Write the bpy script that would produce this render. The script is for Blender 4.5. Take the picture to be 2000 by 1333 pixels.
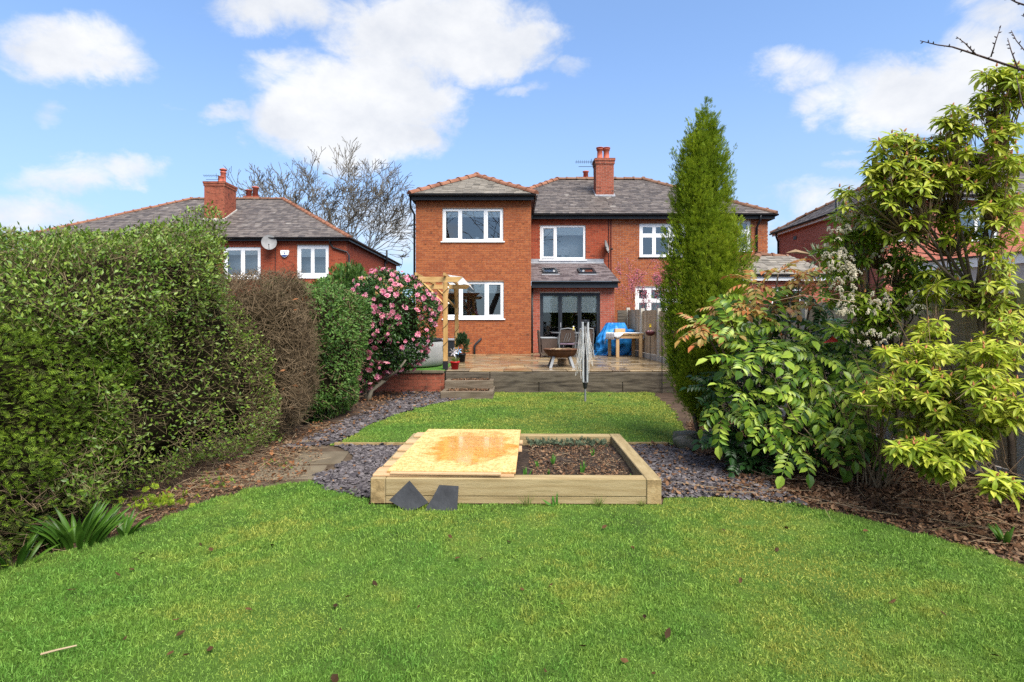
import bpy, math, random
import numpy as np
from mathutils import Vector, Matrix
R = math.radians
rng = np.random.default_rng(7)
random.seed(7)
for o in list(bpy.data.objects): bpy.data.objects.remove(o)
scene = bpy.context.scene
COL = scene.collection
# ------------------------------------------------------------------ camera
FPX, HOR, CZ = 1100.0, 632.0, 1.69           # focal length and horizon in photo pixels, eye height
cd = bpy.data.cameras.new('camera'); cam = bpy.data.objects.new('camera', cd); COL.objects.link(cam)
cam.location = (0, 0, CZ); cam.rotation_euler = (R(90), 0, 0)
cd.sensor_width = 36; cd.lens = FPX / 2000 * 36; cd.shift_y = -(666.5 - HOR) / 2000
cd.clip_start = 0.05; cd.clip_end = 3000
scene.camera = cam
# ------------------------------------------------------------------ light
SUN_EL, SUN_AZ = 52, 147                      # azimuth clockwise from +Y: behind the camera, to the right
sd = bpy.data.lights.new('sun', 'SUN'); sd.energy = 3.8; sd.angle = R(45); sd.color = (1, .94, .84)
so = bpy.data.objects.new('sun', sd); COL.objects.link(so)
_d = Vector((math.sin(R(SUN_AZ)) * math.cos(R(SUN_EL)), math.cos(R(SUN_AZ)) * math.cos(R(SUN_EL)), math.sin(R(SUN_EL))))
so.rotation_euler = (-_d).to_track_quat('-Z', 'Y').to_euler(); so.location = _d * 60
vs = scene.view_settings
vs.view_transform = 'Standard'; vs.look = 'None'; vs.exposure = 1.24; vs.gamma = 1; vs.use_curve_mapping = False
scene.display_settings.display_device = 'sRGB'
scene.cycles.max_bounces = 8; scene.cycles.transparent_max_bounces = 12; scene.cycles.use_denoising = False; scene.cycles.caustics_reflective = False; scene.cycles.caustics_refractive = False; scene.cycles.sample_clamp_indirect = 4
# ------------------------------------------------------------------ sky with clouds
def make_world():
    w = bpy.data.worlds.new('World'); scene.world = w; w.use_nodes = True
    nt = w.node_tree; N = nt.nodes; L = nt.links; N.clear()
    def nd(t, **k):
        n = N.new(t)
        for a, b in k.items(): setattr(n, a, b)
        return n
    def sock(n, i, v):
        if hasattr(v, 'is_output'): L.new(v, n.inputs[i])
        else: n.inputs[i].default_value = v
    def m(op, a, b=0.0, c=0.0, clamp=False):
        n = nd('ShaderNodeMath', operation=op, use_clamp=clamp)
        sock(n, 0, a); sock(n, 1, b); sock(n, 2, c); return n.outputs[0]
    def vm(op, a, b=(0, 0, 0), c=(0, 0, 0)):
        n = nd('ShaderNodeVectorMath', operation=op)
        sock(n, 0, a); sock(n, 1, b)
        if op == 'MULTIPLY_ADD': sock(n, 2, c)
        return n
    sky = nd('ShaderNodeTexSky', sky_type='NISHITA', sun_disc=False, sun_elevation=R(SUN_EL), sun_rotation=R(SUN_AZ))
    sky.air_density = 1.0; sky.dust_density = .6; sky.ozone_density = 1.6; sky.altitude = 50
    tc = nd('ShaderNodeTexCoord'); d = tc.outputs['Generated']
    sp = nd('ShaderNodeSeparateXYZ'); L.new(d, sp.inputs[0])
    x, y, z = sp.outputs
    ay = m('MAXIMUM', m('ABSOLUTE', y), .05)
    def noise(vec, sc, det, rough=.55, dist=0):
        n = nd('ShaderNodeTexNoise'); n.inputs['Scale'].default_value = sc; n.inputs['Detail'].default_value = det
        n.inputs['Roughness'].default_value = rough; n.inputs['Distortion'].default_value = dist
        L.new(vec, n.inputs['Vector']); return n
    st = vm('MULTIPLY', d, (1, 1, 1.5)).outputs[0]
    w1 = noise(st, 7, 8, .62)
    wv = vm('SUBTRACT', w1.outputs['Color'], (.5, .5, .5)).outputs[0]
    cmb = nd('ShaderNodeCombineXYZ'); L.new(m('DIVIDE', x, ay), cmb.inputs[0]); L.new(m('DIVIDE', z, ay), cmb.inputs[1])
    p = vm('MULTIPLY_ADD', wv, (.17, .13, 0), cmb.outputs[0]).outputs[0]
    blobs = [(120,100,150,62,1.0),(205,125,85,48,1.1),(30,75,70,30,.6),(555,12,150,60,1.0),(830,55,190,95,1.25),(960,90,135,62,1.15),
             (720,190,180,90,1.25),(650,240,160,72,1.25),(800,200,120,62,1.1),(560,150,95,42,.7),(445,222,75,26,.85),(720,275,120,50,1.15),
             (1570,145,85,45,.85),(1600,205,50,34,.7),(1790,190,175,70,1.2),(1920,130,120,85,1.15),(1960,40,110,60,.9),(1850,230,160,40,.9),
             (140,345,130,34,.65),(275,345,65,34,.9),(50,420,130,45,.9),(1120,138,45,22,.5),(1035,182,45,16,.5),(1640,385,130,34,.6),
             (750,450,120,60,.6),(95,232,45,24,.55),(1480,470,160,40,.4),(330,205,22,9,.4),(560,470,300,50,.5),(1660,320,40,14,.55),(1670,285,30,12,.55)]
    acc = None
    for cx, cy, rx, ry, amp in blobs:
        c = ((cx - 1000) / FPX, (HOR - cy) / FPX); r = (rx / FPX, ry / FPX)
        q = vm('MULTIPLY_ADD', p, (1 / r[0], 1 / r[1], 0), (-c[0] / r[0], -c[1] / r[1], 0)).outputs[0]
        l2 = vm('DOT_PRODUCT', q, q).outputs['Value']
        v = m('MULTIPLY_ADD', l2, -.55 * amp, amp)
        acc = v if acc is None else m('MAXIMUM', acc, v)
    far = nd('ShaderNodeMapRange', interpolation_type='SMOOTHSTEP'); L.new(vm('LENGTH', p).outputs['Value'], far.inputs[0]); far.inputs[1].default_value = 1.0; far.inputs[2].default_value = 1.5
    broad = noise(st, 2.6, 5, .55)                 # extra unseen cloud added outside the view for neutral fill light
    acc = m('MAXIMUM', acc, m('MULTIPLY_ADD', m('MULTIPLY', far.outputs[0], m('MULTIPLY_ADD', broad.outputs['Fac'], 4.5, -1.45)), 1.0, -.35))
    f1 = noise(st, 11, 13, .66, .5); f2 = noise(st, 2.2, 4, .5)
    dens = m('ADD', acc, m('MULTIPLY_ADD', f1.outputs['Fac'], 1.5, -.75))
    dens = m('ADD', dens, m('MULTIPLY_ADD', f2.outputs['Fac'], .8, -.4))
    mr = nd('ShaderNodeMapRange', interpolation_type='SMOOTHSTEP'); L.new(dens, mr.inputs[0])
    mr.inputs[1].default_value = .14; mr.inputs[2].default_value = .98
    # cloud tone: bright heads, slightly grey-blue bodies
    f3 = noise(st, 8, 9, .6)
    cr = nd('ShaderNodeMapRange'); L.new(f3.outputs['Fac'], cr.inputs[0]); cr.inputs[1].default_value = .3; cr.inputs[2].default_value = .68
    mixc = nd('ShaderNodeMix', data_type='RGBA'); L.new(cr.outputs[0], mixc.inputs[0])
    mixc.inputs[6].default_value = (3.05, 3.18, 3.45, 1); mixc.inputs[7].default_value = (4.1, 4.12, 4.15, 1)
    # sky tint: a touch lighter and more saturated, whitening towards the horizon
    hz = nd('ShaderNodeMapRange', interpolation_type='SMOOTHSTEP'); L.new(z, hz.inputs[0]); hz.inputs[1].default_value = -.02; hz.inputs[2].default_value = .5
    hz.inputs[3].default_value = 1.0; hz.inputs[4].default_value = 0
    tint = nd('ShaderNodeMix', data_type='RGBA', blend_type='MULTIPLY'); tint.inputs[0].default_value = 1
    L.new(sky.outputs[0], tint.inputs[6]); tint.inputs[7].default_value = (.62, .86, 1.12, 1)
    lift = nd('ShaderNodeMix', data_type='RGBA'); L.new(m('MULTIPLY_ADD', hz.outputs[0], .55, .24), lift.inputs[0])
    L.new(tint.outputs[2], lift.inputs[6]); lift.inputs[7].default_value = (2.2, 2.78, 3.5, 1)
    mx = nd('ShaderNodeMix', data_type='RGBA'); L.new(m('MULTIPLY', mr.outputs[0], .96), mx.inputs[0])
    L.new(lift.outputs[2], mx.inputs[6]); L.new(mixc.outputs[2], mx.inputs[7])
    bg = nd('ShaderNodeBackground'); bg.inputs[1].default_value = .108; L.new(mx.outputs[2], bg.inputs[0])
    out = nd('ShaderNodeOutputWorld'); L.new(bg.outputs[0], out.inputs[0])
make_world()

# ------------------------------------------------------------------ helpers
def wx(px, Y): return (px - 1000) / FPX * Y
def wz(py, Y): return CZ + (HOR - py) / FPX * Y
WLOC = {}
def attach(o, parent):
    if parent is not None:
        o.parent = parent
        o.matrix_parent_inverse = Matrix.Translation(-WLOC.get(parent.name, Vector((0, 0, 0))))
def tag(o, label=None, cat=None, group=None, kind=None):
    if label: o['label'] = label
    if cat: o['category'] = cat
    if group: o['group'] = group
    if kind: o['kind'] = kind
    return o
def thing(name, label, cat, loc=(0, 0, 0), group=None):
    o = bpy.data.objects.new(name, None); COL.objects.link(o); o.location = loc; o.empty_display_size = .2
    WLOC[o.name] = Vector(loc)
    return tag(o, label, cat, group)
def link_mesh(name, me, mat, parent=None, smooth=False):
    if mat is not None and not me.materials: me.materials.append(mat)
    o = bpy.data.objects.new(name, me); COL.objects.link(o); attach(o, parent)
    if smooth: me.polygons.foreach_set('use_smooth', [True] * len(me.polygons))
    return o
def mesh_np(name, V, F):
    V = np.asarray(V, np.float32); F = np.asarray(F, np.int32); k = F.shape[1]
    me = bpy.data.meshes.new(name)
    me.vertices.add(len(V)); me.vertices.foreach_set('co', V.ravel())
    me.loops.add(F.size); me.loops.foreach_set('vertex_index', F.ravel())
    me.polygons.add(len(F)); me.polygons.foreach_set('loop_start', np.arange(0, F.size, k, dtype=np.int32))
    me.polygons.foreach_set('use_smooth', np.zeros(len(F), bool)); me.update(calc_edges=True); return me
def nrm(a): return a / np.maximum(np.linalg.norm(a, axis=-1, keepdims=True), 1e-9)
def frames(d, up):
    y = nrm(np.asarray(d, float)); x = np.cross(y, up); bad = np.linalg.norm(x, axis=-1) < 1e-4
    if bad.any(): x[bad] = np.cross(y[bad], np.array([.3, .9, .2]))
    x = nrm(x); z = np.cross(x, y)
    return np.stack([x, y, z], axis=2)
def inst(tv, tf, Rm, T, S):
    tv = np.asarray(tv, float); tf = np.asarray(tf, int); n = len(T)
    S = np.asarray(S, float)
    if S.ndim == 1: S = S[:, None]
    V = np.einsum('nij,nvj->nvi', Rm, tv[None] * S[:, None, :]) + np.asarray(T)[:, None, :]
    F = tf[None] + (np.arange(n) * len(tv))[:, None, None]
    return V.reshape(-1, 3), F.reshape(-1, tf.shape[1])
def cat_vf(parts):
    Vs, Fs, off = [], [], 0
    for V, F in parts: Vs.append(np.asarray(V)); Fs.append(np.asarray(F) + off); off += len(V)
    return np.concatenate(Vs), np.concatenate(Fs)
def snoise(P, sc, seed=0, n=10):
    g = np.random.default_rng(seed + 100); k = nrm(g.normal(size=(n, 3))) * g.uniform(.6, 1.7, (n, 1)) * sc
    return np.sin(P @ k.T + g.uniform(0, 6.28, n)).sum(1) / math.sqrt(n / 2)
def in_poly(px, py, poly):
    ins = np.zeros(len(px), bool); n = len(poly)
    for i in range(n):
        x1, y1 = poly[i]; x2, y2 = poly[(i + 1) % n]
        c = ((y1 > py) != (y2 > py)) & (px < (x2 - x1) * (py - y1) / (y2 - y1 + 1e-12) + x1)
        ins ^= c
    return ins
def segs(P0, P1, r0, r1, n=3):
    """many tapered prisms as one array"""
    P0 = np.asarray(P0, float); P1 = np.asarray(P1, float); m_ = len(P0)
    Fm = frames(P1 - P0, np.tile([.21, .13, .97], (m_, 1))); a = np.arange(n) / n * 2 * math.pi
    ring = Fm[:, :, 0][:, None, :] * np.cos(a)[None, :, None] + Fm[:, :, 2][:, None, :] * np.sin(a)[None, :, None]
    r0 = np.broadcast_to(np.asarray(r0, float), (m_,))[:, None, None]; r1 = np.broadcast_to(np.asarray(r1, float), (m_,))[:, None, None]
    V = np.concatenate([P0[:, None] + ring * r0, P1[:, None] + ring * r1], 1).reshape(-1, 3)
    i = np.arange(n); j = (i + 1) % n
    f = np.stack([i, j, j + n, i + n], 1)
    F = f[None] + (np.arange(m_) * 2 * n)[:, None, None]
    return V, F.reshape(-1, 4)
class Fr:
    """a wall-like frame: u along, v up, d outward"""
    def __init__(s, o, u, n, v=(0, 0, 1)):
        s.o = np.array(o, float); s.u = np.array(u, float); s.n = np.array(n, float); s.v = np.array(v, float)
    def p(s, u, v, d=0): return s.o + s.u * u + s.v * v + s.n * d
W0 = Fr((0, 0, 0), (1, 0, 0), (0, -1, 0))
def facing(Y): return Fr((0, Y, 0), (1, 0, 0), (0, -1, 0))
class MB:
    def __init__(s): s.V = []; s.F = []
    def add(s, vs, fs):
        b = len(s.V); s.V.extend([tuple(map(float, v)) for v in vs]); s.F.extend([tuple(b + i for i in f) for f in fs]); return s
    def box(s, x0, x1, y0, y1, z0, z1, fn=None):
        vs = [(x, y, z) for z in (z0, z1) for y in (y0, y1) for x in (x0, x1)]
        if fn: vs = [fn(v) for v in vs]
        return s.add(vs, [(0, 2, 3, 1), (4, 5, 7, 6), (0, 1, 5, 4), (2, 6, 7, 3), (0, 4, 6, 2), (1, 3, 7, 5)])
    def fbox(s, F, u0, u1, v0, v1, d0, d1):
        vs = [F.p(u, v, d) for d in (d0, d1) for v in (v0, v1) for u in (u0, u1)]
        return s.add(vs, [(0, 2, 3, 1), (4, 5, 7, 6), (0, 1, 5, 4), (2, 6, 7, 3), (0, 4, 6, 2), (1, 3, 7, 5)])
    def cbox(s, x0, x1, y0, y1, z0, z1, b=.006, fn=None):
        """box with chamfered edges"""
        vs = []
        for sx, xa, xb in ((0, x0, x0 + b), (1, x1, x1 - b)):
            for sy, ya, yb in ((0, y0, y0 + b), (1, y1, y1 - b)):
                for sz, za, zb in ((0, z0, z0 + b), (1, z1, z1 - b)):
                    vs += [(xa, yb, zb), (xb, ya, zb), (xb, yb, za)]
        if fn: vs = [fn(v) for v in vs]
        def c(x, y, z, k): return (x * 4 + y * 2 + z) * 3 + k
        fs = []
        for x in (0, 1): fs.append([c(x, 0, 0, 0), c(x, 1, 0, 0), c(x, 1, 1, 0), c(x, 0, 1, 0)][::(1 if x else -1)])
        for y in (0, 1): fs.append([c(0, y, 0, 1), c(0, y, 1, 1), c(1, y, 1, 1), c(1, y, 0, 1)][::(1 if y else -1)])
        for z in (0, 1): fs.append([c(0, 0, z, 2), c(1, 0, z, 2), c(1, 1, z, 2), c(0, 1, z, 2)][::(1 if z else -1)])
        for a in (0, 1):
            for d in (0, 1):
                fs.append([c(0, a, d, 1), c(1, a, d, 1), c(1, a, d, 2), c(0, a, d, 2)][::(1 if a == d else -1)])
                fs.append([c(a, 0, d, 0), c(a, 1, d, 0), c(a, 1, d, 2), c(a, 0, d, 2)][::(-1 if a == d else 1)])
                fs.append([c(a, d, 0, 0), c(a, d, 1, 0), c(a, d, 1, 1), c(a, d, 0, 1)][::(1 if a == d else -1)])
        for x in (0, 1):
            for y in (0, 1):
                for z in (0, 1):
                    fs.append([c(x, y, z, 0), c(x, y, z, 1), c(x, y, z, 2)][::(1 if (x + y + z) % 2 else -1)])
        return s.add(vs, fs)
    def quad(s, a, b, c, d): return s.add([a, b, c, d], [(0, 1, 2, 3)])
    def tube(s, pts, r, n=8, cap=True):
        pts = [Vector(p) for p in pts]; m_ = len(pts)
        rs = r if hasattr(r, '__len__') else [r] * m_
        vs = []; up = Vector((0, 0, 1)); X = None
        for i, p in enumerate(pts):
            t = (pts[min(i + 1, m_ - 1)] - pts[max(i - 1, 0)]).normalized()
            if X is None:
                X = t.cross(up)
                if X.length < 1e-3: X = t.cross(Vector((0, 1, 0)))
            X = (X - t * X.dot(t)).normalized(); Z = X.cross(t)
            for k in range(n):
                a = 2 * math.pi * k / n; vs.append(p + X * math.cos(a) * rs[i] + Z * math.sin(a) * rs[i])
        fs = [(i * n + k, i * n + (k + 1) % n, (i + 1) * n + (k + 1) % n, (i + 1) * n + k) for i in range(m_ - 1) for k in range(n)]
        if cap: fs += [tuple(range(n))[::-1], tuple(range((m_ - 1) * n, m_ * n))]
        return s.add(vs, fs)
    def lathe(s, prof, c, n=24, fn=None):
        vs = []
        for r, z in prof:
            for k in range(n):
                a = 2 * math.pi * k / n; q = (c[0] + r * math.cos(a), c[1] + r * math.sin(a), c[2] + z)
                vs.append(fn(q) if fn else q)
        m_ = len(prof); fs = [(i * n + k, i * n + (k + 1) % n, (i + 1) * n + (k + 1) % n, (i + 1) * n + k) for i in range(m_ - 1) for k in range(n)]
        if prof[0][0] > 1e-4: fs.append(tuple(range(n))[::-1])
        if prof[-1][0] > 1e-4: fs.append(tuple(range((m_ - 1) * n, m_ * n)))
        return s.add(vs, fs)
    def mesh(s, name):
        me = bpy.data.meshes.new(name); me.from_pydata(s.V, [], s.F); me.validate(); me.update(); return me
    def build(s, name, mat, parent=None, smooth=False): return link_mesh(name, s.mesh(name), mat, parent, smooth)
def np_obj(name, V, F, mat, parent=None, stuff=False, smooth=False):
    o = link_mesh(name, mesh_np(name, V, F), mat, parent, smooth)
    if stuff: o['kind'] = 'stuff'
    return o
def put(name, me, parent, M):
    """an object sharing mesh data, placed by a world matrix"""
    o = bpy.data.objects.new(name, me); COL.objects.link(o); attach(o, parent); o.matrix_basis = M; return o
def mat4(Rm, T, s):
    M = Matrix.Identity(4)
    s = (s, s, s) if np.isscalar(s) else s
    for i in range(3):
        for j in range(3): M[i][j] = float(Rm[i][j] * s[j])
        M[i][3] = float(T[i])
    return M
def spread(name, rest, templates, which, Rm, T, S, mat, parent, limit=300):
    """the copies nearest the camera as parts of their own, whatever is left joined as one part"""
    T = np.asarray(T); order = np.argsort(np.linalg.norm(T - np.array([0, 0, CZ]), axis=1))
    mes = [mesh_np(name, *t) for t in templates]
    for me in mes: me.materials.append(mat)
    for i in order[:limit]: put(name, mes[which[i]], parent, mat4(Rm[i], T[i], S[i]))
    far = order[limit:]
    if len(far):
        parts = []
        for k, t in enumerate(templates):
            ii = far[which[far] == k]
            if len(ii): parts.append(inst(t[0], t[1], Rm[ii], T[ii], np.asarray(S)[ii]))
        V, F = cat_vf(parts); np_obj(rest, V, F, mat, parent, stuff=True)

# ------------------------------------------------------------------ materials
def pmat(name, cols, scale=4.0, rnd=0.0, rough=.7, bump=0.0, bscale=60.0, stretch=(1, 1, 1), metal=0.0, spec=.22, transl=0.0,
         detail=6, rough2=None, rscale=3.0, coat=0.0, contrast=1.0, sat=None):
    mt = bpy.data.materials.new(name); mt.use_nodes = True; nt = mt.node_tree; N = nt.nodes; L = nt.links
    b = N['Principled BSDF']; b.inputs['Roughness'].default_value = rough; b.inputs['Metallic'].default_value = metal
    b.inputs['Specular IOR Level'].default_value = spec; b.inputs['Coat Weight'].default_value = coat
    geo = N.new('ShaderNodeNewGeometry')
    mp = N.new('ShaderNodeMapping'); L.new(geo.outputs['Position'], mp.inputs[0]); mp.inputs['Scale'].default_value = stretch
    nz = N.new('ShaderNodeTexNoise'); nz.inputs['Scale'].default_value = scale; nz.inputs['Detail'].default_value = detail; L.new(mp.outputs[0], nz.inputs['Vector'])
    st = N.new('ShaderNodeMapRange'); L.new(nz.outputs['Fac'], st.inputs[0]); st.inputs[1].default_value = .5 - .22 / contrast; st.inputs[2].default_value = .5 + .22 / contrast
    fac = st.outputs[0]
    if rnd > 0:
        oi = N.new('ShaderNodeObjectInfo'); ad = N.new('ShaderNodeMath'); ad.operation = 'ADD'
        L.new(oi.outputs['Random'], ad.inputs[0]); L.new(geo.outputs['Random Per Island'], ad.inputs[1])
        fr = N.new('ShaderNodeMath'); fr.operation = 'FRACT'; L.new(ad.outputs[0], fr.inputs[0])
        mx = N.new('ShaderNodeMix'); mx.inputs[0].default_value = rnd; L.new(fac, mx.inputs[2]); L.new(fr.outputs[0], mx.inputs[3]); fac = mx.outputs[0]
    cr = N.new('ShaderNodeValToRGB'); L.new(fac, cr.inputs[0]); e = cr.color_ramp.elements
    n = len(cols)
    while len(e) < n: e.new(.5)
    for i, c in enumerate(cols):
        e[i].position = (i / (n - 1) if n > 1 else 0) if len(c) < 4 else c[3]; e[i].color = (c[0], c[1], c[2], 1)
    L.new(cr.outputs[0], b.inputs['Base Color'])
    if bump:
        n2 = N.new('ShaderNodeTexNoise'); n2.inputs['Scale'].default_value = bscale; n2.inputs['Detail'].default_value = 4; L.new(mp.outputs[0], n2.inputs['Vector'])
        bp = N.new('ShaderNodeBump'); bp.inputs['Strength'].default_value = bump; bp.inputs['Distance'].default_value = .01
        L.new(n2.outputs['Fac'], bp.inputs['Height']); L.new(bp.outputs[0], b.inputs['Normal'])
    if rough2 is not None:
        n3 = N.new('ShaderNodeTexNoise'); n3.inputs['Scale'].default_value = rscale; L.new(geo.outputs['Position'], n3.inputs['Vector'])
        r3 = N.new('ShaderNodeMapRange'); L.new(n3.outputs['Fac'], r3.inputs[0]); r3.inputs[1].default_value = .38; r3.inputs[2].default_value = .62
        r3.inputs[3].default_value = rough; r3.inputs[4].default_value = rough2; L.new(r3.outputs[0], b.inputs['Roughness'])
    if transl:
        tr = N.new('ShaderNodeBsdfTranslucent'); L.new(cr.outputs[0], tr.inputs[0]); ms = N.new('ShaderNodeMixShader'); ms.inputs[0].default_value = transl
        L.new(b.outputs[0], ms.inputs[1]); L.new(tr.outputs[0], ms.inputs[2]); L.new(ms.outputs[0], N['Material Output'].inputs[0])
    return mt
def glassmat(name, tint=(.9, .95, .95), k=1.5, base=.15):
    mt = bpy.data.materials.new(name); mt.use_nodes = True; nt = mt.node_tree; N = nt.nodes; L = nt.links; N.remove(N['Principled BSDF'])
    t = N.new('ShaderNodeBsdfTransparent'); t.inputs[0].default_value = (*tint, 1)
    g = N.new('ShaderNodeBsdfGlossy'); g.inputs['Roughness'].default_value = .01
    fr = N.new('ShaderNodeFresnel'); fr.inputs[0].default_value = 1.5
    ma = N.new('ShaderNodeMath'); ma.operation = 'MULTIPLY_ADD'; ma.use_clamp = True; L.new(fr.outputs[0], ma.inputs[0]); ma.inputs[1].default_value = k; ma.inputs[2].default_value = base
    ms = N.new('ShaderNodeMixShader'); L.new(ma.outputs[0], ms.inputs[0]); L.new(t.outputs[0], ms.inputs[1]); L.new(g.outputs[0], ms.inputs[2])
    L.new(ms.outputs[0], N['Material Output'].inputs[0]); return mt
M = {}
BR = [(.065, .026, .018), (.26, .075, .026), (.335, .105, .037), (.22, .060, .024), (.30, .088, .031), (.15, .044, .022)]
M['brick'] = pmat('brick_face', BR, 9, .55, .85, .5, 120)
M['brick_b'] = pmat('brick_face_red', [(.12, .028, .018), (.25, .048, .022), (.30, .062, .028), (.20, .039, .021)], 9, .55, .85, .5, 120)
M['brick_p'] = pmat('brick_face_pink', [(.17, .045, .027), (.29, .072, .042), (.34, .09, .056), (.23, .055, .034)], 9, .55, .85, .5, 120)
M['brick_r'] = pmat('brick_face_rose', [(.30, .095, .062), (.42, .135, .09), (.48, .17, .12), (.34, .105, .07)], 9, .55, .85, .5, 120)
M['brick_old'] = pmat('brick_weathered', [(.06, .03, .024), (.22, .062, .036), (.31, .09, .052), (.18, .05, .034)], 6, .45, .9, .6, 90)
M['mortar'] = pmat('mortar', [(.27, .145, .085), (.36, .22, .14)], 12, 0, .95, .4, 150)
M['mortar_l'] = pmat('mortar_pale', [(.36, .27, .21), (.45, .36, .30)], 12, 0, .95, .4, 150)
M['slate'] = pmat('roof_slate', [(.03, .025, .024), (.085, .07, .063), (.14, .118, .104), (.055, .046, .043), (.115, .094, .084), (.25, .23, .205)], 2.2, .62, .6, .35, 60, spec=.4)
M['slate_w'] = pmat('roof_slate_worn', [(.08, .072, .06), (.17, .152, .128), (.24, .215, .18), (.12, .108, .095)], 2.5, .65, .7, .35, 60)
M['slate_p'] = pmat('roof_slate_purple', [(.04, .031, .033), (.10, .078, .08), (.17, .14, .14), (.07, .055, .057)], 3, .7, .6, .3, 60)
M['felt'] = pmat('roof_under', [(.03, .03, .03), (.05, .045, .045)], 5, 0, .9)
M['terra'] = pmat('terracotta_tile', [(.11, .048, .03), (.19, .080, .048), (.25, .115, .07), (.09, .045, .03)], 5, .5, .85, .4, 80)
M['terra_d'] = pmat('terracotta_tile_weathered', [(.07, .045, .03), (.15, .072, .044), (.20, .11, .072), (.09, .058, .04)], 5, .5, .9, .5, 80)
M['pot'] = pmat('chimney_clay', [(.30, .07, .045), (.42, .11, .07), (.36, .10, .06)], 8, 0, .8, .3, 60)
M['lead'] = pmat('lead_flashing', [(.22, .23, .25), (.38, .39, .42)], 5, 0, .5, .2, 30, metal=.3)
M['cement'] = pmat('cement', [(.30, .28, .25), (.45, .43, .39)], 8, 0, .95, .4, 80)
M['upvc'] = pmat('white_frame', [(.72, .73, .74), (.78, .79, .80)], 2, 0, .35, spec=.4)
M['black'] = pmat('black_plastic', [(.012, .013, .015), (.022, .023, .026)], 3, 0, .4)
M['anthra'] = pmat('anthracite_aluminium', [(.018, .021, .027), (.026, .03, .036)], 3, 0, .4)
M['glass'] = glassmat('window_glass'); M['glass_d'] = glassmat('door_glass', (.88, .92, .90), 1.3, .05)
M['room'] = pmat('room_wall', [(.58, .57, .55), (.66, .65, .63)], 1.5, 0, .9)
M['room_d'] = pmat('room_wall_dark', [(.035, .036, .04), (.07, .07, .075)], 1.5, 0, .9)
M['blind'] = pmat('blind_fabric', [(.80, .82, .78), (.86, .87, .84)], 3, 0, .9, .2, 8, stretch=(.2, 1, 12))
M['white'] = pmat('white_paint', [(.74, .74, .73), (.80, .80, .79)], 4, 0, .5)
# ------------------------------------------------------------------ architecture helpers
BW, BH, BG = .215, .065, .010
BRICK_T = (np.array([(0, 0, 0), (1, 0, 0), (1, 0, 1), (0, 0, 1), (0, 1, 0), (1, 1, 0), (1, 1, 1), (0, 1, 1)], float),
           np.array([(4, 5, 6, 7), (0, 4, 7, 3), (1, 2, 6, 5), (3, 7, 6, 2), (0, 1, 5, 4)]))   # local: u, d, v
def cells(u0, u1, v0, v1, holes):
    us = sorted({u0, u1, *[h[0] for h in holes], *[h[1] for h in holes]}); vs = sorted({v0, v1, *[h[2] for h in holes], *[h[3] for h in holes]})
    us = [u for u in us if u0 - 1e-6 <= u <= u1 + 1e-6]; vs = [v for v in vs if v0 - 1e-6 <= v <= v1 + 1e-6]
    for a, b in zip(us, us[1:]):
        for c, d in zip(vs, vs[1:]):
            mu, mv = (a + b) / 2, (c + d) / 2
            if not any(h[0] < mu < h[1] and h[2] < mv < h[3] for h in holes): yield a, b, c, d
def brick_wall(house, F, u0, u1, v0, v1, holes=(), mats=('brick', 'mortar'), indiv=0, region=None, name='wall', reveal=.12, parent=None, bw=BW, bh=BH):
    """mortar sheet with reveals, every brick proud of it; `indiv` of them are objects of their own"""
    holes = list(holes); mb = MB()
    for a, b, c, d in cells(u0, u1, v0, v1, holes): mb.quad(F.p(a, c), F.p(b, c), F.p(b, d), F.p(a, d))
    for h in holes:
        q = [(h[0], h[2]), (h[1], h[2]), (h[1], h[3]), (h[0], h[3])]
        for i in range(4):
            A, B = q[i], q[(i + 1) % 4]; mb.quad(F.p(*A, 0), F.p(*B, 0), F.p(*B, -reveal), F.p(*A, -reveal))
    wall = mb.build(name, M[mats[1]], parent or house)
    L = []; r = int(math.ceil((v1 - v0) / (bh + BG)))
    for i in range(r):
        z0 = v0 + i * (bh + BG) + BG / 2; z1 = min(z0 + bh, v1 - .002)
        if z1 - z0 < .02: continue
        zm = (z0 + z1) / 2; iv = [(u0, u1)]
        for h in holes:
            if h[2] - .02 < zm < h[3] + .02:
                nv = []
                for a, b in iv:
                    if h[0] > a + .01: nv.append((a, min(b, h[0])))
                    if h[1] < b - .01: nv.append((max(a, h[1]), b))
                    if h[1] <= a or h[0] >= b: nv = nv + [(a, b)] if (a, b) not in nv else nv
                iv = [t for t in nv if t[1] > t[0] + .01]
        off = (i % 2) * (bw + BG) / 2
        for a, b in iv:
            k = math.floor((a - u0 - off) / (bw + BG))
            while True:
                s = u0 + off + k * (bw + BG) + BG / 2; e = s + bw; k += 1
                if s > b: break
                s2, e2 = max(s, a + .004), min(e, b - .004)
                if e2 - s2 > .03: L.append((s2, e2, z0, z1))
    A = np.array(L); n = len(A)
    dep = rng.uniform(.004, .008, n)
    Rm = np.tile(np.stack([F.u, F.n, F.v], 1), (n, 1, 1))
    T = F.o + A[:, :1] * F.u + A[:, 2:3] * F.v - .003 * F.n
    S = np.stack([A[:, 1] - A[:, 0], dep + .003, A[:, 3] - A[:, 2]], 1)
    pick = np.zeros(n, bool)
    if indiv:
        ok = np.ones(n, bool)
        if region is not None: ok = (A[:, 0] > region[0]) & (A[:, 1] < region[1]) & (A[:, 2] > region[2]) & (A[:, 3] < region[3])
        idx = np.where(ok)[0][:indiv]; pick[idx] = True
        me = mesh_np('brick', *BRICK_T); me.materials.append(M[mats[0]])
        for i in idx: put('brick', me, wall, mat4(Rm[i], T[i], S[i]))
    if (~pick).any():
        V, Fc = inst(*BRICK_T, Rm[~pick], T[~pick], S[~pick]); np_obj('brickwork', V, Fc, M[mats[0]], wall, stuff=True)
    return wall
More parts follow.
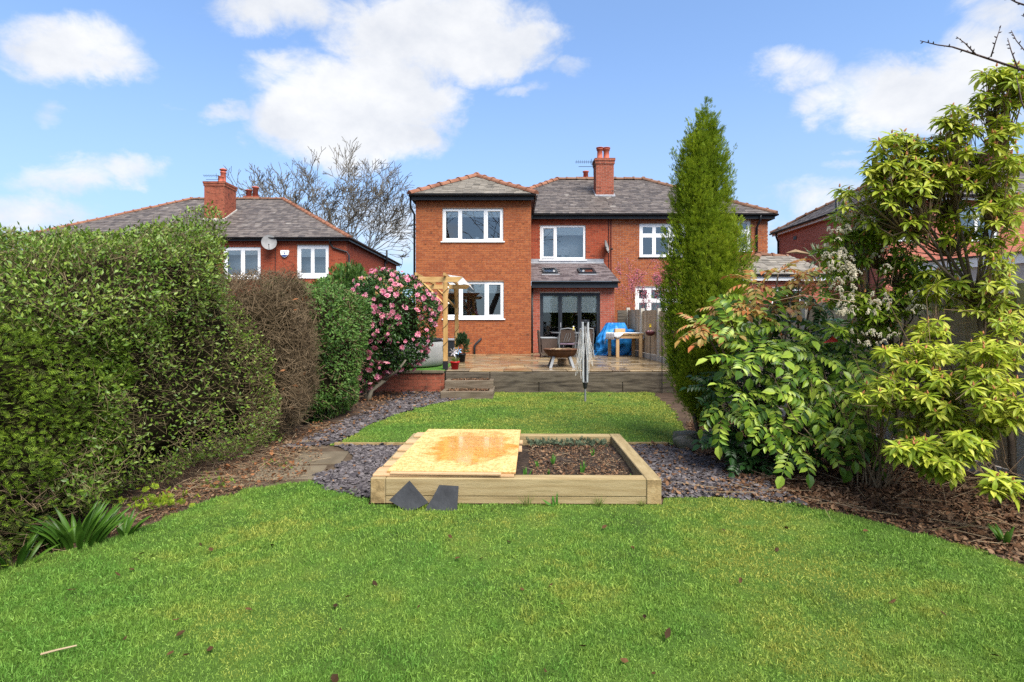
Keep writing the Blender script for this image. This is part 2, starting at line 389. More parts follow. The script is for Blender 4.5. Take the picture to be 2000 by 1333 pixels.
SL_T = (np.array([(0, 0, .0), (1, 0, .0), (1, 1, 0), (0, 1, 0), (0, 0, 1), (1, 0, 1), (1, 1, .25), (0, 1, .25)], float),
        np.array([(4, 5, 6, 7), (0, 1, 5, 4), (0, 4, 7, 3), (1, 2, 6, 5)]))
def slates(roof, o, U, V, uL, uR, vmax, mat='slate', w=.26, e=.2, indiv=0, order=None, t=.024, holes=()):
    o = np.array(o, float); U = np.array(U, float); V = np.array(V, float); Nn = np.cross(U, V)
    L = []; rows = int(math.ceil(vmax / e))
    for i in range(rows):
        v = i * e; v2 = min(v + e * 1.25, vmax); a, b = uL(v), uR(v)
        x = a - (i % 2) * w / 2 - rng.uniform(0, .02)
        while x < b:
            ww = w * rng.uniform(.9, 1.08); s, q = max(x, a), min(x + ww - .006, b); x += ww
            if any(h[0] < (s + q) / 2 < h[1] and h[2] < v + e * .5 < h[3] for h in holes): continue
            if q - s > .04: L.append((s, q, v + rng.uniform(-.008, .008), v2, rng.uniform(.8, 1.25)))
    A = np.array(L); n = len(A); Rm = np.tile(np.stack([U, V, Nn], 1), (n, 1, 1))
    ang = rng.normal(0, .010, n); c, s = np.cos(ang), np.sin(ang)
    Z = np.zeros((n, 3, 3)); Z[:, 0, 0] = c; Z[:, 0, 1] = -s; Z[:, 1, 0] = s; Z[:, 1, 1] = c; Z[:, 2, 2] = 1
    Rm = Rm @ Z
    T = o + A[:, :1] * U + A[:, 2:3] * V + .002 * Nn; S = np.stack([A[:, 1] - A[:, 0], A[:, 3] - A[:, 2], t * A[:, 4]], 1)
    idx = np.arange(n)[:indiv] if order is None else np.argsort(order(A))[:indiv]
    pick = np.zeros(n, bool); pick[idx] = True
    if indiv:
        me = mesh_np('slate', *SL_T); me.materials.append(M[mat])
        for i in idx: put('slate', me, roof, mat4(Rm[i], T[i], S[i]))
    if (~pick).any():
        Vv, Fc = inst(*SL_T, Rm[~pick], T[~pick], S[~pick]); np_obj('slating', Vv, Fc, M[mat], roof, stuff=True)
def ridge_tile_mesh(mat):
    vs = []; n = 7
    for y, r in ((0, .125), (.40, .115), (.40, .15), (.47, .15)):
        for k in range(n):
            a = math.pi * (k / (n - 1)); vs.append((r * math.cos(a) * 1.05, y, r * math.sin(a) * .95 - .05))
    fs = [(i * n + k, i * n + k + 1, (i + 1) * n + k + 1, (i + 1) * n + k) for i in range(3) for k in range(n - 1)]
    fs += [tuple(range(n)), tuple(range(3 * n, 4 * n))[::-1]]
    mb = MB(); mb.add(vs, fs); me = mb.mesh('ridge_tile'); me.materials.append(M[mat]); return me
RT = {}
def ridge_line(roof, a, b, mat='terra', name='ridge_tile', skip=0):
    if mat not in RT: RT[mat] = ridge_tile_mesh(mat)
    a = np.array(a, float); b = np.array(b, float); L = np.linalg.norm(b - a); n = max(1, int(round(L / .45)))
    d = (b - a) / L; Fm = frames(d[None], np.array([[0, 0, 1.]]))[0]
    for i in range(skip, n):
        s = L / n / .45; j = rng.normal(0, .006, 3)
        put(name, RT[mat], roof, mat4(Fm, a + d * (i * L / n) + j, (1, s, 1)))
def roof_underlay(roof, polys):
    mb = MB()
    for p in polys: mb.add(p, [tuple(range(len(p)))])
    return mb.build('roof_deck', M['felt'], roof)
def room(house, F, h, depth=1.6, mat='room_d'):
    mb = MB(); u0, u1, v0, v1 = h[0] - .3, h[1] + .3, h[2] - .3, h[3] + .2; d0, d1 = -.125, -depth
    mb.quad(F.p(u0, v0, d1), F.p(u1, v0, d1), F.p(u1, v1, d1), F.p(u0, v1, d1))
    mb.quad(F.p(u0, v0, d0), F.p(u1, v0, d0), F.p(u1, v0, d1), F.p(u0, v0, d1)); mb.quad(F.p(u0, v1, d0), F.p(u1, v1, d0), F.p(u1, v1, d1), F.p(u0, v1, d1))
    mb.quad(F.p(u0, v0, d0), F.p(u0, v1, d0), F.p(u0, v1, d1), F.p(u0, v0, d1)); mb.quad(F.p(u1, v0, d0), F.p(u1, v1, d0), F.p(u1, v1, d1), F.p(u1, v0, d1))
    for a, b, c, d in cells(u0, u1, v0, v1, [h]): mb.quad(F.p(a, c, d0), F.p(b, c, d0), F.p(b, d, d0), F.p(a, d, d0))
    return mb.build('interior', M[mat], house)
def window(house, F, h, panes, fmat='upvc', sill=True, blind=0.0, rmat='room_d', sillmat=None, gmat='glass', d=-.05, name='window', rm=True, proud=()):
    w = thing_part(name, house); u0, u1, v0, v1 = h
    mb = MB()
    for a, b, c, e in cells(u0 + .004, u1 - .004, v0 + .004, v1 - .004, panes): mb.fbox(F, a, b, c, e, d - .06, d)
    mb.build('frame', M[fmat], w)
    for i in proud:                      # opening casements stand proud of the frame
        p = panes[i]; q = (p[0] - .045, p[1] + .045, p[2] - .045, p[3] + .045); mb = MB()
        for a, b, c, e in cells(*q, [p]): mb.fbox(F, a, b, c, e, d + .001, d + .022)
        mb.build('casement', M[fmat], w)
    for p in panes:
        mb = MB(); mb.quad(F.p(p[0], p[2], d - .025), F.p(p[1], p[2], d - .025), F.p(p[1], p[3], d - .025), F.p(p[0], p[3], d - .025)); mb.build('pane', M[gmat], w)
        mb = MB(); g = .012
        for a, b, c, e in cells(p[0] - .0, p[1] + .0, p[2], p[3], [(p[0] + g, p[1] - g, p[2] + g, p[3] - g)]): mb.fbox(F, a, b, c, e, d - .02, d - .004)
        mb.build('glazing_bead', M[fmat], w)
    if sill:
        mb = MB(); mb.fbox(F, u0 - .05, u1 + .05, v0 - .035, v0 + .003, -.10, .05); mb.build('sill', M[sillmat or fmat], w)
    if blind:
        for p in panes:
            mb = MB(); top = p[3] + .02; n = 10; hgt = (p[3] - p[2]) * blind
            for k in range(n):
                z0 = top - hgt * (k + 1) / n; mb.fbox(F, p[0] - .02, p[1] + .02, z0, z0 + hgt / n - .002, d - .046 - (.003 if k % 2 else 0), d - .036)
            mb.build('blind', M['blind'], w)
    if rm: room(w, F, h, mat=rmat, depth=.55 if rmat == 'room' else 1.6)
    return w
def thing_part(name, parent):
    o = bpy.data.objects.new(name, None); COL.objects.link(o); o.empty_display_size = .1; attach(o, parent); return o
def gutter(house, a, b, name='gutter', r=.06, mat='black'):
    a = Vector(a); b = Vector(b); t = (b - a).normalized(); s = t.cross(Vector((0, 0, 1))); mb = MB(); n = 7; vs = []
    for p in (a, b):
        for k in range(n): an = math.pi * k / (n - 1); vs.append(p + s * math.cos(an) * r - Vector((0, 0, 1)) * math.sin(an) * r)
        for k in range(n): an = math.pi * (n - 1 - k) / (n - 1); vs.append(p + s * math.cos(an) * r * .88 - Vector((0, 0, 1)) * (math.sin(an) * r * .88 - .002))
    m_ = 2 * n; fs = [(k, (k + 1) % m_, m_ + (k + 1) % m_, m_ + k) for k in range(m_)] + [tuple(range(m_)), tuple(range(m_, 2 * m_))[::-1]]
    mb.add(vs, fs); return mb.build(name, M[mat], house)
def chimney(house, x0, x1, y0, y1, z0, z1, pots, mats=('brick_old', 'mortar')):
    c = thing_part('chimney', house)
    for F, a, b in ((Fr((0, y0, 0), (1, 0, 0), (0, -1, 0)), x0, x1), (Fr((x0, 0, 0), (0, -1, 0), (-1, 0, 0)), -y1, -y0), (Fr((x1, 0, 0), (0, 1, 0), (1, 0, 0)), y0, y1)):
        brick_wall(house, F, a, b, z0, z1 - .26, mats=mats, parent=c, name='stack')
    for k, (e, za, zb) in enumerate(((.035, z1 - .26, z1 - .13), (.06, z1 - .129, z1 - .02))):
        for F, a, b in ((Fr((0, y0 - e, 0), (1, 0, 0), (0, -1, 0)), x0 - e, x1 + e), (Fr((x0 - e, 0, 0), (0, -1, 0), (-1, 0, 0)), -y1 - e, -y0 + e), (Fr((x1 + e, 0, 0), (0, 1, 0), (1, 0, 0)), y0 - e, y1 + e)):
            brick_wall(house, F, a, b, za, zb, mats=mats, parent=c, name='stack_course')
        MB().box(x0 - e + .005, x1 + e - .005, y0 - e + .005, y1 + e - .005, za + .001, za + .01).build('stack_ledge', M['cement'], c)
    mb = MB(); e = .06; xm, ym = (x0 + x1) / 2, (y0 + y1) / 2
    mb.add([(x0 - e, y0 - e, z1 - .02), (x1 + e, y0 - e, z1 - .02), (x1 + e, y1 + e, z1 - .02), (x0 - e, y1 + e, z1 - .02), (xm - .15, ym - .1, z1 + .06), (xm + .15, ym - .1, z1 + .06), (xm + .15, ym + .1, z1 + .06), (xm - .15, ym + .1, z1 + .06)],
           [(0, 1, 5, 4), (1, 2, 6, 5), (2, 3, 7, 6), (3, 0, 4, 7), (4, 5, 6, 7)]); mb.build('flaunching', M['cement'], c)
    for px, py, r, h, style in pots:
        mb = MB(); pr = [(r * 1.05, 0), (r * 1.05, .06), (r * .92, .08), (r * .85, h * .8), (r * 1.0, h * .82), (r * 1.0, h * .9)]
        if style == 1: pr += [(r * .8, h * .9), (r * .8, h), (r * 1.2, h), (r * 1.2, h * 1.06), (r * .3, h * 1.14), (0, h * 1.14)]
        elif style == 2: pr += [(r * 1.15, h * .9), (r * 1.15, h * .96), (r * .9, h * .96), (r * .9, h * 1.05), (r * 1.25, h * 1.05), (r * 1.25, h * 1.1), (r * .7, h * 1.12), (0, h * 1.12)]
        else: pr += [(r * .7, h * .9), (r * .7, h * .7), (0, h * .7)]
        mb.lathe(pr, (px, py, z1), 14); mb.build('chimney_pot', M['pot'], c, True)
    return c
def aerial(parent, base, top, L=.8, dirx=-1, n=9):
    mb = MB(); b = Vector(base); mb.tube([b, b + Vector((0, 0, top))], .014, 5)
    for zz, ln, k in ((top - .04, L, n), (top - .24, L * .82, 0)):
        a = b + Vector((0, 0, zz)); e = a + Vector((dirx * ln, 0, .0)); mb.tube([a + Vector((-dirx * .08, 0, 0)), e], .011, 4)
        for i in range(k): q = a + (e - a) * (i + .5) / k; mb.tube([q + Vector((0, -.10, .05)), q + Vector((0, .10, -.05))], .006, 4)
    mb.tube([b + Vector((-.1, 0, top - .18)), b + Vector((-.1, 0, top + .1))], .008, 4)
    return mb.build('aerial', M['black'], parent)
def dish(parent, c, r, n, matn, arm):
    """satellite dish at c facing n"""
    Fm = frames(np.array([n], float), np.array([[0, 0, 1.]]))[0]; c = np.array(c, float); mb = MB(); vs = []; fs = []; K = 18
    for i in range(6):
        q = i / 5
        for k in range(K):
            a = 2 * math.pi * k / K; vs.append(c + Fm @ np.array([r * q * math.cos(a), .25 * r * q * q, r * 1.1 * q * math.sin(a)]))
    fs = [(i * K + k, i * K + (k + 1) % K, (i + 1) * K + (k + 1) % K, (i + 1) * K + k) for i in range(5) for k in range(K)]
    mb.add(vs, fs); vs2 = [v - Fm[:, 1] * .012 for v in vs]; mb.add(vs2, [f[::-1] for f in fs])
    d = mb.build('satellite_dish', M[matn], parent, True)
    mb = MB(); tip = c + Fm @ np.array([0, r * 1.1, -r * .7]); mb.tube([c + Fm @ np.array([0, -.01, -r * .9]), tip], .014, 5); mb.tube([tip, tip + Fm @ np.array([0, -.09, .05])], .03, 6)
    mb.tube([c - Fm[:, 1] * .012, arm], .022, 6); mb.build('bracket', M['black'], d)
    return d
# ------------------------------------------------------------------ ground levels
PF = 13.9                                        # front edge of the raised patio
def pz(Y): return .53 + .0225 * (Y - PF)
M['dish'] = pmat('dish_grey', [(.16, .16, .16), (.24, .24, .24)], 5, 0, .6)
# ------------------------------------------------------------------ our house: rear extension, kitchen lean-to, main wall, half of the shared roof
EY, LY, MY = 19.1, 19.55, 22.5
EX0, EX1 = wx(812, EY), wx(1037, EY)
ZE = 6.02                                        # eaves level
PART = 4.0                                       # party wall
house = thing('semi_detached_house', 'red brick house with projecting two storey extension and slate lean-to behind the patio', 'house', (0, 20, .6))
G = .62
def pr(Y, x0, x1, y0, y1): return (wx(x0, Y), wx(x1, Y), wz(y1, Y), wz(y0, Y))
FE, FL, FM = facing(EY), facing(LY), facing(MY)
h1 = pr(EY, 864, 983, 407, 472); p1 = [pr(EY, 870, 895, 412.5, 466), pr(EY, 901.5, 945.5, 411, 468), pr(EY, 952, 977, 412.5, 466)]
h2 = pr(EY, 866, 984, 550, 623); p2 = [pr(EY, 871, 896.5, 556, 616), pr(EY, 903, 947, 554.5, 617.5), pr(EY, 954, 978, 556, 616)]
brick_wall(house, FE, EX0, EX1, pz(EY) - .05, 5.86, [h1, h2], indiv=300, region=(EX0, EX1, 1.35, 5))
brick_wall(house, Fr((EX0, 0, 0), (0, -1, 0), (-1, 0, 0)), -26, -EY, .5, 5.86, name='side_wall')
brick_wall(house, Fr((EX1, 0, 0), (0, 1, 0), (1, 0, 0)), EY, MY, .6, 5.86, name='side_wall')
w = window(house, FE, h1, p1, blind=.24, proud=(0, 2)); window(house, FE, h2, p2, blind=.30, proud=(0, 2))
# main wall and lean-to
h3 = pr(MY, 1055, 1144, 440, 508); p3 = [pr(MY, 1061, 1081.5, 446, 502), pr(MY, 1087, 1140, 443.5, 503.5)]
brick_wall(house, FM, EX1, PART, 3.6, 5.88, [h3], mats=('brick_b', 'mortar'))
window(house, FM, h3, p3, blind=.28, rmat='room', proud=(0,))
hd = pr(LY, 1054.5, 1172, 572.5, 690); hd = (hd[0], hd[1], pz(LY) + .03, hd[3])
LX1 = wx(1200, LY)
brick_wall(house, FL, EX1, LX1, pz(LY) - .05, 3.0, [hd], mats=('brick_p', 'mortar_l'))
brick_wall(house, Fr((LX1, 0, 0), (0, 1, 0), (1, 0, 0)), LY, MY, .5, 3.0, name='side_wall')
pd = [(wx(a, LY), wx(b, LY), pz(LY) + .12, wz(578, LY)) for a, b in ((1061, 1091), (1098, 1129), (1136, 1166))]
door = thing_part('folding_door', house)
mb = MB()
for a, b, c, e in cells(hd[0] + .004, hd[1] - .004, hd[2], hd[3] - .004, [(q[0] - .05, q[1] + .05, q[2] - .06, q[3] + .05) for q in pd]): mb.fbox(FL, a, b, c, e, -.12, -.035)
mb.build('frame', M['anthra'], door)
for q in pd:
    mb = MB(); lf = (q[0] - .048, q[1] + .048, q[2] - .058, q[3] + .048)
    for a, b, c, e in cells(*lf, [q]): mb.fbox(FL, a, b, c, e, -.105, -.05)
    leaf = mb.build('leaf', M['anthra'], door)
    MB().quad(FL.p(q[0], q[2], -.075), FL.p(q[1], q[2], -.075), FL.p(q[1], q[3], -.075), FL.p(q[0], q[3], -.075)).build('pane', M['glass_d'], leaf)
    mb = MB(); hgt = (q[3] - q[2]) * .31
    for k in range(9): z0 = q[3] - hgt * (k + 1) / 9; mb.fbox(FL, q[0] - .01, q[1] + .01, z0, z0 + hgt / 9 - .003, -.145 - .006 * (k % 2), -.125)
    mb.build('blind', M['blind'], leaf)
MB().fbox(FL, pd[1][0] - .06, pd[1][0] - .035, 1.55, 1.72, -.05, -.02).build('handle', M['lead'], door)
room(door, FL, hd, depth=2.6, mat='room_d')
MB().fbox(FL, hd[0] - .05, hd[1] + .05, pz(LY) - .02, pz(LY) + .028, -.1, .12).build('threshold', M['cement'], house)
# extension roof
ext = thing_part('extension_roof', house)
rx0, rx1, ry0 = wx(800, 18.8), wx(1046, 18.8), 18.8
half = (rx1 - rx0) / 2; xm = (rx0 + rx1) / 2; rise = half * .54; pit = math.atan(.54)
apex = (xm, ry0 + half, ZE + rise)
e0, e1 = (rx0, ry0, ZE), (rx1, ry0, ZE)
roof_underlay(ext, [[e0, e1, apex], [e1, (rx1, 25, ZE), (xm, 25, ZE + rise), apex], [(rx0, 25, ZE), e0, apex, (xm, 25, ZE + rise)], [(rx0, ry0, ZE - .01), (rx0, 25, ZE - .01), (rx1, 25, ZE - .01), (rx1, ry0, ZE - .01)]])
sl = half / math.cos(pit)
slates(ext, e0, (1, 0, 0), (0, math.cos(pit), math.sin(pit)), lambda v: half * v / sl, lambda v: 2 * half - half * v / sl, sl * .995, 'slate_w', w=.25, e=.155, indiv=110)
ridge_line(ext, np.array(e0) + (-.02, -.02, .03), np.array(apex) + (0, 0, .05)); ridge_line(ext, np.array(e1) + (.02, -.02, .03), np.array(apex) + (0, 0, .05))
ridge_line(ext, np.array(apex) + (0, 0.05, .05), (xm, 25, ZE + rise + .05))
mb = MB(); mb.box(rx0 + .05, rx1 - .05, ry0 + .05, ry0 + .075, ZE - .20, ZE - .01); mb.build('fascia', M['black'], ext)
MB().box(rx0 + .05, rx0 + .075, ry0 + .076, MY, ZE - .20, ZE - .015).box(rx1 - .075, rx1 - .05, ry0 + .076, MY, ZE - .20, ZE - .015).build('bargeboard', M['black'], ext)
MB().box(rx0 + .076, rx1 - .076, ry0 + .076, EY + .02, ZE - .175, ZE - .16).box(EX1 - .01, rx1 - .076, EY + .021, MY, ZE - .175, ZE - .16).build('soffit', M['black'], ext)
gutter(ext, (rx0 - .02, ry0 - .02, ZE - .02), (rx1 + .02, ry0 - .02, ZE - .02)); gutter(ext, (rx1 + .02, ry0, ZE - .02), (rx1 + .02, MY - .3, ZE - .02)); gutter(ext, (rx0 - .02, ry0, ZE - .02), (rx0 - .02, 25, ZE - .02))
mb = MB(); mb.tube([(rx0 + .0, EY - .14, ZE - .08), (rx0 + .0, EY - .12, ZE - .42), (EX0 - .06, EY + .08, ZE - .62), (EX0 - .06, EY + .08, .6)], .036, 8); mb.build('downpipe', M['black'], house, True)
mb = MB(); mb.tube([(rx1 - .02, MY - .5, ZE - .1), (EX1 + .07, MY - .25, ZE - .35), (EX1 + .07, MY - .2, 4.2)], .036, 8); mb.tube([(EX1 + .05, LY - .055, 2.95), (EX1 + .05, LY - .055, pz(LY))], .038, 8); mb.build('downpipe', M['black'], house, True)
# shared main roof
RX0, RX1, RY, RZ = -2.15, 10.45, 26.5, 8.45
EYR = 22.22; run = RY - EYR; mp = (RZ - ZE) / run; pitm = math.atan(mp); slm = run / math.cos(pitm)
VM = (0, math.cos(pitm), math.sin(pitm)); RA, RB = RX0 + run, RX1 - run
roof = thing_part('main_roof', house)
roof_underlay(roof, [[(RX0, EYR, ZE), (PART, EYR, ZE), (PART, RY, RZ), (RA, RY, RZ)], [(RX0, 2 * RY - EYR, ZE), (RX0, EYR, ZE), (RA, RY, RZ)], [(PART, 2 * RY - EYR, ZE), (RX0, 2 * RY - EYR, ZE), (RA, RY, RZ), (PART, RY, RZ)]])
cx0, cx1, cy0, cy1 = 3.62, 4.38, 24.25, 24.95
chv = ((cy0 - EYR) / math.cos(pitm), (cy1 - EYR) / math.cos(pitm))
slates(roof, (0, EYR, ZE), (1, 0, 0), VM, lambda v: RX0 + run * v / slm, lambda v: PART - .005, slm * .995, 'slate', indiv=190, order=lambda A: -A[:, 0] + .4 * A[:, 2])
ridge_line(roof, (RA, RY, RZ + .05), (PART, RY, RZ + .05), 'terra_d'); ridge_line(roof, (RX0 + 2.9, EYR + 2.9, ZE + mp * 2.9 + .05), (RA, RY, RZ + .05), 'terra')
MB().box(EX1 + .1, PART - .002, EYR + .05, EYR + .075, ZE - .20, ZE - .02).build('fascia', M['black'], house)
MB().box(EX1 + .1, PART - .002, EYR + .076, MY + .02, ZE - .17, ZE - .155).build('soffit', M['black'], house)
gutter(house, (rx1 + .05, EYR - .02, ZE - .02), (PART - .002, EYR - .02, ZE - .02))
chm = chimney(house, cx0, cx1, cy0, cy1, 7.05, 8.82, [(cx0 + .2, 24.5, .13, .46, 2), (cx0 + .5, 24.6, .14, .48, 2)], mats=('brick_old', 'mortar_l'))
MB().box(cx0 - .05, cx1 + .05, cy0 - .12, cy1, 7.0, 7.24, fn=lambda v: (v[0], v[1], v[2] + (v[1] - cy0) * .55)).build('flashing', M['lead'], chm)
aerial(chm, (cx0 - .08, 24.4, 8.1), .62, .8)
mb = MB(); mb.lathe([(.13, 0), (.12, .3), (.16, .32), (.16, .36), (.1, .36), (0, .36)], (wx(1144, 28.5), 28.5, 9.02), 12)
mb.build('chimney_pot', M['pot'], house, True); MB().box(wx(1144, 28.5) - .45, wx(1144, 28.5) + .45, 28.2, 28.9, 7.2, 9.03).build('rear_chimney', M['brick_old'], house)
# lean-to roof with two roof lights
lean = thing_part('lean_to_roof', house)
ly0, lz0, ly1, lz1 = 19.25, 3.13, MY, 4.10; lp = math.atan2(lz1 - lz0, ly1 - ly0); lsl = math.hypot(ly1 - ly0, lz1 - lz0); LV = (0, math.cos(lp), math.sin(lp)); lx1 = 3.66
roof_underlay(lean, [[(EX1, ly0, lz0), (lx1, ly0, lz0), (lx1, ly1, lz1), (EX1, ly1, lz1)]])
FLr = Fr((0, ly0, lz0), (1, 0, 0), (0, -math.sin(lp), math.cos(lp)), LV)
vA, vB = 1.15, 2.0
lights = [(1.12, 1.66, vA, vB), (2.44, 3.05, vA, vB)]
slates(lean, (0, ly0, lz0), (1, 0, 0), LV, lambda v: EX1 + .02, lambda v: lx1, lsl - .1, 'slate_p', w=.255, e=.205, holes=[(a - .02, b + .02, c - .05, d + .02) for a, b, c, d in lights])
for a, b, c, d in lights:
    sk = thing_part('roof_light', lean); mb = MB(); p = (a + .07, b - .07, c + .07, d - .07)
    for q in cells(a, b, c, d, [p]): mb.fbox(FLr, *q, -.02, .085)
    mb.build('frame', M['anthra'], sk); MB().quad(FLr.p(p[0], p[2], .05), FLr.p(p[1], p[2], .05), FLr.p(p[1], p[3], .05), FLr.p(p[0], p[3], .05)).build('pane', M['glass'], sk)
    MB().quad(FLr.p(p[0], p[2], -.015), FLr.p(p[1], p[2], -.015), FLr.p(p[1], p[3], -.015), FLr.p(p[0], p[3], -.015)).build('blind', M['blind'], sk)
    MB().fbox(FLr, a - .05, b + .05, c - .14, c - .001, .0, .022).build('apron_flashing', M['lead'], sk)
mb = MB(); mb.fbox(FLr, EX1 + .02, lx1 + .0, lsl - .22, lsl - .005, .018, .032); mb.fbox(facing(MY), EX1 + .02, lx1, lz1 + .0, lz1 + .16, .01, .02); mb.build('flashing', M['lead'], lean)
MB().box(EX1 + .02, lx1 - .03, ly0 + .04, ly0 + .065, lz0 - .22, lz0 - .012).build('fascia', M['anthra'], lean)
MB().add([(lx1 - .03, ly0 + .066, lz0 - .22), (lx1 - .03, ly0 + .066, lz0 - .005), (lx1 - .03, ly1, lz1 - .005), (lx1 - .03, ly1, lz1 - .22)], [(0, 1, 2, 3)]).build('bargeboard', M['anthra'], lean)
MB().box(EX1 + .02, lx1 - .03, ly0 + .066, LY + .02, lz0 - .2, lz0 - .185).build('soffit', M['black'], lean)
gutter(lean, (EX1 + .03, ly0 - .01, lz0 - .01), (lx1 + .04, ly0 - .01, lz0 - .01), r=.05)
dish(house, (wx(1181, MY), MY - .22, wz(484, MY)), .24, (1, -.45, .25), 'dish', (wx(1187, MY), MY, wz(486, MY)))
mb = MB()
for xx in (3.86, 3.95): mb.tube([(xx, MY - .02, 5.85), (xx, MY - .02, 4.3), (xx + .01, MY - .02, 3.6)], .014, 5)
mb.build('cable', M['black'], house)
mb = MB(); xa = wx(927, EY); mb.tube([(xa, EY - .06, pz(EY)), (xa, EY - .06, pz(EY) + .28), (xa + .04, EY - .06, pz(EY) + .34), (xa + .19, EY - .05, pz(EY) + .49), (xa + .22, EY + .0, pz(EY) + .52)], .035, 8); mb.build('waste_pipe', M['anthra'], house, True)
# ------------------------------------------------------------------ neighbour's half
nb = thing('semi_detached_house', 'adjoining red brick half with black sill windows behind the tall conifer', 'house', (7, 22, .6))
NX1 = 10.22
def nwin(px0, px1, py0, py1, cols, rows): return pr(MY, px0, px1, py0, py1), [pr(MY, c[0], c[1], r[0], r[1]) for c in cols for r in rows]
hA, pA = nwin(1249, 1341, 437, 503, [(1255.5, 1275), (1281, 1306), (1314, 1334)], [(443, 456.5), (463.5, 498)])
hB, pB = nwin(1440, 1466.5, 430, 491, [(1444, 1460)], [(436, 449), (456, 486)])
hC, pC = nwin(1241, 1335, 560, 632, [(1248, 1264), (1272, 1299), (1306, 1328)], [(566, 584), (591, 626)])
brick_wall(nb, FM, PART, NX1, .6, 5.88, [hA, hB, hC], mats=('brick', 'mortar_l'), indiv=300, region=(PART, 6.3, 2.9, 5.8), bh=.066)
brick_wall(nb, Fr((NX1, 0, 0), (0, 1, 0), (1, 0, 0)), MY, 30.2, .6, 5.88, name='side_wall')
window(nb, FM, hA, pA, sillmat='black'); window(nb, FM, hB, pB, rmat='room', proud=(0,)); window(nb, FM, hC, pC)
nroof = thing_part('main_roof', nb)
roof_underlay(nroof, [[(PART, EYR, ZE), (RX1, EYR, ZE), (RB, RY, RZ), (PART, RY, RZ)], [(RX1, EYR, ZE), (RX1, 2 * RY - EYR, ZE), (RB, RY, RZ)], [(RX1, 2 * RY - EYR, ZE), (PART, 2 * RY - EYR, ZE), (PART, RY, RZ), (RB, RY, RZ)]])
slates(nroof, (0, EYR, ZE), (1, 0, 0), VM, lambda v: PART, lambda v: RX1 - run * v / slm, slm * .995, 'slate', indiv=300, order=lambda A: A[:, 0])
ridge_line(nroof, (PART, RY, RZ + .05), (RB, RY, RZ + .05), 'terra_d'); ridge_line(nroof, (RX1, EYR, ZE + .04), (RB, RY, RZ + .05), 'terra_d')
MB().box(PART, RX1 - .05, EYR + .05, EYR + .075, ZE - .20, ZE - .02).build('fascia', M['black'], nb)
MB().box(PART, RX1 - .05, EYR + .076, MY + .02, ZE - .17, ZE - .155).box(NX1 - .01, RX1 - .05, MY + .021, 30, ZE - .17, ZE - .155).box(RX1 - .075, RX1 - .05, EYR + .076, 30.2, ZE - .2, ZE - .02).build('soffit', M['black'], nb)
gutter(nb, (PART, EYR - .02, ZE - .02), (RX1 + .05, EYR - .02, ZE - .02)); gutter(nb, (RX1 + .03, EYR, ZE - .02), (RX1 + .03, 30, ZE - .02))
mb = MB(); xd = wx(1477, MY); mb.tube([(xd + .05, EYR - .02, ZE - .06), (xd + .05, EYR + .03, ZE - .25), (xd, MY - .06, ZE - .5), (xd, MY - .06, .7)], .04, 8); mb.build('downpipe', M['black'], nb, True)
# single-storey brick outhouse with a hipped slate roof behind the shrubs
oh = thing('brick_outhouse', 'low brick outhouse with white fascia and slate roof behind the mahonia', 'outhouse', (9, 19, .6))
OY = 18.6; ox0, ox1 = wx(1440, OY), wx(1620, OY); oz = wz(548, OY)
ho = (wx(1508, OY), wx(1566, OY), 1.3, wz(563, OY))
brick_wall(oh, facing(OY), ox0, ox1, .5, oz + .06, [ho], mats=('brick_p', 'mortar_l'))
window(oh, facing(OY), ho, [(ho[0] + .07, (ho[0] + ho[1]) / 2 - .03, ho[2] + .07, ho[3] - .07), ((ho[0] + ho[1]) / 2 + .03, ho[1] - .07, ho[2] + .07, ho[3] - .07)])
MB().box(ox0 - .1, ox1 + .1, OY - .16, OY - .13, oz - .02, oz + .17).build('fascia', M['white'], oh); gutter(oh, (ox0 - .15, OY - .21, oz + .16), (ox1 + .15, OY - .21, oz + .16), r=.05)
orf = thing_part('roof', oh); oe0, oe1, oa = (ox0 - .15, OY - .2, oz + .18), (ox1 + .15, OY - .2, oz + .18), (wx(1482, 20.3), 20.3, wz(499, 20.3)); ob = (ox1 - .6, 20.3, oa[2] - .1)
roof_underlay(orf, [[oe0, oe1, ob, oa], [oe0, oa, (oe0[0], 22, oe0[2])], [oe1, (oe1[0], 22, oe1[2]), ob], [oa, ob, (oe1[0], 22.2, oe1[2]), (oe0[0], 22.2, oe0[2])]])
oV = np.array([0, oa[1] - oe0[1], oa[2] - oe0[2]]); osl = np.linalg.norm(oV); oV = oV / osl; ow = oe1[0] - oe0[0]; oaL = oa[0] - oe0[0]; obR = oe1[0] - ob[0]
slates(orf, oe0, (1, 0, 0), oV, lambda v: oaL * v / osl, lambda v: ow - obR * v / osl, osl * .97, 'slate_w', indiv=60)
ridge_line(orf, np.array(oe0) + (0, 0, .03), np.array(oa) + (0, 0, .04), 'terra_d'); ridge_line(orf, np.array(oa) + (0, 0, .04), np.array(ob) + (0, 0, .04), 'terra_d')
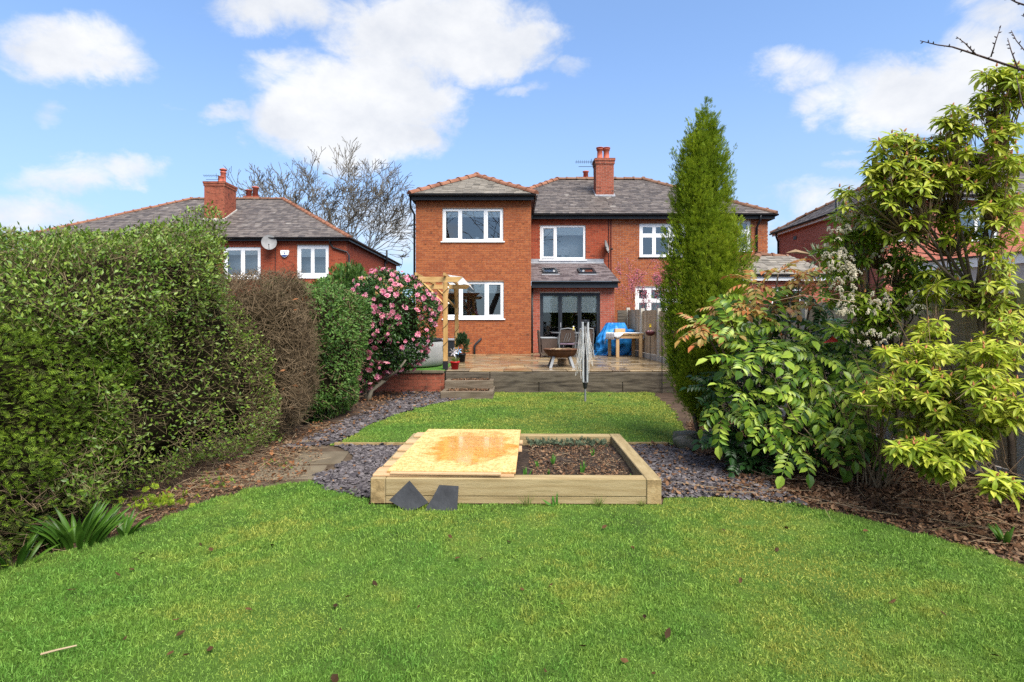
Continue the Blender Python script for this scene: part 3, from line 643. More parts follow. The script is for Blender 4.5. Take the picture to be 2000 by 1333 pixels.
# ------------------------------------------------------------------ house beyond the hedge on the left
lh = thing('brick_house', 'brick house with wide hipped slate roof and satellite dish beyond the left hedge', 'house', (-16, 30, .5))
LHY = 28.6; FB = facing(LHY); LX = -8.42; lez = 6.02
hw1 = pr(LHY, 580, 642, 479, 543); pw1 = [pr(LHY, 587, 607, 486, 534), pr(LHY, 613, 636, 486, 534)]
hw2 = pr(LHY, 436, 509, 482, 545); pw2 = [pr(LHY, 443, 470, 489, 538), pr(LHY, 477, 503, 489, 538)]
brick_wall(lh, FB, -16.5, LX, 1.0, 5.88, [hw1, hw2], mats=('brick_b', 'mortar'))
MB().box(-24.6, -16.5, LHY, LHY + .2, .3, 5.88).build('wall', M['brick_b'], lh)
brick_wall(lh, Fr((LX, 0, 0), (0, 1, 0), (1, 0, 0)), LHY, 41, 1.0, 5.88, mats=('brick_b', 'mortar'), name='side_wall')
window(lh, FB, hw1, pw1, blind=.35, rmat='room'); window(lh, FB, hw2, pw2, blind=.2, rmat='room')
LE, lrun = 28.3, 5.6; lm = .56; lpit = math.atan(lm); lX0, lX1 = -24.9, -8.15; lRZ = lez + lm * lrun; lsl2 = lrun / math.cos(lpit)
lroof = thing_part('roof', lh); lR = LE + lrun
roof_underlay(lroof, [[(lX0, LE, lez), (lX1, LE, lez), (lX1 - lrun, lR, lRZ), (lX0 + lrun, lR, lRZ)], [(lX1, LE, lez), (lX1, 41.3, lez), (lX1 - lrun, lR + 2, lRZ), (lX1 - lrun, lR, lRZ)], [(lX0, 41, lez), (lX0, LE, lez), (lX0 + lrun, lR, lRZ)], [(lX1, 41.3, lez), (lX0, 41.3, lez), (lX0 + lrun, lR, lRZ), (lX1 - lrun, lR, lRZ)]])
slates(lroof, (0, LE, lez), (1, 0, 0), (0, math.cos(lpit), math.sin(lpit)), lambda v: lX0 + lrun * v / lsl2, lambda v: lX1 - lrun * v / lsl2, lsl2 * .995, 'slate', w=.33, e=.27, indiv=300, order=lambda A: -A[:, 0] + .3 * A[:, 2])
ridge_line(lroof, (lX1, LE, lez + .03), (lX1 - lrun, lR, lRZ + .05), 'terra'); ridge_line(lroof, (lX1 - lrun, lR, lRZ + .05), (lX0 + lrun, lR, lRZ + .05), 'terra_d'); ridge_line(lroof, (lX0, LE, lez + .03), (lX0 + lrun, lR, lRZ + .05), 'terra')
MB().box(lX0, lX1 - .05, LE + .05, LE + .075, lez - .18, lez - .02).box(lX1 - .075, lX1 - .05, LE + .076, 41.2, lez - .18, lez - .02).build('fascia', M['black'], lh)
MB().box(lX0, lX1 - .05, LE + .076, LHY + .02, lez - .15, lez - .14).box(LX - .01, lX1 - .076, LHY + .021, 41.2, lez - .15, lez - .14).build('soffit', M['black'], lh)
gutter(lh, (lX0, LE - .02, lez - .02), (lX1 + .05, LE - .02, lez - .02)); gutter(lh, (lX1 + .03, LE, lez - .02), (lX1 + .03, 41.3, lez - .02))
xq = wx(646, LHY); mb = MB(); mb.tube([(xq, LE, lez - .08), (xq, LHY - .08, lez - .3), (xq + .15, LHY - .08, lez - .5), (xq + .85, LHY - .08, lez - .72), (xq + .95, LHY - .08, lez - .9), (xq + .95, LHY - .08, 1)], .045, 8); mb.build('downpipe', M['black'], lh, True)
mb = MB(); mb.tube([(LX + .08, 37, lez - .1), (LX + .08, 37, 1)], .05, 8); mb.tube([(lX1 + .1, 36.2, lez + .35), (lX1 + .1, 36.2, lez - .5)], .06, 8); mb.build('soil_pipe', M['black'], lh, True)
lc = chimney(lh, wx(399, 30.6), wx(438, 30.6), 30.6, 31.9, 6.9, 9.42, [(wx(430, 31), 31.1, .15, .42, 0), (wx(436, 31.6), 31.6, .16, .85, 1)], mats=('brick_old', 'mortar'))
MB().box(wx(399, 30.6) - .05, wx(438, 30.6) + .05, 30.45, 31.95, 7.1, 7.32, fn=lambda v: (v[0], v[1], v[2] + (v[1] - 30.45) * .56)).build('flashing', M['cement'], lc)
aerial(lc, (wx(426, 30.5), 30.5, 9.3), .42, .8)
mb = MB()
for a, hh in ((486, .45), (499, .65)): mb.lathe([(.16, 0), (.15, hh * .8), (.22, hh * .85), (.22, hh * .95), (.12, hh), (0, hh)], (wx(a, 36), 36, 9.78), 12)
mb.build('chimney_pot', M['pot'], lh, True); MB().box(wx(478, 36), wx(508, 36), 35.8, 36.8, 7.2, 9.79).build('rear_chimney', M['brick_old'], lh)
dish(lh, (wx(527, LHY - .3), LHY - .38, wz(477, LHY)), .36, (.35, -.9, .25), 'dish', (wx(539, LHY), LHY, wz(480, LHY)))
mb = MB(); mb.tube([(wx(538, LHY), LHY - .02, wz(480, LHY)), (wx(538, LHY), LHY - .02, 1.5)], .015, 5); mb.build('cable', M['black'], lh)
al = thing_part('alarm_box', lh); ax, az = wx(557, LHY), wz(496, LHY)
out = [(-.20, .17), (.20, .17), (.22, .10), (.19, -.06), (.10, -.16), (0, -.20), (-.10, -.16), (-.19, -.06), (-.22, .10)]
def plate(F, poly, cu, cv, d0, d1):
    n = len(poly); mb = MB(); mb.add([F.p(cu + a, cv + b, d1) for a, b in poly] + [F.p(cu + a, cv + b, d0) for a, b in poly], [tuple(range(n)), tuple(range(n, 2 * n))[::-1]] + [(i, n + i, n + (i + 1) % n, (i + 1) % n) for i in range(n)]); return mb
plate(FB, out, ax, az, 0, .09).build('cover', M['white'], al)
M['blue'] = pmat('blue_print', [(.02, .05, .16), (.03, .06, .2)], 3)
plate(FB, [(-.17, -.085), (0, -.06), (.17, -.085), (.09, -.155), (0, -.185), (-.09, -.155)], ax, az, .0905, .094).build('badge', M['blue'], al)
mb = MB()
for k in range(5): mb.fbox(FB, ax - .15 + k * .065, ax - .11 + k * .065, az + .075, az + .10, .0905, .0925)
mb.fbox(FB, ax - .035, ax + .035, az - .02, az + .04, .0905, .0925); mb.build('lettering', M['blue'], al)
# ------------------------------------------------------------------ house on the right
rh = thing('brick_house', 'brick house seen corner on behind the leafy pieris, with black soil pipe', 'house', (15, 22, .5))
RHX, RHY = 12.72, 19.25; FR = Fr((RHX, 0, 0), (0, -1, 0), (-1, 0, 0))
ys0, ys1 = 20.2, 21.0
hs = (-ys1 - .0, -ys0, 3.65, 5.15)
brick_wall(rh, FR, -27, -RHY, .6, 5.88, [hs], mats=('brick_r', 'mortar_l'), indiv=300, region=(-24, -RHY, 3.2, 5.9))
hr1 = pr(RHY, 1742, 1800, 398, 470); hr2 = pr(RHY, 1868, 1950, 402, 470)
brick_wall(rh, facing(RHY), RHX, 20.5, .6, 5.88, [hr1, hr2], mats=('brick_r', 'mortar_l'))
window(rh, FR, hs, [(hs[0] + .08, hs[1] - .08, hs[2] + .08, hs[2] + .9), (hs[0] + .08, hs[1] - .08, hs[2] + .98, hs[3] - .08)], rmat='room', blind=.3)
for h in (hr1, hr2):
    mid = (h[0] + h[1]) / 2; window(rh, facing(RHY), h, [(h[0] + .08, mid - .04, h[2] + .08, h[3] - .08), (mid + .04, h[1] - .08, h[2] + .08, h[3] - .5), (mid + .04, h[1] - .08, h[3] - .42, h[3] - .08)], rmat='room', blind=.3)
reX, reY0, reY1 = 12.48, 18.95, 27.2; rrun = (reY1 - reY0) / 2; rm_ = .56; rrz = ZE + rm_ * rrun; rry = (reY0 + reY1) / 2
rroof = thing_part('roof', rh)
roof_underlay(rroof, [[(reX, reY0, ZE), (24, reY0, ZE), (24, rry, rrz), (reX + rrun, rry, rrz)], [(reX, reY1, ZE), (reX, reY0, ZE), (reX + rrun, rry, rrz)], [(24, reY1, ZE), (reX, reY1, ZE), (reX + rrun, rry, rrz), (24, rry, rrz)]])
rp = math.atan(rm_); rsl = rrun / math.cos(rp)
slates(rroof, (reX, reY0, ZE), (1, 0, 0), (0, math.cos(rp), math.sin(rp)), lambda v: rrun * v / rsl, lambda v: 8.5, rsl * .995, 'slate', w=.3, e=.2)
slates(rroof, (reX, reY1, ZE), (0, -1, 0), (math.cos(rp), 0, math.sin(rp)), lambda v: rrun * v / rsl, lambda v: 2 * rrun - rrun * v / rsl, rsl * .995, 'slate', w=.3, e=.2, indiv=150)
ridge_line(rroof, (reX, reY1, ZE + .04), (reX + rrun, rry, rrz + .05), 'terra_d'); ridge_line(rroof, (reX, reY0, ZE + .04), (reX + rrun, rry, rrz + .05), 'terra_d'); ridge_line(rroof, (reX + rrun, rry, rrz + .05), (23, rry, rrz + .05), 'terra_d')
MB().box(reX + .05, reX + .075, reY0 + .05, reY1 - .05, ZE - .16, ZE - .02).box(reX + .076, 21, reY0 + .05, reY0 + .075, ZE - .16, ZE - .02).build('fascia', M['white'], rh)
MB().box(reX + .076, RHX + .01, reY0 + .076, reY1 - .05, ZE - .14, ZE - .13).box(RHX + .011, 21, reY0 + .076, RHY + .02, ZE - .14, ZE - .13).build('soffit', M['white'], rh)
gutter(rh, (reX - .02, reY1, ZE - .02), (reX - .02, reY0, ZE - .02)); gutter(rh, (reX, reY0 - .02, ZE - .02), (21, reY0 - .02, ZE - .02))
mb = MB(); mb.tube([(reX - .02, 26.6, ZE - .08), (reX + .05, 26.7, ZE - .25), (RHX - .06, 26.8, ZE - .45), (RHX - .06, 26.8, .8)], .04, 8); mb.build('downpipe', M['black'], rh, True)
mb = MB(); mb.tube([(reX - .14, 21.4, ZE + .38), (reX - .14, 21.4, ZE - .12), (RHX - .09, 21.3, ZE - .45), (RHX - .09, 21.3, 1)], .06, 8); mb.tube([(RHX - .07, 20.05, ZE - .3), (RHX - .07, 20.05, 1)], .05, 8); mb.build('soil_pipe', M['black'], rh, True)
MB().fbox(FR, -25.4, -25.15, 5.45, 5.6, .0, .03).build('air_brick', M['black'], rh)
cxr = wx(1917, rry); rc = chimney(rh, cxr - .42, cxr + .42, rry - .9, rry - .2, 7.2, wz(291, rry - .5), [(cxr - .18, rry - .55, .14, .4, 0), (cxr + .16, rry - .55, .14, .36, 0)], mats=('brick_old', 'mortar_l'))
MB().box(cxr - .49, cxr + .49, rry - .97, rry - .13, wz(300, rry - .5), wz(292, rry - .5)).build('band', M['white'], rc)
# pebble-dashed garage over the fence
gar = thing('garage', 'pale pebble dashed garage with white fascia over the right fence', 'garage', (11, 12.5, 0))
M['dash'] = pmat('pebble_dash', [(.28, .25, .23), (.42, .39, .36), (.50, .46, .43)], 60, 0, .95, .8, 90)
ga, gb = np.array([9.95, 14.0]), np.array([11.0, 10.9]); gd = (gb - ga) / np.linalg.norm(gb - ga); gn = np.array([gd[1], -gd[0]]);
if gn[0] > 0: gn = -gn
FG = Fr((*ga, 0), (*gd, 0), (*gn, 0)); gl = np.linalg.norm(gb - ga)
MB().fbox(FG, 0, gl, 0, 2.95, -3, 0).build('wall', M['dash'], gar); MB().fbox(FG, -.1, gl + .1, 2.95, 3.16, -3.1, .06).build('fascia', M['white'], gar); MB().fbox(FG, -.15, gl + .15, 3.162, 3.2, -3.15, .1).build('roof', M['felt'], gar)
# ------------------------------------------------------------------ materials for the garden
M['soil'] = pmat('soil', [(.035, .022, .014), (.07, .045, .03), (.10, .068, .045)], 6, 0, .95, .9, 40)
M['soil_d'] = pmat('wet_compost', [(.012, .008, .006), (.03, .02, .014), (.05, .034, .024)], 25, 0, .9, 1, 60)
M['lawn'] = pmat('lawn_thatch', [(.03, .055, .008), (.05, .10, .012), (.08, .12, .018)], 1.6, 0, .95, .8, 90)
M['sleeper_new'] = pmat('new_sleeper', [(.19, .14, .066), (.27, .20, .098), (.33, .255, .135), (.23, .175, .085)], 2, .12, .8, .45, 25, stretch=(.9, 6, 14), detail=9)
M['sleeper_newy'] = pmat('new_sleeper_lengthways', [(.18, .135, .065), (.27, .205, .105), (.33, .26, .145)], 3, .12, .8, .35, 25, stretch=(6, 1.2, 9))
M['endgrain'] = pmat('sleeper_end_grain', [(.16, .11, .05), (.30, .21, .10), (.36, .27, .14)], 12, 0, .9, .5, 60)
M['sleeper_old'] = pmat('old_sleeper', [(.02, .016, .012), (.055, .044, .032), (.11, .09, .066), (.038, .03, .022)], 2.2, .15, .85, .6, 30, stretch=(1, 6, 7), rough2=.6)
M['step_wood'] = pmat('step_sleeper', [(.07, .055, .035), (.13, .10, .07), (.20, .165, .12)], 2.5, .15, .9, .6, 30, stretch=(1, 6, 7))
M['timber'] = pmat('treated_timber', [(.30, .17, .06), (.42, .25, .09), (.48, .30, .13)], 4, .1, .7, .3, 30, stretch=(3, 3, .8))
M['timber_x'] = pmat('treated_timber_beam', [(.34, .20, .07), (.45, .28, .11), (.5, .33, .15)], 4, .1, .7, .3, 30, stretch=(.8, 3, 5))
M['plank'] = pmat('rough_plank', [(.36, .22, .11), (.48, .32, .18), (.42, .27, .14)], 4, .35, .8, .3, 30, stretch=(1, 7, 4))
M['stone'] = pmat('sandstone_slab', [(.075, .05, .03), (.17, .12, .062), (.28, .20, .105), (.19, .145, .09), (.11, .09, .068)], 2.2, .6, .10, .35, 18, rough2=.42, rscale=1.6, spec=.5)
M['joint'] = pmat('slab_joint', [(.10, .085, .065), (.17, .145, .11)], 8, 0, .9, .4, 60)
M['concrete'] = pmat('concrete', [(.30, .28, .24), (.42, .39, .34), (.36, .33, .27)], 5, .1, .9, .4, 60)
M['concrete_d'] = pmat('mossy_paving', [(.07, .055, .035), (.13, .105, .072), (.18, .15, .10)], 3, .2, .9, .5, 60)
M['chip'] = pmat('slate_chip', [(.02, .017, .019), (.05, .043, .046), (.095, .083, .086), (.17, .15, .15)], 3, .8, .5, .2, 60)
M['litter'] = pmat('dead_leaf', [(.03, .016, .009), (.085, .042, .021), (.15, .075, .036), (.21, .13, .075), (.06, .03, .017)], 5, .85, .75); M['litter_dk'] = pmat('dark_dead_leaf', [(.022, .013, .007), (.05, .027, .013), (.12, .06, .026)], 5, .85, .8, spec=.1)
M['litter_o'] = pmat('copper_leaf', [(.12, .05, .02), (.24, .10, .04), (.32, .15, .065)], 5, .8, .7, transl=.15)
M['straw'] = pmat('dry_stalk', [(.20, .14, .08), (.34, .26, .16), (.12, .08, .05)], 5, .7, .8)
# ------------------------------------------------------------------ ground
mb = MB(); mb.quad((-600, -250, -.012), (600, -250, -.012), (600, 1500, -.012), (-600, 1500, -.012)); tag(mb.build('ground', M['soil']), kind='structure')
FRONT = [(-3.6, .2), (-3.62, 3.2), (-3.5, 3.85), (-3.28, 4.24), (-3.11, 4.56), (-2.97, 5.22), (-2.72, 5.72), (-2.15, 6.02), (-1.85, 5.72), (-1.36, 5.40), (-1.34, 5.24), (1.40, 5.24), (1.46, 5.42), (1.99, 5.46), (2.5, 5.27), (2.94, 4.98), (3.18, 4.67), (3.37, 4.36), (3.57, 3.93), (3.75, 3.0), (3.8, .2)]
BACK = [(-2.52, 7.78), (2.13, 7.80), (2.53, 8.1), (2.86, 9.4), (3.22, 11.8), (3.4, PF - .16), (-.45, PF - .16), (-.9, 12.8), (-1.62, 11.8), (-2.08, 10.6), (-2.36, 9.4), (-2.40, 8.4)]
def ragged(poly, amp=.035, step=.12):
    out = []; g_ = np.random.default_rng(3)
    for (x1, y1), (x2, y2) in zip(poly, poly[1:] + poly[:1]):
        n = max(1, int(math.hypot(x2 - x1, y2 - y1) / step)); straight = abs(y1 - y2) < .01 or y1 < 3.3 and y2 < 3.3
        for k in range(n):
            t = k / n; a_ = 0 if (straight or k == 0) else amp; out.append((x1 + (x2 - x1) * t + g_.normal(0, a_), y1 + (y2 - y1) * t + g_.normal(0, a_)))
    return out
FRONT = ragged(FRONT); BACK = ragged(BACK)
mb = MB()
for P in (FRONT, BACK):
    mb.add([(x, y, .004) for x, y in P], [tuple(range(len(P)))])
tag(mb.build('lawn', M['lawn']), kind='structure')
# grass blades: closer ones finer and denser
def grass_points(poly, dens, y0, y1, tilt=1):
    xs = [p[0] for p in poly]; a, b = min(xs), max(xs); n = int((b - a) * (y1 - y0) * dens)
    x = rng.uniform(a, b, n); y = rng.uniform(y0, y1, n); k = in_poly(x, y, poly) & (np.abs(x) < y * .98 + .6)
    return np.stack([x[k], y[k]], 1)
gv = [(GP, w_, h_) for GP, w_, h_ in ((grass_points(FRONT, 15000, 2.2, 3.6), .0042, .034), (grass_points(FRONT, 9500, 3.6, 4.7), .0050, .033), (grass_points(FRONT, 7000, 4.7, 6.1), .0058, .033),
      (grass_points(BACK, 2900, 7.7, 9.5), .0075, .036), (grass_points(BACK, 2000, 9.5, 13.8), .010, .04))]
parts = []
blade_v = np.array([(-.42, 0, 0), (.42, 0, .12), (-.5, 0, .6), (.06, 0, 1)]); blade_f = np.array([(0, 1, 2), (2, 1, 3)])
for GP, w_, h_ in gv:
    n = len(GP); P3 = np.concatenate([GP, np.full((n, 1), .002)], 1)
    tuft = snoise(P3 * [1, 1, 0], 5, 3); fine = snoise(P3 * [1, 1, 0], 22, 4)
    h = h_ * np.clip(.85 + .12 * tuft + .16 * fine, .5, 1.7) * rng.uniform(.55, 1.3, n)
    az = rng.uniform(0, 6.283, n); lean_ = np.abs(rng.normal(0, .85, n)).clip(0, 1.35)
    flow = snoise(P3 * [1, 1, 0], 3, 9) * .5
    d = np.stack([np.sin(az + flow) * np.sin(lean_), np.cos(az + flow) * np.sin(lean_), np.cos(lean_)], 1)
    s = nrm(np.cross(d, rng.normal(size=(n, 3)))); b = np.cross(s, d); Rm = np.stack([s, b, d], 2)
    V = np.einsum('nij,nvj->nvi', Rm, blade_v[None] * np.stack([np.full(n, w_) * rng.uniform(.7, 1.3, n), h, h], 1)[:, None, :]) + P3[:, None]
    V[:, 3, 2] -= h * .22 * rng.uniform(0, 1.4, n); V[:, :, 2] = np.maximum(V[:, :, 2], .003)
    parts.append((V.reshape(-1, 3), (blade_f[None] + (np.arange(n) * 4)[:, None, None]).reshape(-1, 3)))
def grassmat():
    mt = bpy.data.materials.new('grass_blade'); mt.use_nodes = True; nt = mt.node_tree; N = nt.nodes; L = nt.links; b = N['Principled BSDF']
    geo = N.new('ShaderNodeNewGeometry'); sep = N.new('ShaderNodeSeparateXYZ'); L.new(geo.outputs['Position'], sep.inputs[0])
    def nz(s, det, off=0):
        mp = N.new('ShaderNodeMapping'); mp.inputs['Location'].default_value = (off, off, 0); L.new(geo.outputs['Position'], mp.inputs[0])
        n = N.new('ShaderNodeTexNoise'); n.inputs['Scale'].default_value = s; n.inputs['Detail'].default_value = det; L.new(mp.outputs[0], n.inputs['Vector']); return n.outputs['Fac']
    def m(op, a, b_, c=0):
        k = N.new('ShaderNodeMath'); k.operation = op
        for i, v in enumerate((a, b_, c)):
            if hasattr(v, 'is_output'): L.new(v, k.inputs[i])
            else: k.inputs[i].default_value = v
        return k.outputs[0]
    patch = N.new('ShaderNodeMapRange'); L.new(m('ADD', nz(.8, 5), m('MULTIPLY', m('SUBTRACT', nz(6, 3, 4), .5), .5)), patch.inputs[0]); patch.inputs[1].default_value = .34; patch.inputs[2].default_value = .68
    moss = m('MULTIPLY_ADD', sep.outputs[0], .075, patch.outputs[0])          # mossier to the right and away
    moss = m('MULTIPLY_ADD', sep.outputs[1], .035, m('SUBTRACT', moss, .12))
    c1 = N.new('ShaderNodeValToRGB'); L.new(moss, c1.inputs[0]); e = c1.color_ramp.elements
    e[0].color = (.14, .29, .05, 1); e[1].color = (.32, .355, .07, 1); e[1].position = 1.05 if False else 1.0; q = e.new(.55); q.color = (.21, .335, .06, 1)
    c2 = N.new('ShaderNodeValToRGB'); L.new(geo.outputs['Random Per Island'], c2.inputs[0]); e = c2.color_ramp.elements
    e[0].color = (.42, .46, .36, 1); e[1].color = (1.75, 1.55, 1.8, 1); q = e.new(.3); q.color = (.82, .86, .78, 1); q = e.new(.8); q.color = (1.2, 1.15, 1.12, 1)
    mx = N.new('ShaderNodeMix'); mx.data_type = 'RGBA'; mx.blend_type = 'MULTIPLY'; mx.inputs[0].default_value = 1; L.new(c1.outputs[0], mx.inputs[6]); L.new(c2.outputs[0], mx.inputs[7])
    L.new(mx.outputs[2], b.inputs['Base Color']); b.inputs['Roughness'].default_value = .45; b.inputs['Specular IOR Level'].default_value = .14
    tr = N.new('ShaderNodeBsdfTranslucent'); L.new(mx.outputs[2], tr.inputs[0]); ms = N.new('ShaderNodeMixShader'); ms.inputs[0].default_value = .35
    L.new(b.outputs[0], ms.inputs[1]); L.new(tr.outputs[0], ms.inputs[2]); L.new(ms.outputs[0], N['Material Output'].inputs[0]); return mt
M['grass'] = grassmat()
V, F_ = cat_vf(parts); tag(np_obj('grass', V, F_, M['grass']), 'short mown green grass with mossy yellow patches', 'grass', kind='stuff')
# slate chippings
CH_L = [(-1.90, 5.72), (-1.36, 5.42), (-1.36, 7.76), (-2.45, 7.76), (-2.2, 7.5), (-2.02, 7.2), (-1.95, 6.9), (-2.1, 6.7), (-2.0, 6.5), (-2.2, 6.3), (-2.12, 6.03)]
CH_R = [(1.46, 5.44), (2.0, 5.48), (2.75, 5.2), (2.7, 6.1), (2.55, 7.0), (2.15, 7.78), (1.44, 7.78)]
CH_P = [(-2.55, 7.8), (-2.42, 8.4), (-2.38, 9.4), (-2.10, 10.6), (-1.64, 11.8), (-.92, 12.8), (-.5, 13.7), (-1.7, 13.75), (-3.6, 13.8), (-3.5, 12.0), (-2.95, 10.6), (-3.0, 9.2), (-3.05, 8.0), (-3.3, 7.4)]
def pts_in(poly, dens):
    a = np.array(poly); lo, hi = a.min(0), a.max(0); n = int(np.prod(hi - lo) * dens); p = rng.uniform(lo, hi, (n, 2)); return p[in_poly(p[:, 0], p[:, 1], poly)]
chips_t = []
for k in range(5):
    n = 6; g = np.random.default_rng(k); a = np.sort(g.uniform(0, 6.283, n)); r = g.uniform(.7, 1.1, n)
    top = np.stack([r * .8 * np.cos(a), r * .6 * np.sin(a), g.uniform(.10, .16, n)], 1); bot = np.stack([r * np.cos(a), r * .75 * np.sin(a), g.uniform(-.12, -.06, n)], 1)
    f = [(i, n + i, n + (i + 1) % n) for i in range(n)] + [(i, n + (i + 1) % n, (i + 1) % n) for i in range(n)] + [(0, i, i + 1) for i in range(1, n - 1)]
    chips_t.append((np.concatenate([top, bot]), np.array(f)[:, ::-1]))
def chips(P, size, z=(.0, .022)):
    parts = []; w = rng.integers(0, 5, len(P))
    for k in range(5):
        p = P[w == k]; n = len(p)
        if not n: continue
        up = nrm(np.stack([rng.normal(0, .28, n), rng.normal(0, .28, n), np.ones(n)], 1)); d = nrm(np.cross(up, rng.normal(size=(n, 3))))
        Rm = frames(d, up); T = np.concatenate([p, rng.uniform(*z, (n, 1))], 1); parts.append(inst(*chips_t[k], Rm, T, size * rng.lognormal(0, .3, n)))
    return cat_vf(parts)
far_ = pts_in(CH_P, 900); C1 = cat_vf([chips(pts_in(CH_L, 2100), .030), chips(pts_in(CH_R, 1900), .030), chips(far_[far_[:, 0] + rng.normal(0, .12, len(far_)) > np.interp(far_[:, 1], [7.8, 9.4, 10.6, 11.8, 12.5, 13.7], [-3.0, -2.85, -2.65, -2.5, -2.5, -2.6])], .042)])
tag(np_obj('slate_chippings', *C1, M['chip']), 'plum grey slate chippings around the raised bed and along the path', 'gravel', kind='stuff')
# dead leaves: carpets
leaf_v = np.array([(0, 0, 0), (-.32, .35, .10), (-.26, .72, .14), (0, 1, .02), (.26, .72, .16), (.34, .35, .06), (0, .5, -.02)]); leaf_f = np.array([(0, 6, 1), (1, 6, 2), (2, 6, 3), (3, 6, 4), (4, 6, 5), (5, 6, 0)])
L2 = (np.array([(0, 0, 0), (-.3, .5, .12), (0, 1, .0), (.3, .45, .10)]), np.array([(0, 2, 1), (0, 3, 2)]))
def litter(P, size, z=(0, .03), tilt=.45, tm=None):
    n = len(P); up = nrm(np.stack([rng.normal(0, tilt, n), rng.normal(0, tilt, n), np.ones(n)], 1)); d = nrm(np.cross(up, rng.normal(size=(n, 3))))
    T = np.concatenate([P, rng.uniform(*z, (n, 1))], 1); s = size * rng.uniform(.55, 1.35, n); S = np.stack([s * rng.uniform(.7, 1.2, n), s, s * rng.uniform(-1.6, 2.6, n)], 1)
    return inst(*(tm or (leaf_v, leaf_f)), frames(d, up), T, S)
LIT_R = [(1.95, 5.55), (2.5, 5.3), (2.94, 5.0), (3.18, 4.7), (3.37, 4.38), (3.57, 3.95), (3.72, 3.0), (5.3, 3.0), (5.25, 7.5), (4.9, 10), (3.4, 10), (2.9, 9.4), (2.56, 8.1), (2.3, 7.6), (2.55, 6.4)]
LIT_L = [(-3.05, 4.66), (-2.95, 5.3), (-2.7, 5.78), (-2.3, 6.1), (-2.4, 7.2), (-2.9, 8.2), (-2.75, 9.5), (-3.3, 9.6), (-3.4, 8), (-3.5, 5), (-3.3, 4.3)]
LIT_B = [(-3.7, 3.0), (-3.56, 3.85), (-3.3, 4.24), (-3.12, 4.56), (-3.0, 5.2), (-2.75, 5.72), (-2.55, 6.6), (-2.85, 7.9), (-3.8, 7.9), (-4.0, 5), (-4, 3)]
LIT_F = [(-3.4, 12.2), (-2.2, 12.6), (-1.75, 13.3), (-1.75, 13.75), (-3.2, 13.8)]
C2 = cat_vf([litter(pts_in(LIT_R, 700), .05), litter(pts_in(LIT_R, 1300), .032, tm=L2), litter(pts_in(LIT_L, 420), .032), litter(pts_in(LIT_B, 1400), .018, (0, .015), tm=L2), litter(pts_in(LIT_L, 1200), .018, (0, .015), tm=L2), litter(pts_in(CH_P, 60), .06, (.02, .04)), litter(pts_in(CH_R, 160), .05, (.02, .04)), litter(pts_in(CH_L, 22), .05, (.02, .04)), litter(pts_in(LIT_F, 160), .07)])
tag(np_obj('leaf_litter', *C2, M['litter']), 'brown dead leaves carpeting the borders under the shrubs', 'leaf litter', kind='stuff')
P = np.concatenate([pts_in(LIT_L, 50), pts_in(LIT_F, 150)]); P = P[snoise(P @ np.eye(2, 3), 4, 8) + 1.2 * (P[:, 0] < -2.8) > .3]; tag(np_obj('leaf_litter', *litter(P, .06, (.01, .05)), M['litter_o']), 'copper orange leaves scattered below the left hedges', 'leaf litter', kind='stuff')
def stalks(P, L_, r=.003, z=.03):
    n = len(P); a = rng.uniform(0, 6.28, n); l = L_ * rng.uniform(.4, 1.3, n); P0 = np.concatenate([P, rng.uniform(.01, z + .03, (n, 1))], 1)
    P1 = P0 + np.stack([np.cos(a) * l, np.sin(a) * l * .7, rng.uniform(-.01, .06, n)], 1); P1[:, 2] = np.maximum(P1[:, 2], .01); return segs(P0, P1, r, r * .5)
C3 = cat_vf([stalks(pts_in(LIT_R, 16), .5, .003), stalks(pts_in(LIT_L, 45), .25, .0025), stalks(pts_in(LIT_B, 60), .16, .0022)]); tag(np_obj('dry_stalks', *C3, M['straw']), 'dry straw coloured stalks fallen across the borders', 'stalks', kind='stuff')
# old paving stones of the side path
path = tag(MB().add([(x_, y_, -.006) for x_, y_ in ((-3.1, 5.6), (-2.6, 5.8), (-2.1, 6.0), (-1.9, 6.4), (-1.85, 7.0), (-2.2, 7.6), (-2.6, 7.9), (-3.2, 7.4), (-3.3, 6.3))], [tuple(range(9))]).build('path', pmat('path_earth', [(.045, .03, .019), (.075, .053, .034), (.11, .08, .055)], 5, 0, .95, .8, 40)), kind='structure')
for x0, x1, y0, y1, z in ((-2.66, -2.06, 6.75, 7.38, .012), (-2.95, -2.2, 6.12, 6.68, .006)):
    MB().cbox(x0, x1, y0, y1, -.02, z, .01, fn=lambda v: (v[0] + (v[1] - 6.7) * -.12, v[1] + (v[0] + 2.4) * .1, v[2])).build('paving_slab', M['concrete_d'], path)
mb = MB(); mb.box(-2.45, -1.38, 7.765, 7.79, 0, .045); tag(mb.build('lawn_edging', M['endgrain']), 'thin timber edging strip left of the raised bed', 'edging')
mb = MB(); mb.box(1.46, 2.15, 7.785, 7.81, 0, .045); tag(mb.build('lawn_edging', M['endgrain']), 'thin timber edging strip right of the raised bed', 'edging')
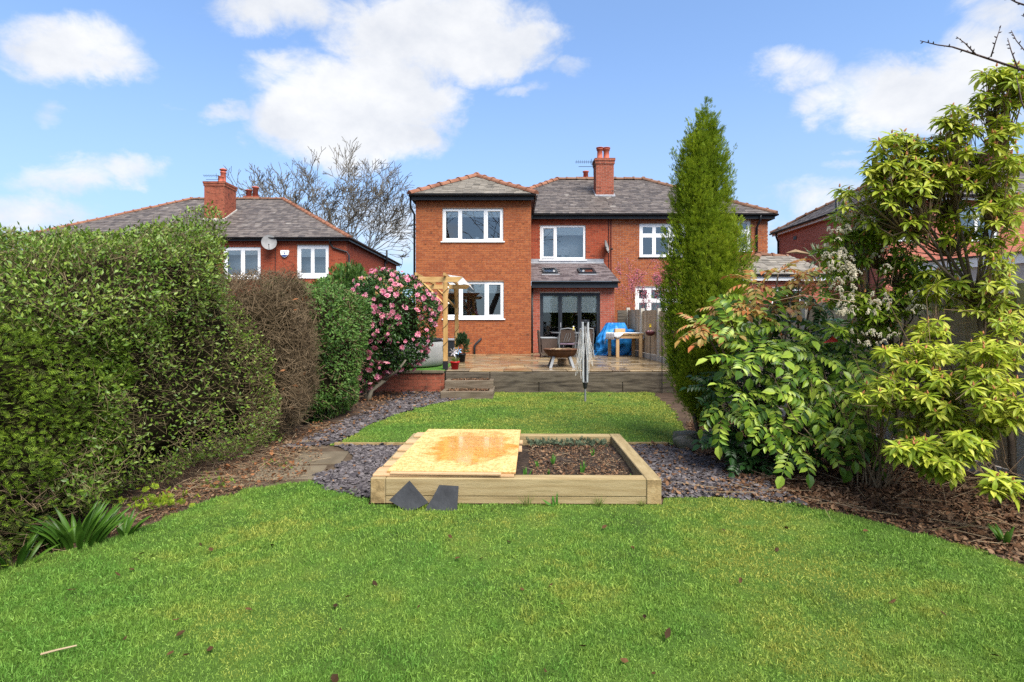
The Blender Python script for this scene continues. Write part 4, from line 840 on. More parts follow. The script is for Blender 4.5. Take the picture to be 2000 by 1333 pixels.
# ------------------------------------------------------------------ patio of sandstone slabs
PX0, PX1 = -4.0, 4.5
def pt(v): return (v[0], v[1], v[2] + pz(v[1]))
mb = MB(); mb.add([(PX0, PF, pz(PF) - .02), (PX1, PF, pz(PF) - .02), (PX1, 23, pz(23) - .02), (PX0, 23, pz(23) - .02)], [(0, 1, 2, 3)]); patio = tag(mb.build('patio', M['joint']), kind='structure')
slab_m = {}
def slab(x0, x1, y0, y1):
    key = (round(x1 - x0, 2), round(y1 - y0, 2))
    if key not in slab_m: me = MB().cbox(0, key[0], 0, key[1], -.03, .0, .008).mesh('slab'); me.materials.append(M['stone']); slab_m[key] = me
    a = math.atan(.0225); j = rng.normal(0, .0025, 3)
    put('slab', slab_m[key], patio, Matrix.Translation((x0, y0, pz(y0) + j[0])) @ Matrix.Rotation(a + j[1], 4, 'X') @ Matrix.Rotation(j[2], 4, 'Y'))
y = PF - .05; ri = 0
RW = [.56, .42, .58, .28, .56, .42, .58, .56, .28, .56]
while y < 19.5:
    hgt = RW[ri % 10]; x = -1.62 - (ri * .37) % .6
    if y > 15.6: x = -3.3 - (ri * .37) % .6
    while x < 4.3:
        wdt = random.choice([.56, .86, .56, .7, .42, .86]);
        if x + wdt > -1.64 or y > 15.6: slab(max(x, -1.64) if y <= 15.6 else x, x + wdt - .012, y, y + hgt - .012)
        x += wdt
    y += hgt; ri += 1
M['turf'] = pmat('artificial_turf', [(.05, .15, .02), (.09, .22, .03)], 90, 0, .9, 1, 200)
mb = MB(); mb.box(-3.9, -1.66, PF + .02, 15.6, -.02, .012, fn=pt); tag(mb.build('artificial_grass', M['turf']), 'bright green artificial turf mat under the hot tub', 'turf mat')
# sleeper retaining wall
sw = thing('sleeper_wall', 'dark weathered timber sleeper wall holding up the patio', 'retaining wall', (1, PF, 0))
for k, (a, b) in enumerate(((-1.63, -.55), (-.54, 1.86), (1.87, 3.95))):
    MB().cbox(a, b, PF - .11, PF + .09, .245, .49, .012, fn=lambda v: (v[0], v[1] + .01 * math.sin(v[0] * 3), v[2])).build('sleeper', M['sleeper_old'], sw)
for k, (a, b) in enumerate(((-1.63, .65), (.66, 2.7), (2.71, 3.95))):
    MB().cbox(a, b, PF - .12, PF + .09, -.02, .243, .012).build('sleeper', M['sleeper_old'], sw)
# steps
stp = thing('garden_steps', 'two timber sleeper steps filled with bark up to the patio', 'steps', (-1.05, 13.2, 0))
for x0, x1, yf, z0, z1 in ((-1.60, -.42, 12.55, -.02, .17), (-1.58, -.44, 13.2, .15, .35)):
    MB().cbox(x0, x1, yf, yf + .12, z0, z1, .012).build('riser', M['step_wood'], stp)
    MB().cbox(x1 - .11, x1 - .001, yf + .122, PF - .125, z0, z1 - .01, .012).cbox(x0 + .001, x0 + .11, yf + .122, PF - .125, z0, z1 - .01, .012).build('side_board', M['step_wood'], stp)
    MB().box(x0 + .111, x1 - .111, yf + .121, PF - .13, z0, z1 - .03).build('tread_fill', M['soil'], stp)
    n = 420; P = np.stack([rng.uniform(x0 + .12, x1 - .12, n), rng.uniform(yf + .13, min(PF - .14, yf + .66), n)], 1); V, F_ = litter(P, .045, (z1 - .03, z1 - .005)); np_obj('bark_chips', V, F_, M['litter'], stp, stuff=True)
# brick retaining wall with coping
bw_ = thing('brick_retaining_wall', 'low weathered brick wall with stone coping left of the steps', 'retaining wall', (-2.6, PF, 0))
brick_wall(bw_, facing(PF - .05), -3.9, -1.66, -.02, .46, mats=('brick_old', 'mortar'), indiv=80, bw=.215, bh=.072)
for k in range(4): MB().cbox(-3.9 + k * .56, -3.9 + k * .56 + .55, PF - .1, PF + .18, .462, .53, .01).build('coping', M['concrete_d'], bw_)
# ------------------------------------------------------------------ boundary fence on the right
M['board'] = pmat('fence_board', [(.20, .14, .085), (.36, .27, .175), (.46, .36, .25), (.26, .19, .12)], 3, .6, .9, .4, 25, stretch=(6, 6, .7))
ft = np.array([.088, -1.0]); ft /= np.linalg.norm(ft); FF = Fr((4.0, 19.5, 0), (*ft, 0), (-1 * abs(ft[1]), -ft[0], 0))
fen = thing('garden_fence', 'weathered vertical board fence with concrete posts along the right boundary', 'fence', (4.3, 16, .5))
bme = MB().add([(0, 0, 0), (.115, 0, 0), (.115, .006, 0), (0, .018, 0), (0, 0, 1), (.115, 0, 1), (.115, .006, 1), (0, .018, 1)], [(0, 1, 5, 4)[::-1], (3, 2, 6, 7), (0, 3, 7, 4), (1, 5, 6, 2), (4, 5, 6, 7)]).mesh('board'); bme.materials.append(M['board'])
FR3 = np.stack([FF.u, FF.n, FF.v], 1); u = 0.0; k = 0
while u < 17.0:
    pl = 1.55 if k < 3 else 1.83
    Yp = 19.5 + ft[1] * (u + pl / 2); g0 = pz(Yp) if Yp > PF else .0
    top = (2.16, 2.10, 2.06)[k] if k < 3 else 2.04 + rng.uniform(-.03, .03)
    yb = Yp
    MB().fbox(FF, u, u + .10, g0 - .1, top + .07, -.06, .06).build('post', M['concrete'], fen)
    MB().fbox(FF, u + .102, u + pl - .002, g0 - .05, g0 + .16, -.02, .025).build('gravel_board', M['concrete'], fen)
    MB().fbox(FF, u + .102, u + pl - .002, g0 + .35, g0 + .43, -.05, -.005).fbox(FF, u + .102, u + pl - .002, top - .3, top - .22, -.05, -.005).build('rail', M['board'], fen)
    nb_ = int((pl - .1) / .1)
    for i in range(nb_):
        uu = u + .102 + i * (pl - .105) / nb_; z0 = g0 + .165 + rng.uniform(0, .01); t_ = top - rng.uniform(0, .025)
        put('board', bme, fen, mat4(FR3, FF.p(uu, z0, -.003), (.95, 1, t_ - z0)))
    u += pl; k += 1
MB().cbox(LX1 + .06, LX1 + .38, 19.28, 19.32, pz(19.3), 2.14, .004).build('dark_panel', M['sleeper_old'], fen)
# ------------------------------------------------------------------ pergola
per = thing('pergola', 'honey coloured timber pergola post and beam frame over the hot tub', 'pergola', (-2.7, 15.5, .55))
FPY, BPY, PXR, PXL = 14.05, 16.9, -1.66, -3.35; ptop = 2.72
for x, yy in ((PXR, FPY), (PXR, BPY), (PXL, FPY), (PXL, BPY)):
    MB().cbox(x - .055, x + .055, yy - .055, yy + .055, pz(yy) + .001, ptop, .008).build('post', M['timber'], per)
    MB().cbox(x - .062, x + .062, yy - .062, yy + .062, pz(yy), pz(yy) + .22, .004).build('post_shoe', M['black'], per)
for yy in (FPY, BPY):
    MB().add([(PXL - .4, yy - .03, ptop), (PXR + .30, yy - .03, ptop), (PXR + .44, yy - .03, ptop + .13), (PXL - .5, yy - .03, ptop + .13), (PXL - .4, yy + .03, ptop), (PXR + .30, yy + .03, ptop), (PXR + .44, yy + .03, ptop + .13), (PXL - .5, yy + .03, ptop + .13)],
             [(0, 1, 2, 3), (4, 7, 6, 5), (0, 4, 5, 1), (1, 5, 6, 2), (2, 6, 7, 3), (3, 7, 4, 0)]).build('beam', M['timber_x'], per)
for x in (PXL, -3.05, -2.35, PXR): MB().cbox(x - .025, x + .025, FPY - .3, BPY + .3, ptop + .132, ptop + .21, .004).build('rafter', M['timber'], per)
def brace(a, b, r=.035): MB().tube([a, b], r, 4).build('brace', M['timber'], per)
for yy in (FPY, BPY):
    brace((PXR - .04, yy, ptop - .55), (PXR - .58, yy, ptop)); brace((PXL + .04, yy, ptop - .55), (PXL + .58, yy, ptop))
for x in (PXR, PXL): brace((x, FPY + .04, ptop - .55), (x, FPY + .6, ptop)); brace((x, BPY - .04, ptop - .55), (x, BPY - .6, ptop))
M['bulb'] = pmat('frosted_bulb', [(.7, .68, .6), (.8, .78, .7)], 3, 0, .3)
def wrap(x, yy, z0, z1, turns):
    pts = []
    for i in range(turns * 10 + 1):
        a = i / 10 * 2 * math.pi; q = i / (turns * 10); c, s = math.cos(a), math.sin(a); m_ = max(abs(c), abs(s)); pts.append((x + .066 * c / m_, yy + .066 * s / m_, z0 + (z1 - z0) * q))
    o = MB().tube(pts, .006, 4).build('light_cable', M['black'], per)
    mb = MB()
    for i in range(4, len(pts), 9): mb.lathe([(0, -.05), (.022, -.03), (.022, 0), (0, .015)], pts[i], 6)
    mb.build('fairy_light', M['bulb'], o)
wrap(PXR, FPY, .85, 2.6, 4); wrap(PXR, BPY, 1.1, 2.6, 3)
M['film'] = pmat('clear_sheeting', [(.75, .77, .8), (.82, .84, .86)], 3, 0, .3, transl=.4)
cs = MB().add([(PXR - .1, FPY + .3, ptop + .225), (PXR + .40, FPY + .2, ptop + .15), (PXR + .42, BPY, ptop + .10), (PXR - .1, BPY, ptop + .225), (PXR + .56, FPY + .4, ptop - .06), (PXR + .52, BPY, ptop - .04)], [(0, 1, 2, 3), (1, 4, 5, 2)]); cs.build('canopy_sheet', M['film'], per)
# ------------------------------------------------------------------ things on the patio
M['weave'] = pmat('grey_weave', [(.20, .20, .19), (.38, .38, .37)], 60, 0, .95, .6, 70, stretch=(1, 1, 1.6))
ht = thing('hot_tub', 'round light grey woven hot tub behind the camellia', 'hot tub', (-2.72, 15.05, pz(15)))
c = (-2.72, 15.0, pz(15) + .012); MB().lathe([(.80, 0), (.88, .04), (.92, .2), (.92, .5), (.88, .62), (.80, .66), (.70, .64), (.68, .5), (.68, .2), (0, .2)], c, 48).build('shell', M['weave'], ht, True)
MB().lathe([(.86, .665), (.84, .72), (.6, .75), (0, .76)], c, 40).build('lid', M['anthra'], ht, True)
sb = thing('storage_box', 'dark grey storage box against the house behind the pergola', 'storage box', (wx(868, 18.2), 18.2, pz(18.2)))
xs = wx(868, 18.2); MB().cbox(xs - .45, xs + .33, 18.0, 18.6, pz(18.2), pz(18.2) + .5, .02).build('body', M['anthra'], sb); MB().cbox(xs - .47, xs + .35, 17.98, 18.62, pz(18.2) + .502, pz(18.2) + .57, .02).build('lid', M['lead'], sb)
M['red'] = pmat('red_glaze', [(.42, .010, .016), (.50, .016, .022)], 4, 0, .25)
def pot(name, label, c, r, h, mat, soil='soil_d'):
    t = thing(name, label, 'plant pot', c); o = MB().lathe([(r * .72, 0), (r * .95, h * .85), (r * 1.06, h * .85), (r * 1.06, h), (r * .92, h), (r * .9, h * .86), (0, h * .86)], c, 20).build('pot', M[mat], t, True); return t
M['herb'] = pmat('herb_leaf', [(.06, .10, .02), (.14, .19, .04), (.20, .20, .06)], 8, .7, .6, transl=.2)
M['dkleaf'] = pmat('dark_needle', [(.015, .035, .015), (.035, .075, .025), (.06, .10, .03)], 8, .7, .6)
def tuft_mesh(c, n, h, spread_, w, droop=.3):
    az = rng.uniform(0, 6.28, n); l = np.abs(rng.normal(0, spread_, n)); d = np.stack([np.cos(az) * l, np.sin(az) * l, np.ones(n)], 1); P0 = np.array(c) + np.stack([np.cos(az), np.sin(az), np.zeros(n)], 1) * rng.uniform(0, .4, (n, 1)) * spread_ * h
    Rm = frames(d, rng.normal(size=(n, 3))); tv = np.array([(-.5, 0, 0), (.5, 0, 0), (.4, .6, .02), (-.4, .6, .02), (0, 1, -droop * .3)]); tf = np.array([(0, 1, 2), (0, 2, 3), (3, 2, 4)])
    s = h * rng.uniform(.5, 1.1, n); return inst(tv, tf, Rm, P0, np.stack([np.full(n, w), s, s], 1))
Yr = 14.12; rpc = (wx(888.5, Yr), Yr, pz(Yr)); rp_ = pot('plant_pot', 'glossy red plant pot beside the front pergola post', rpc, .115, .20, 'red')
np_obj('plant', *tuft_mesh((rpc[0], rpc[1], rpc[2] + .17), 160, .17, .6, .008), M['herb'], rp_, stuff=True)
wm = thing('toy_windmill', 'white and pale blue garden pinwheel standing in the red pot', 'pinwheel', (rpc[0] + .02, Yr, rpc[2] + .2))
M['pw'] = pmat('pinwheel_white', [(.72, .70, .74), (.8, .78, .82)], 3, 0, .3, transl=.2); M['pb'] = pmat('pinwheel_blue', [(.18, .45, .72), (.25, .55, .8)], 3, 0, .3, transl=.2)
MB().tube([(rpc[0] + .02, Yr, rpc[2] + .15), (rpc[0] + .02, Yr, rpc[2] + .44)], .006, 5).build('stick', M['white'], wm)
for hx, hz, n, mk, r in ((-.03, .44, 7, 'pw', .13), (.09, .47, 6, 'pb', .10)):
    for k in range(n):
        a = 2 * math.pi * k / n + .3; ca, sa = math.cos(a), math.sin(a); cb, s_b = math.cos(a + .42), math.sin(a + .42); X, Z = rpc[0] + hx, rpc[2] + hz
        MB().add([(X, Yr - .02, Z), (X + ca * r * .6, Yr - .06, Z + sa * r * .6), (X + math.cos(a + .2) * r, Yr - .03, Z + math.sin(a + .2) * r), (X + cb * r * .6, Yr - .01, Z + s_b * r * .6)], [(0, 1, 2), (0, 2, 3)]).build('sail', M[mk], wm)
Yg = 16.2; gpc = (wx(902.5, Yg), Yg, pz(Yg)); gp = pot('plant_pot', 'dark pot with a small bushy evergreen behind the red pot', gpc, .11, .24, 'anthra')
def spray(n=5, w=.16):
    vs = [(0, 0, 0), (-.035, .5, .0), (0, 1, 0), (.035, .5, 0)]; fs = [(0, 3, 2), (0, 2, 1)]
    for i in range(n):
        y0 = .12 + .68 * i / n; L_ = .46 * (1 - .55 * i / n)
        for s in (-1, 1):
            b = len(vs); dx, dy = s * L_ * .72, L_ * .75; px_, py_ = -s * .034, .038
            vs += [(0, y0, 0), (dx * .5 + px_, y0 + dy * .5 + py_, .05), (dx, y0 + dy, -.02), (dx * .5 - px_, y0 + dy * .5 - py_, .0)]; fs += [(b, b + 1, b + 2), (b, b + 2, b + 3)]
    return np.array(vs, float), np.array(fs)
SPR = spray()
n = 260; dd = nrm(rng.normal(size=(n, 3)) + [0, 0, .5]); T = np.array([gpc[0] + .0, Yg, gpc[2] + .5]) + dd * np.array([.16, .16, .26]) * rng.uniform(.3, 1, (n, 1))
np_obj('plant', *inst(*SPR, frames(dd + [0, 0, .7], rng.normal(size=(n, 3))), T, rng.uniform(.10, .19, n)), M['dkleaf'], gp, stuff=True)
# fire pit and log
M['rust'] = pmat('rusty_steel', [(.045, .022, .014), (.09, .04, .022), (.13, .06, .03)], 7, 0, .75, .4, 60); M['steel'] = pmat('grey_steel', [(.16, .17, .18), (.24, .25, .26)], 5, 0, .5, metal=.3)
fy = 14.75; fp = thing('fire_pit', 'wide rusty steel bowl fire pit on splayed grey legs', 'fire pit', (wx(1096, fy), fy, pz(fy))); fx, fz = wx(1096, fy), pz(fy)
MB().lathe([(0, .24), (.2, .25), (.34, .30), (.44, .40), (.46, .455), (.475, .455), (.475, .475), (.44, .475), (.42, .42), (.32, .33), (.18, .275), (0, .265)], (fx, fy, fz), 40).build('bowl', M['rust'], fp, True)
for sx, sy in ((-1, -1), (1, -1), (1, 1), (-1, 1)):
    MB().add([(fx + sx * (.2 + a), fy + sy * (.2 + b), fz + z_) for z_, o_ in ((.30, 0), (0, .10)) for a, b in ((o_ - .035, o_ - .035), (o_ + .035, o_ - .035), (o_ + .035, o_ + .035), (o_ - .035, o_ + .035))], [(0, 1, 5, 4), (1, 2, 6, 5), (2, 3, 7, 6), (3, 0, 4, 7), (0, 3, 2, 1), (4, 5, 6, 7)]).build('leg', M['steel'], fp)
mb = MB()
for k in range(9): a = rng.uniform(0, 3.14); x_, y_ = fx + rng.uniform(-.25, .2), fy + rng.uniform(-.2, .2); mb.tube([(x_ - .12 * math.cos(a), y_ - .12 * math.sin(a), fz + .46), (x_ + .03, y_, fz + .485), (x_ + .14 * math.cos(a), y_ + .12 * math.sin(a), fz + .465)], .008, 5)
mb.build('twigs', M['straw'], fp)
lg = MB().lathe([(.135, 0), (.15, .02), (.14, .12), (.15, .17), (.14, .18), (0, .183)], (wx(1099, 15.3), 15.3, pz(15.3)), 18); tag(lg.build('log', pmat('log_bark', [(.22, .15, .09), (.36, .26, .16)], 14, 0, .9, .7, 40, stretch=(3, 3, .4)), smooth=False), 'short sawn log standing under the fire pit', 'log')
# rotary dryer
M['alu'] = pmat('aluminium_tube', [(.42, .44, .46), (.52, .54, .56)], 3, 0, .35, metal=.3); M['line'] = pmat('washing_line', [(.50, .49, .47), (.68, .66, .62)], 5, .6, .6)
dy = 12.15; dx = wx(1143, dy); ry = thing('rotary_dryer', 'folded aluminium rotary washing line standing on the back lawn', 'washing line', (dx, dy, 0))
MB().tube([(dx, dy, -.02), (dx, dy, .30)], .021, 10).build('ground_socket', M['steel'], ry); MB().tube([(dx, dy, .301), (dx, dy, 1.74)], .022, 10).build('pole', M['anthra'], ry)
MB().lathe([(.022, 0), (.04, .02), (.05, .10), (.06, .13), (.04, .16), (.022, .16)], (dx, dy, .28), 12).build('hub', M['black'], ry); MB().lathe([(.04, 0), (.06, .02), (.05, .07), (.02, .09), (0, .09)], (dx, dy, 1.68), 12).build('top_hub', M['black'], ry)
for k in range(4):
    a = math.pi / 4 + k * math.pi / 2; ca, sa = math.cos(a), math.sin(a)
    arm = MB().cbox(-.016, .016, -.011, .011, .42, 1.73, .003, fn=lambda v: (dx + ca * (.055 + .015 * v[2]) + v[0], dy + sa * (.055 + .015 * v[2]) + v[1], v[2])).build('arm', M['alu'], ry)
    MB().box(-.022, .022, -.018, .018, 1.731, 1.77, fn=lambda v: (dx + ca * .083 + v[0], dy + sa * .083 + v[1], v[2])).build('end_cap', M['black'], arm)
for i in range(26):
    a = rng.uniform(0, 6.28); a2 = a + rng.uniform(.6, 1.8); t0 = rng.uniform(1.15, 1.70); low = rng.uniform(.50, 1.05); bul = rng.uniform(.10, .24); pts = []
    for j in range(13):
        q = j / 12; an = a + (a2 - a) * q; s_ = 4 * q * (1 - q); r_ = .075 + (bul - .075) * math.sin(math.pi * q) ** .7; pts.append((dx + math.cos(an) * r_, dy + math.sin(an) * r_ * .8, t0 - (t0 - low) * s_))
    MB().tube(pts, .0035, 4, cap=False).build('line', M['line'], ry)
# dining set by the folding doors
M['wicker'] = pmat('brown_wicker', [(.035, .024, .020), (.075, .052, .042), (.10, .07, .055)], 60, 0, .7, .9, 80, stretch=(1, 1, 2.2)); M['cushion'] = pmat('mauve_cushion', [(.16, .11, .15), (.22, .16, .2)], 6, 0, .9)
ay_, ax_ = 17.95, wx(1072, 17.95); az_ = pz(ay_); ac = thing('wicker_armchair', 'dark brown wicker armchair facing right in front of the folding doors', 'armchair', (ax_, ay_, az_))
MB().cbox(-.25, .25, -.28, .28, .30, .42, .03, fn=lambda v: (ax_ + v[0], ay_ + v[1], az_ + v[2])).build('seat', M['wicker'], ac)
MB().cbox(-.32, -.26, -.30, .30, .10, .86, .02, fn=lambda v: (ax_ + v[0] - .10 * max(0, v[2] - .4), ay_ + v[1], az_ + v[2])).build('backrest', M['wicker'], ac)
for s in (-1, 1):
    MB().cbox(-.25, .24, s * .315 - .025, s * .315 + .025, .12, .58, .02, fn=lambda v: (ax_ + v[0], ay_ + v[1], az_ + v[2])).build('side_panel', M['wicker'], ac)
    MB().cbox(-.27, .28, s * .315 - .035, s * .315 + .035, .582, .63, .015, fn=lambda v: (ax_ + v[0], ay_ + v[1], az_ + v[2])).build('armrest', M['steel'], ac)
    for q in (-.27, .21): MB().cbox(q, q + .045, s * .315 - .022, s * .315 + .022, 0, .119, .004, fn=lambda v: (ax_ + v[0], ay_ + v[1], az_ + v[2])).build('leg', M['wicker'], ac)
def metal_chair(X, Y, label, rz):
    z0 = pz(Y); t = thing('metal_chair', label, 'chair', (X, Y, z0), 'metal garden chairs'); c, s = math.cos(rz), math.sin(rz)
    def q(x, y, z): return (X + c * x - s * y, Y + s * x + c * y, z0 + z)
    MB().cbox(-.23, .23, -.24, .22, .42, .46, .015, fn=lambda v: q(*v)).build('seat', M['cushion'], t)
    MB().tube([q(-.25, -.24, .44), q(-.26, -.29, .7), q(-.22, -.33, .90), q(0, -.345, .93), q(.22, -.33, .90), q(.26, -.29, .7), q(.25, -.24, .44)], .016, 6).build('back_frame', M['steel'], t)
    mesh = MB().add([q(-.23, -.26, .5), q(.23, -.26, .5), q(.21, -.325, .88), q(-.21, -.325, .88)], [(0, 1, 2, 3)]); mesh.build('back_mesh', M['wicker'], t)
    for k in (-1, 0, 1): MB().tube([q(k * .06 - .06, -.275, .5), q(k * .08, -.30, .66), q(k * .05 + .03, -.32, .78)], .008, 5).build('back_scroll', M['steel'], t)
    for sx in (-1, 1):
        MB().tube([q(sx * .25, -.24, .44), q(sx * .26, -.28, .0)], .014, 6).build('leg', M['steel'], t); MB().tube([q(sx * .25, .2, .44), q(sx * .26, .22, 0)], .014, 6).build('leg', M['steel'], t)
        MB().tube([q(sx * .255, -.28, .66), q(sx * .28, 0, .67), q(sx * .26, .22, .64), q(sx * .25, .2, .44)], .014, 6).build('armrest', M['steel'], t)
metal_chair(wx(1107, 17.5), 17.5, 'grey metal mesh chair with its back to the lawn, right of the wicker armchair', 0)
metal_chair(wx(1138, 17.9), 17.9, 'grey metal mesh chair mostly hidden behind the rotary washing line', .25)
gt = thing('glass_table', 'round glass topped garden table behind the metal chairs', 'table', (wx(1118, 18.55), 18.55, pz(18.55)))
gx, gy, gz = wx(1118, 18.55), 18.55, pz(18.55); MB().lathe([(0, .735), (.68, .735), (.69, .742), (.68, .75), (0, .75)], (gx, gy, gz), 40).build('top', glassmat('table_glass', (.72, .82, .85), 1.5, .10), gt); MB().lathe([(.695, .732), (.71, .732), (.71, .755), (.695, .755)], (gx, gy, gz), 40).build('rim', M['steel'], gt)
for k in range(4): a = k * math.pi / 2 + .6; MB().tube([(gx + .3 * math.cos(a), gy + .3 * math.sin(a), gz + .732), (gx + .45 * math.cos(a), gy + .45 * math.sin(a), gz)], .016, 6).build('leg', M['steel'], gt)
M['yellow'] = pmat('yellow_plastic', [(.62, .42, .03), (.75, .55, .06)], 4, 0, .4)
bt = thing('yellow_bottle', 'small yellow bottle on the glass garden table', 'bottle', (wx(1120, 18.3), 18.3, gz + .76)); bc = (wx(1120, 18.3), 18.3, gz + .758)
MB().lathe([(.035, 0), (.04, .01), (.04, .12), (.02, .15), (.02, .18), (0, .18)], bc, 12).build('body', M['yellow'], bt, True); MB().lathe([(.024, .181), (.024, .21), (0, .212)], bc, 10).build('cap', M['white'], bt)
# pine work table, cloth, tarpaulin-covered barbecue
M['pine'] = pmat('pine', [(.36, .22, .10), (.46, .30, .15), (.40, .26, .13)], 4, .15, .7, .2, 30, stretch=(3, 3, .8)); tz = pz(17.9)
tb = thing('pine_table', 'plain pine table under a white cloth beside the fence', 'table', (3.62, 17.9, tz)); TL = [(3.30, 17.62), (4.02, 17.62), (3.16, 18.25), (3.93, 18.25)]
for x, yy in TL: MB().cbox(x - .048, x + .048, yy - .048, yy + .048, pz(yy), tz + .72, .006).build('leg', M['pine'], tb)
MB().add([(3.2, 17.56, tz + .722), (4.1, 17.56, tz + .722), (4.0, 18.32, tz + .722), (3.06, 18.32, tz + .722), (3.2, 17.56, tz + .77), (4.1, 17.56, tz + .77), (4.0, 18.32, tz + .77), (3.06, 18.32, tz + .77)], [(0, 3, 2, 1), (4, 5, 6, 7), (0, 1, 5, 4), (1, 2, 6, 5), (2, 3, 7, 6), (3, 0, 4, 7)]).build('top', M['pine'], tb)
MB().box(3.35, 3.97, 17.60, 17.63, tz + .60, tz + .72).box(3.22, 3.88, 18.24, 18.27, tz + .60, tz + .72).build('apron', M['pine'], tb)
M['cloth'] = pmat('white_cloth', [(.60, .60, .60), (.74, .74, .74)], 3, 0, .9, .3, 6)
gxn, gyn = 26, 18; vs = []; fs = []
for j in range(gyn):
    for i in range(gxn):
        u_ = -.16 + 1.32 * i / (gxn - 1); v0_ = -.02 - .20 * max(0, 1 - abs(u_ - .10) / .22); v_ = v0_ + (1.22 - v0_) * j / (gyn - 1); cu = min(max(u_, -.01), 1.01); cv = min(max(v_, -.01), 1.01)
        A = np.array([3.2, 17.56]) * (1 - cu) * (1 - cv) + np.array([4.1, 17.56]) * cu * (1 - cv) + np.array([4.0, 18.32]) * cu * cv + np.array([3.06, 18.32]) * (1 - cu) * cv
        du, dv = u_ - cu, v_ - cv; drop = (abs(du) * 1.5 + abs(dv)) * .95; rip = .012 * math.sin(u_ * 21) * (1 if abs(dv) > 0 else 0) + .012 * math.sin(v_ * 19)
        vs.append((A[0] + du * .08 + (rip if abs(du) > 0 else 0), A[1] + dv * .08 + (rip if abs(dv) > 0 else 0), tz + .775 - drop + (.004 * math.sin(u_ * 9 + v_ * 7))))
for j in range(gyn - 1):
    for i in range(gxn - 1): a = j * gxn + i; fs.append((a, a + 1, a + gxn + 1, a + gxn))
tc_ = MB().add(vs, fs).build('tablecloth', M['cloth'], smooth=True); tag(tc_, 'crumpled white cloth draped over the pine table', 'tablecloth')
md = tc_.modifiers.new('thickness', 'SOLIDIFY'); md.thickness = .004
MB_ = MB().cbox(3.30, 3.62, 18.0, 18.2, tz + .782, tz + .90, .006).build('wooden_crate', M['pine']); tag(MB_, 'small wooden crate on the far edge of the pine table', 'crate')
M['tarp'] = pmat('blue_tarpaulin', [(.012, .13, .38), (.02, .19, .50), (.03, .24, .58)], 5, 0, .38, .8, 9)
tp = []; tf_ = []; K = 72; rows = 22; bx, by = 3.42, 18.85
for j in range(rows):
    q = j / (rows - 1); zz = pz(by) + 1.07 * (1 - q); hw = .28 + .30 * min(1, q * 1.7) + .05 * q; hd_ = .22 + .13 * min(1, q * 2); cxx = bx + .05 - .10 * q
    if q > .52: hw -= .06 * math.sin((q - .5) * 6)
    for k in range(K):
        a = 2 * math.pi * k / K; c_, s_ = math.cos(a), math.sin(a); m_ = (abs(c_) ** 4 + abs(s_) ** 4) ** -.25
        fold = 1 + (.03 + .07 * q) * math.sin(a * 9 + q * 5 + 2 * math.sin(q * 7)) + .035 * math.sin(a * 17 - q * 9) + .03 * math.sin(q * 26 + a * 3)
        tp.append((cxx + c_ * m_ * hw * fold, by + s_ * m_ * hd_ * fold, zz + .02 * math.sin(a * 5 + q * 11) * (1 if 0 < j < rows - 1 else 0)))
for j in range(rows - 1):
    for k in range(K): tf_.append((j * K + k, j * K + (k + 1) % K, (j + 1) * K + (k + 1) % K, (j + 1) * K + k))
tf_.append(tuple(range(K))[::-1])
bb = thing('covered_barbecue', 'barbecue wrapped in a crumpled bright blue tarpaulin beside the house', 'barbecue', (bx, by, pz(by))); MB().add(tp, tf_).build('tarpaulin', M['tarp'], bb)
MB().lathe([(0, 0), (.1, .01), (.16, .06), (.14, .11), (.06, .14), (0, .14)], (bx + .48, by - .2, pz(by) + .72), 12, fn=lambda v: (v[0] + .02 * math.sin(v[2] * 90), v[1], v[2])).build('loose_fold', M['tarp'], bb)
M['maroon'] = pmat('maroon_bowl', [(.055, .014, .018), (.10, .028, .03)], 8, 0, .5)
yb = 16.6; bwx = wx(1270, yb); bf = thing('bowl_planter', 'dark red bowl on a thin stake in front of the fence', 'planter', (bwx, yb, pz(yb)))
MB().lathe([(0, -.10), (.06, -.095), (.12, -.05), (.142, .0), (.142, .03), (.125, .03), (.11, .0), (0, -.01)], (bwx, yb, wz(650, yb)), 22).build('bowl', M['maroon'], bf, True); MB().tube([(bwx, yb, wz(650, yb) - .1), (bwx, yb, pz(yb))], .008, 6).build('stake', M['black'], bf)
mb = MB()
for k in range(14): mb.lathe([(0, -.02), (.022, 0), (0, .02)], (bwx + rng.uniform(-.09, .09), yb + rng.uniform(-.08, .08), wz(650, yb) + .03 + rng.uniform(0, .03)), 6)
mb.build('pebbles', pmat('pink_pebble', [(.5, .22, .26), (.6, .4, .4)], 30), bf)
mb = MB(); mb.tube([(bwx, yb, wz(650, yb) + .02), (bwx, yb, wz(640, yb) + .02)], .004, 4); mb.lathe([(0, 0), (.035, .03), (.028, .08), (.045, .11), (0, .12)], (bwx, yb, wz(641, yb)), 8); mb.build('ornament', M['yellow'], bf)
st_ = tag(MB().tube([(wx(1293, 13.7), 13.7, 0), (wx(1293, 13.7), 13.7, 1.5)], .011, 6).build('garden_stake', M['black']), 'thin black upright stake against the sleeper wall by the conifer', 'stake')
mo = thing('computer_monitor', 'white computer monitor seen from behind in the upper window', 'monitor', (wx(1098, 22.9), 22.9, wz(504, 22.9)))
m0, m1 = wx(1087.5, 22.9), wx(1111, 22.9); MB().cbox(m0, m1, 22.88, 22.91, wz(499, 22.9), wz(484, 22.9), .006).build('screen_back', M['white'], mo); MB().cbox((m0 + m1) / 2 - .07, (m0 + m1) / 2 + .07, 22.85, 22.879, wz(506, 22.9), wz(492, 22.9), .004).build('stand', M['white'], mo)
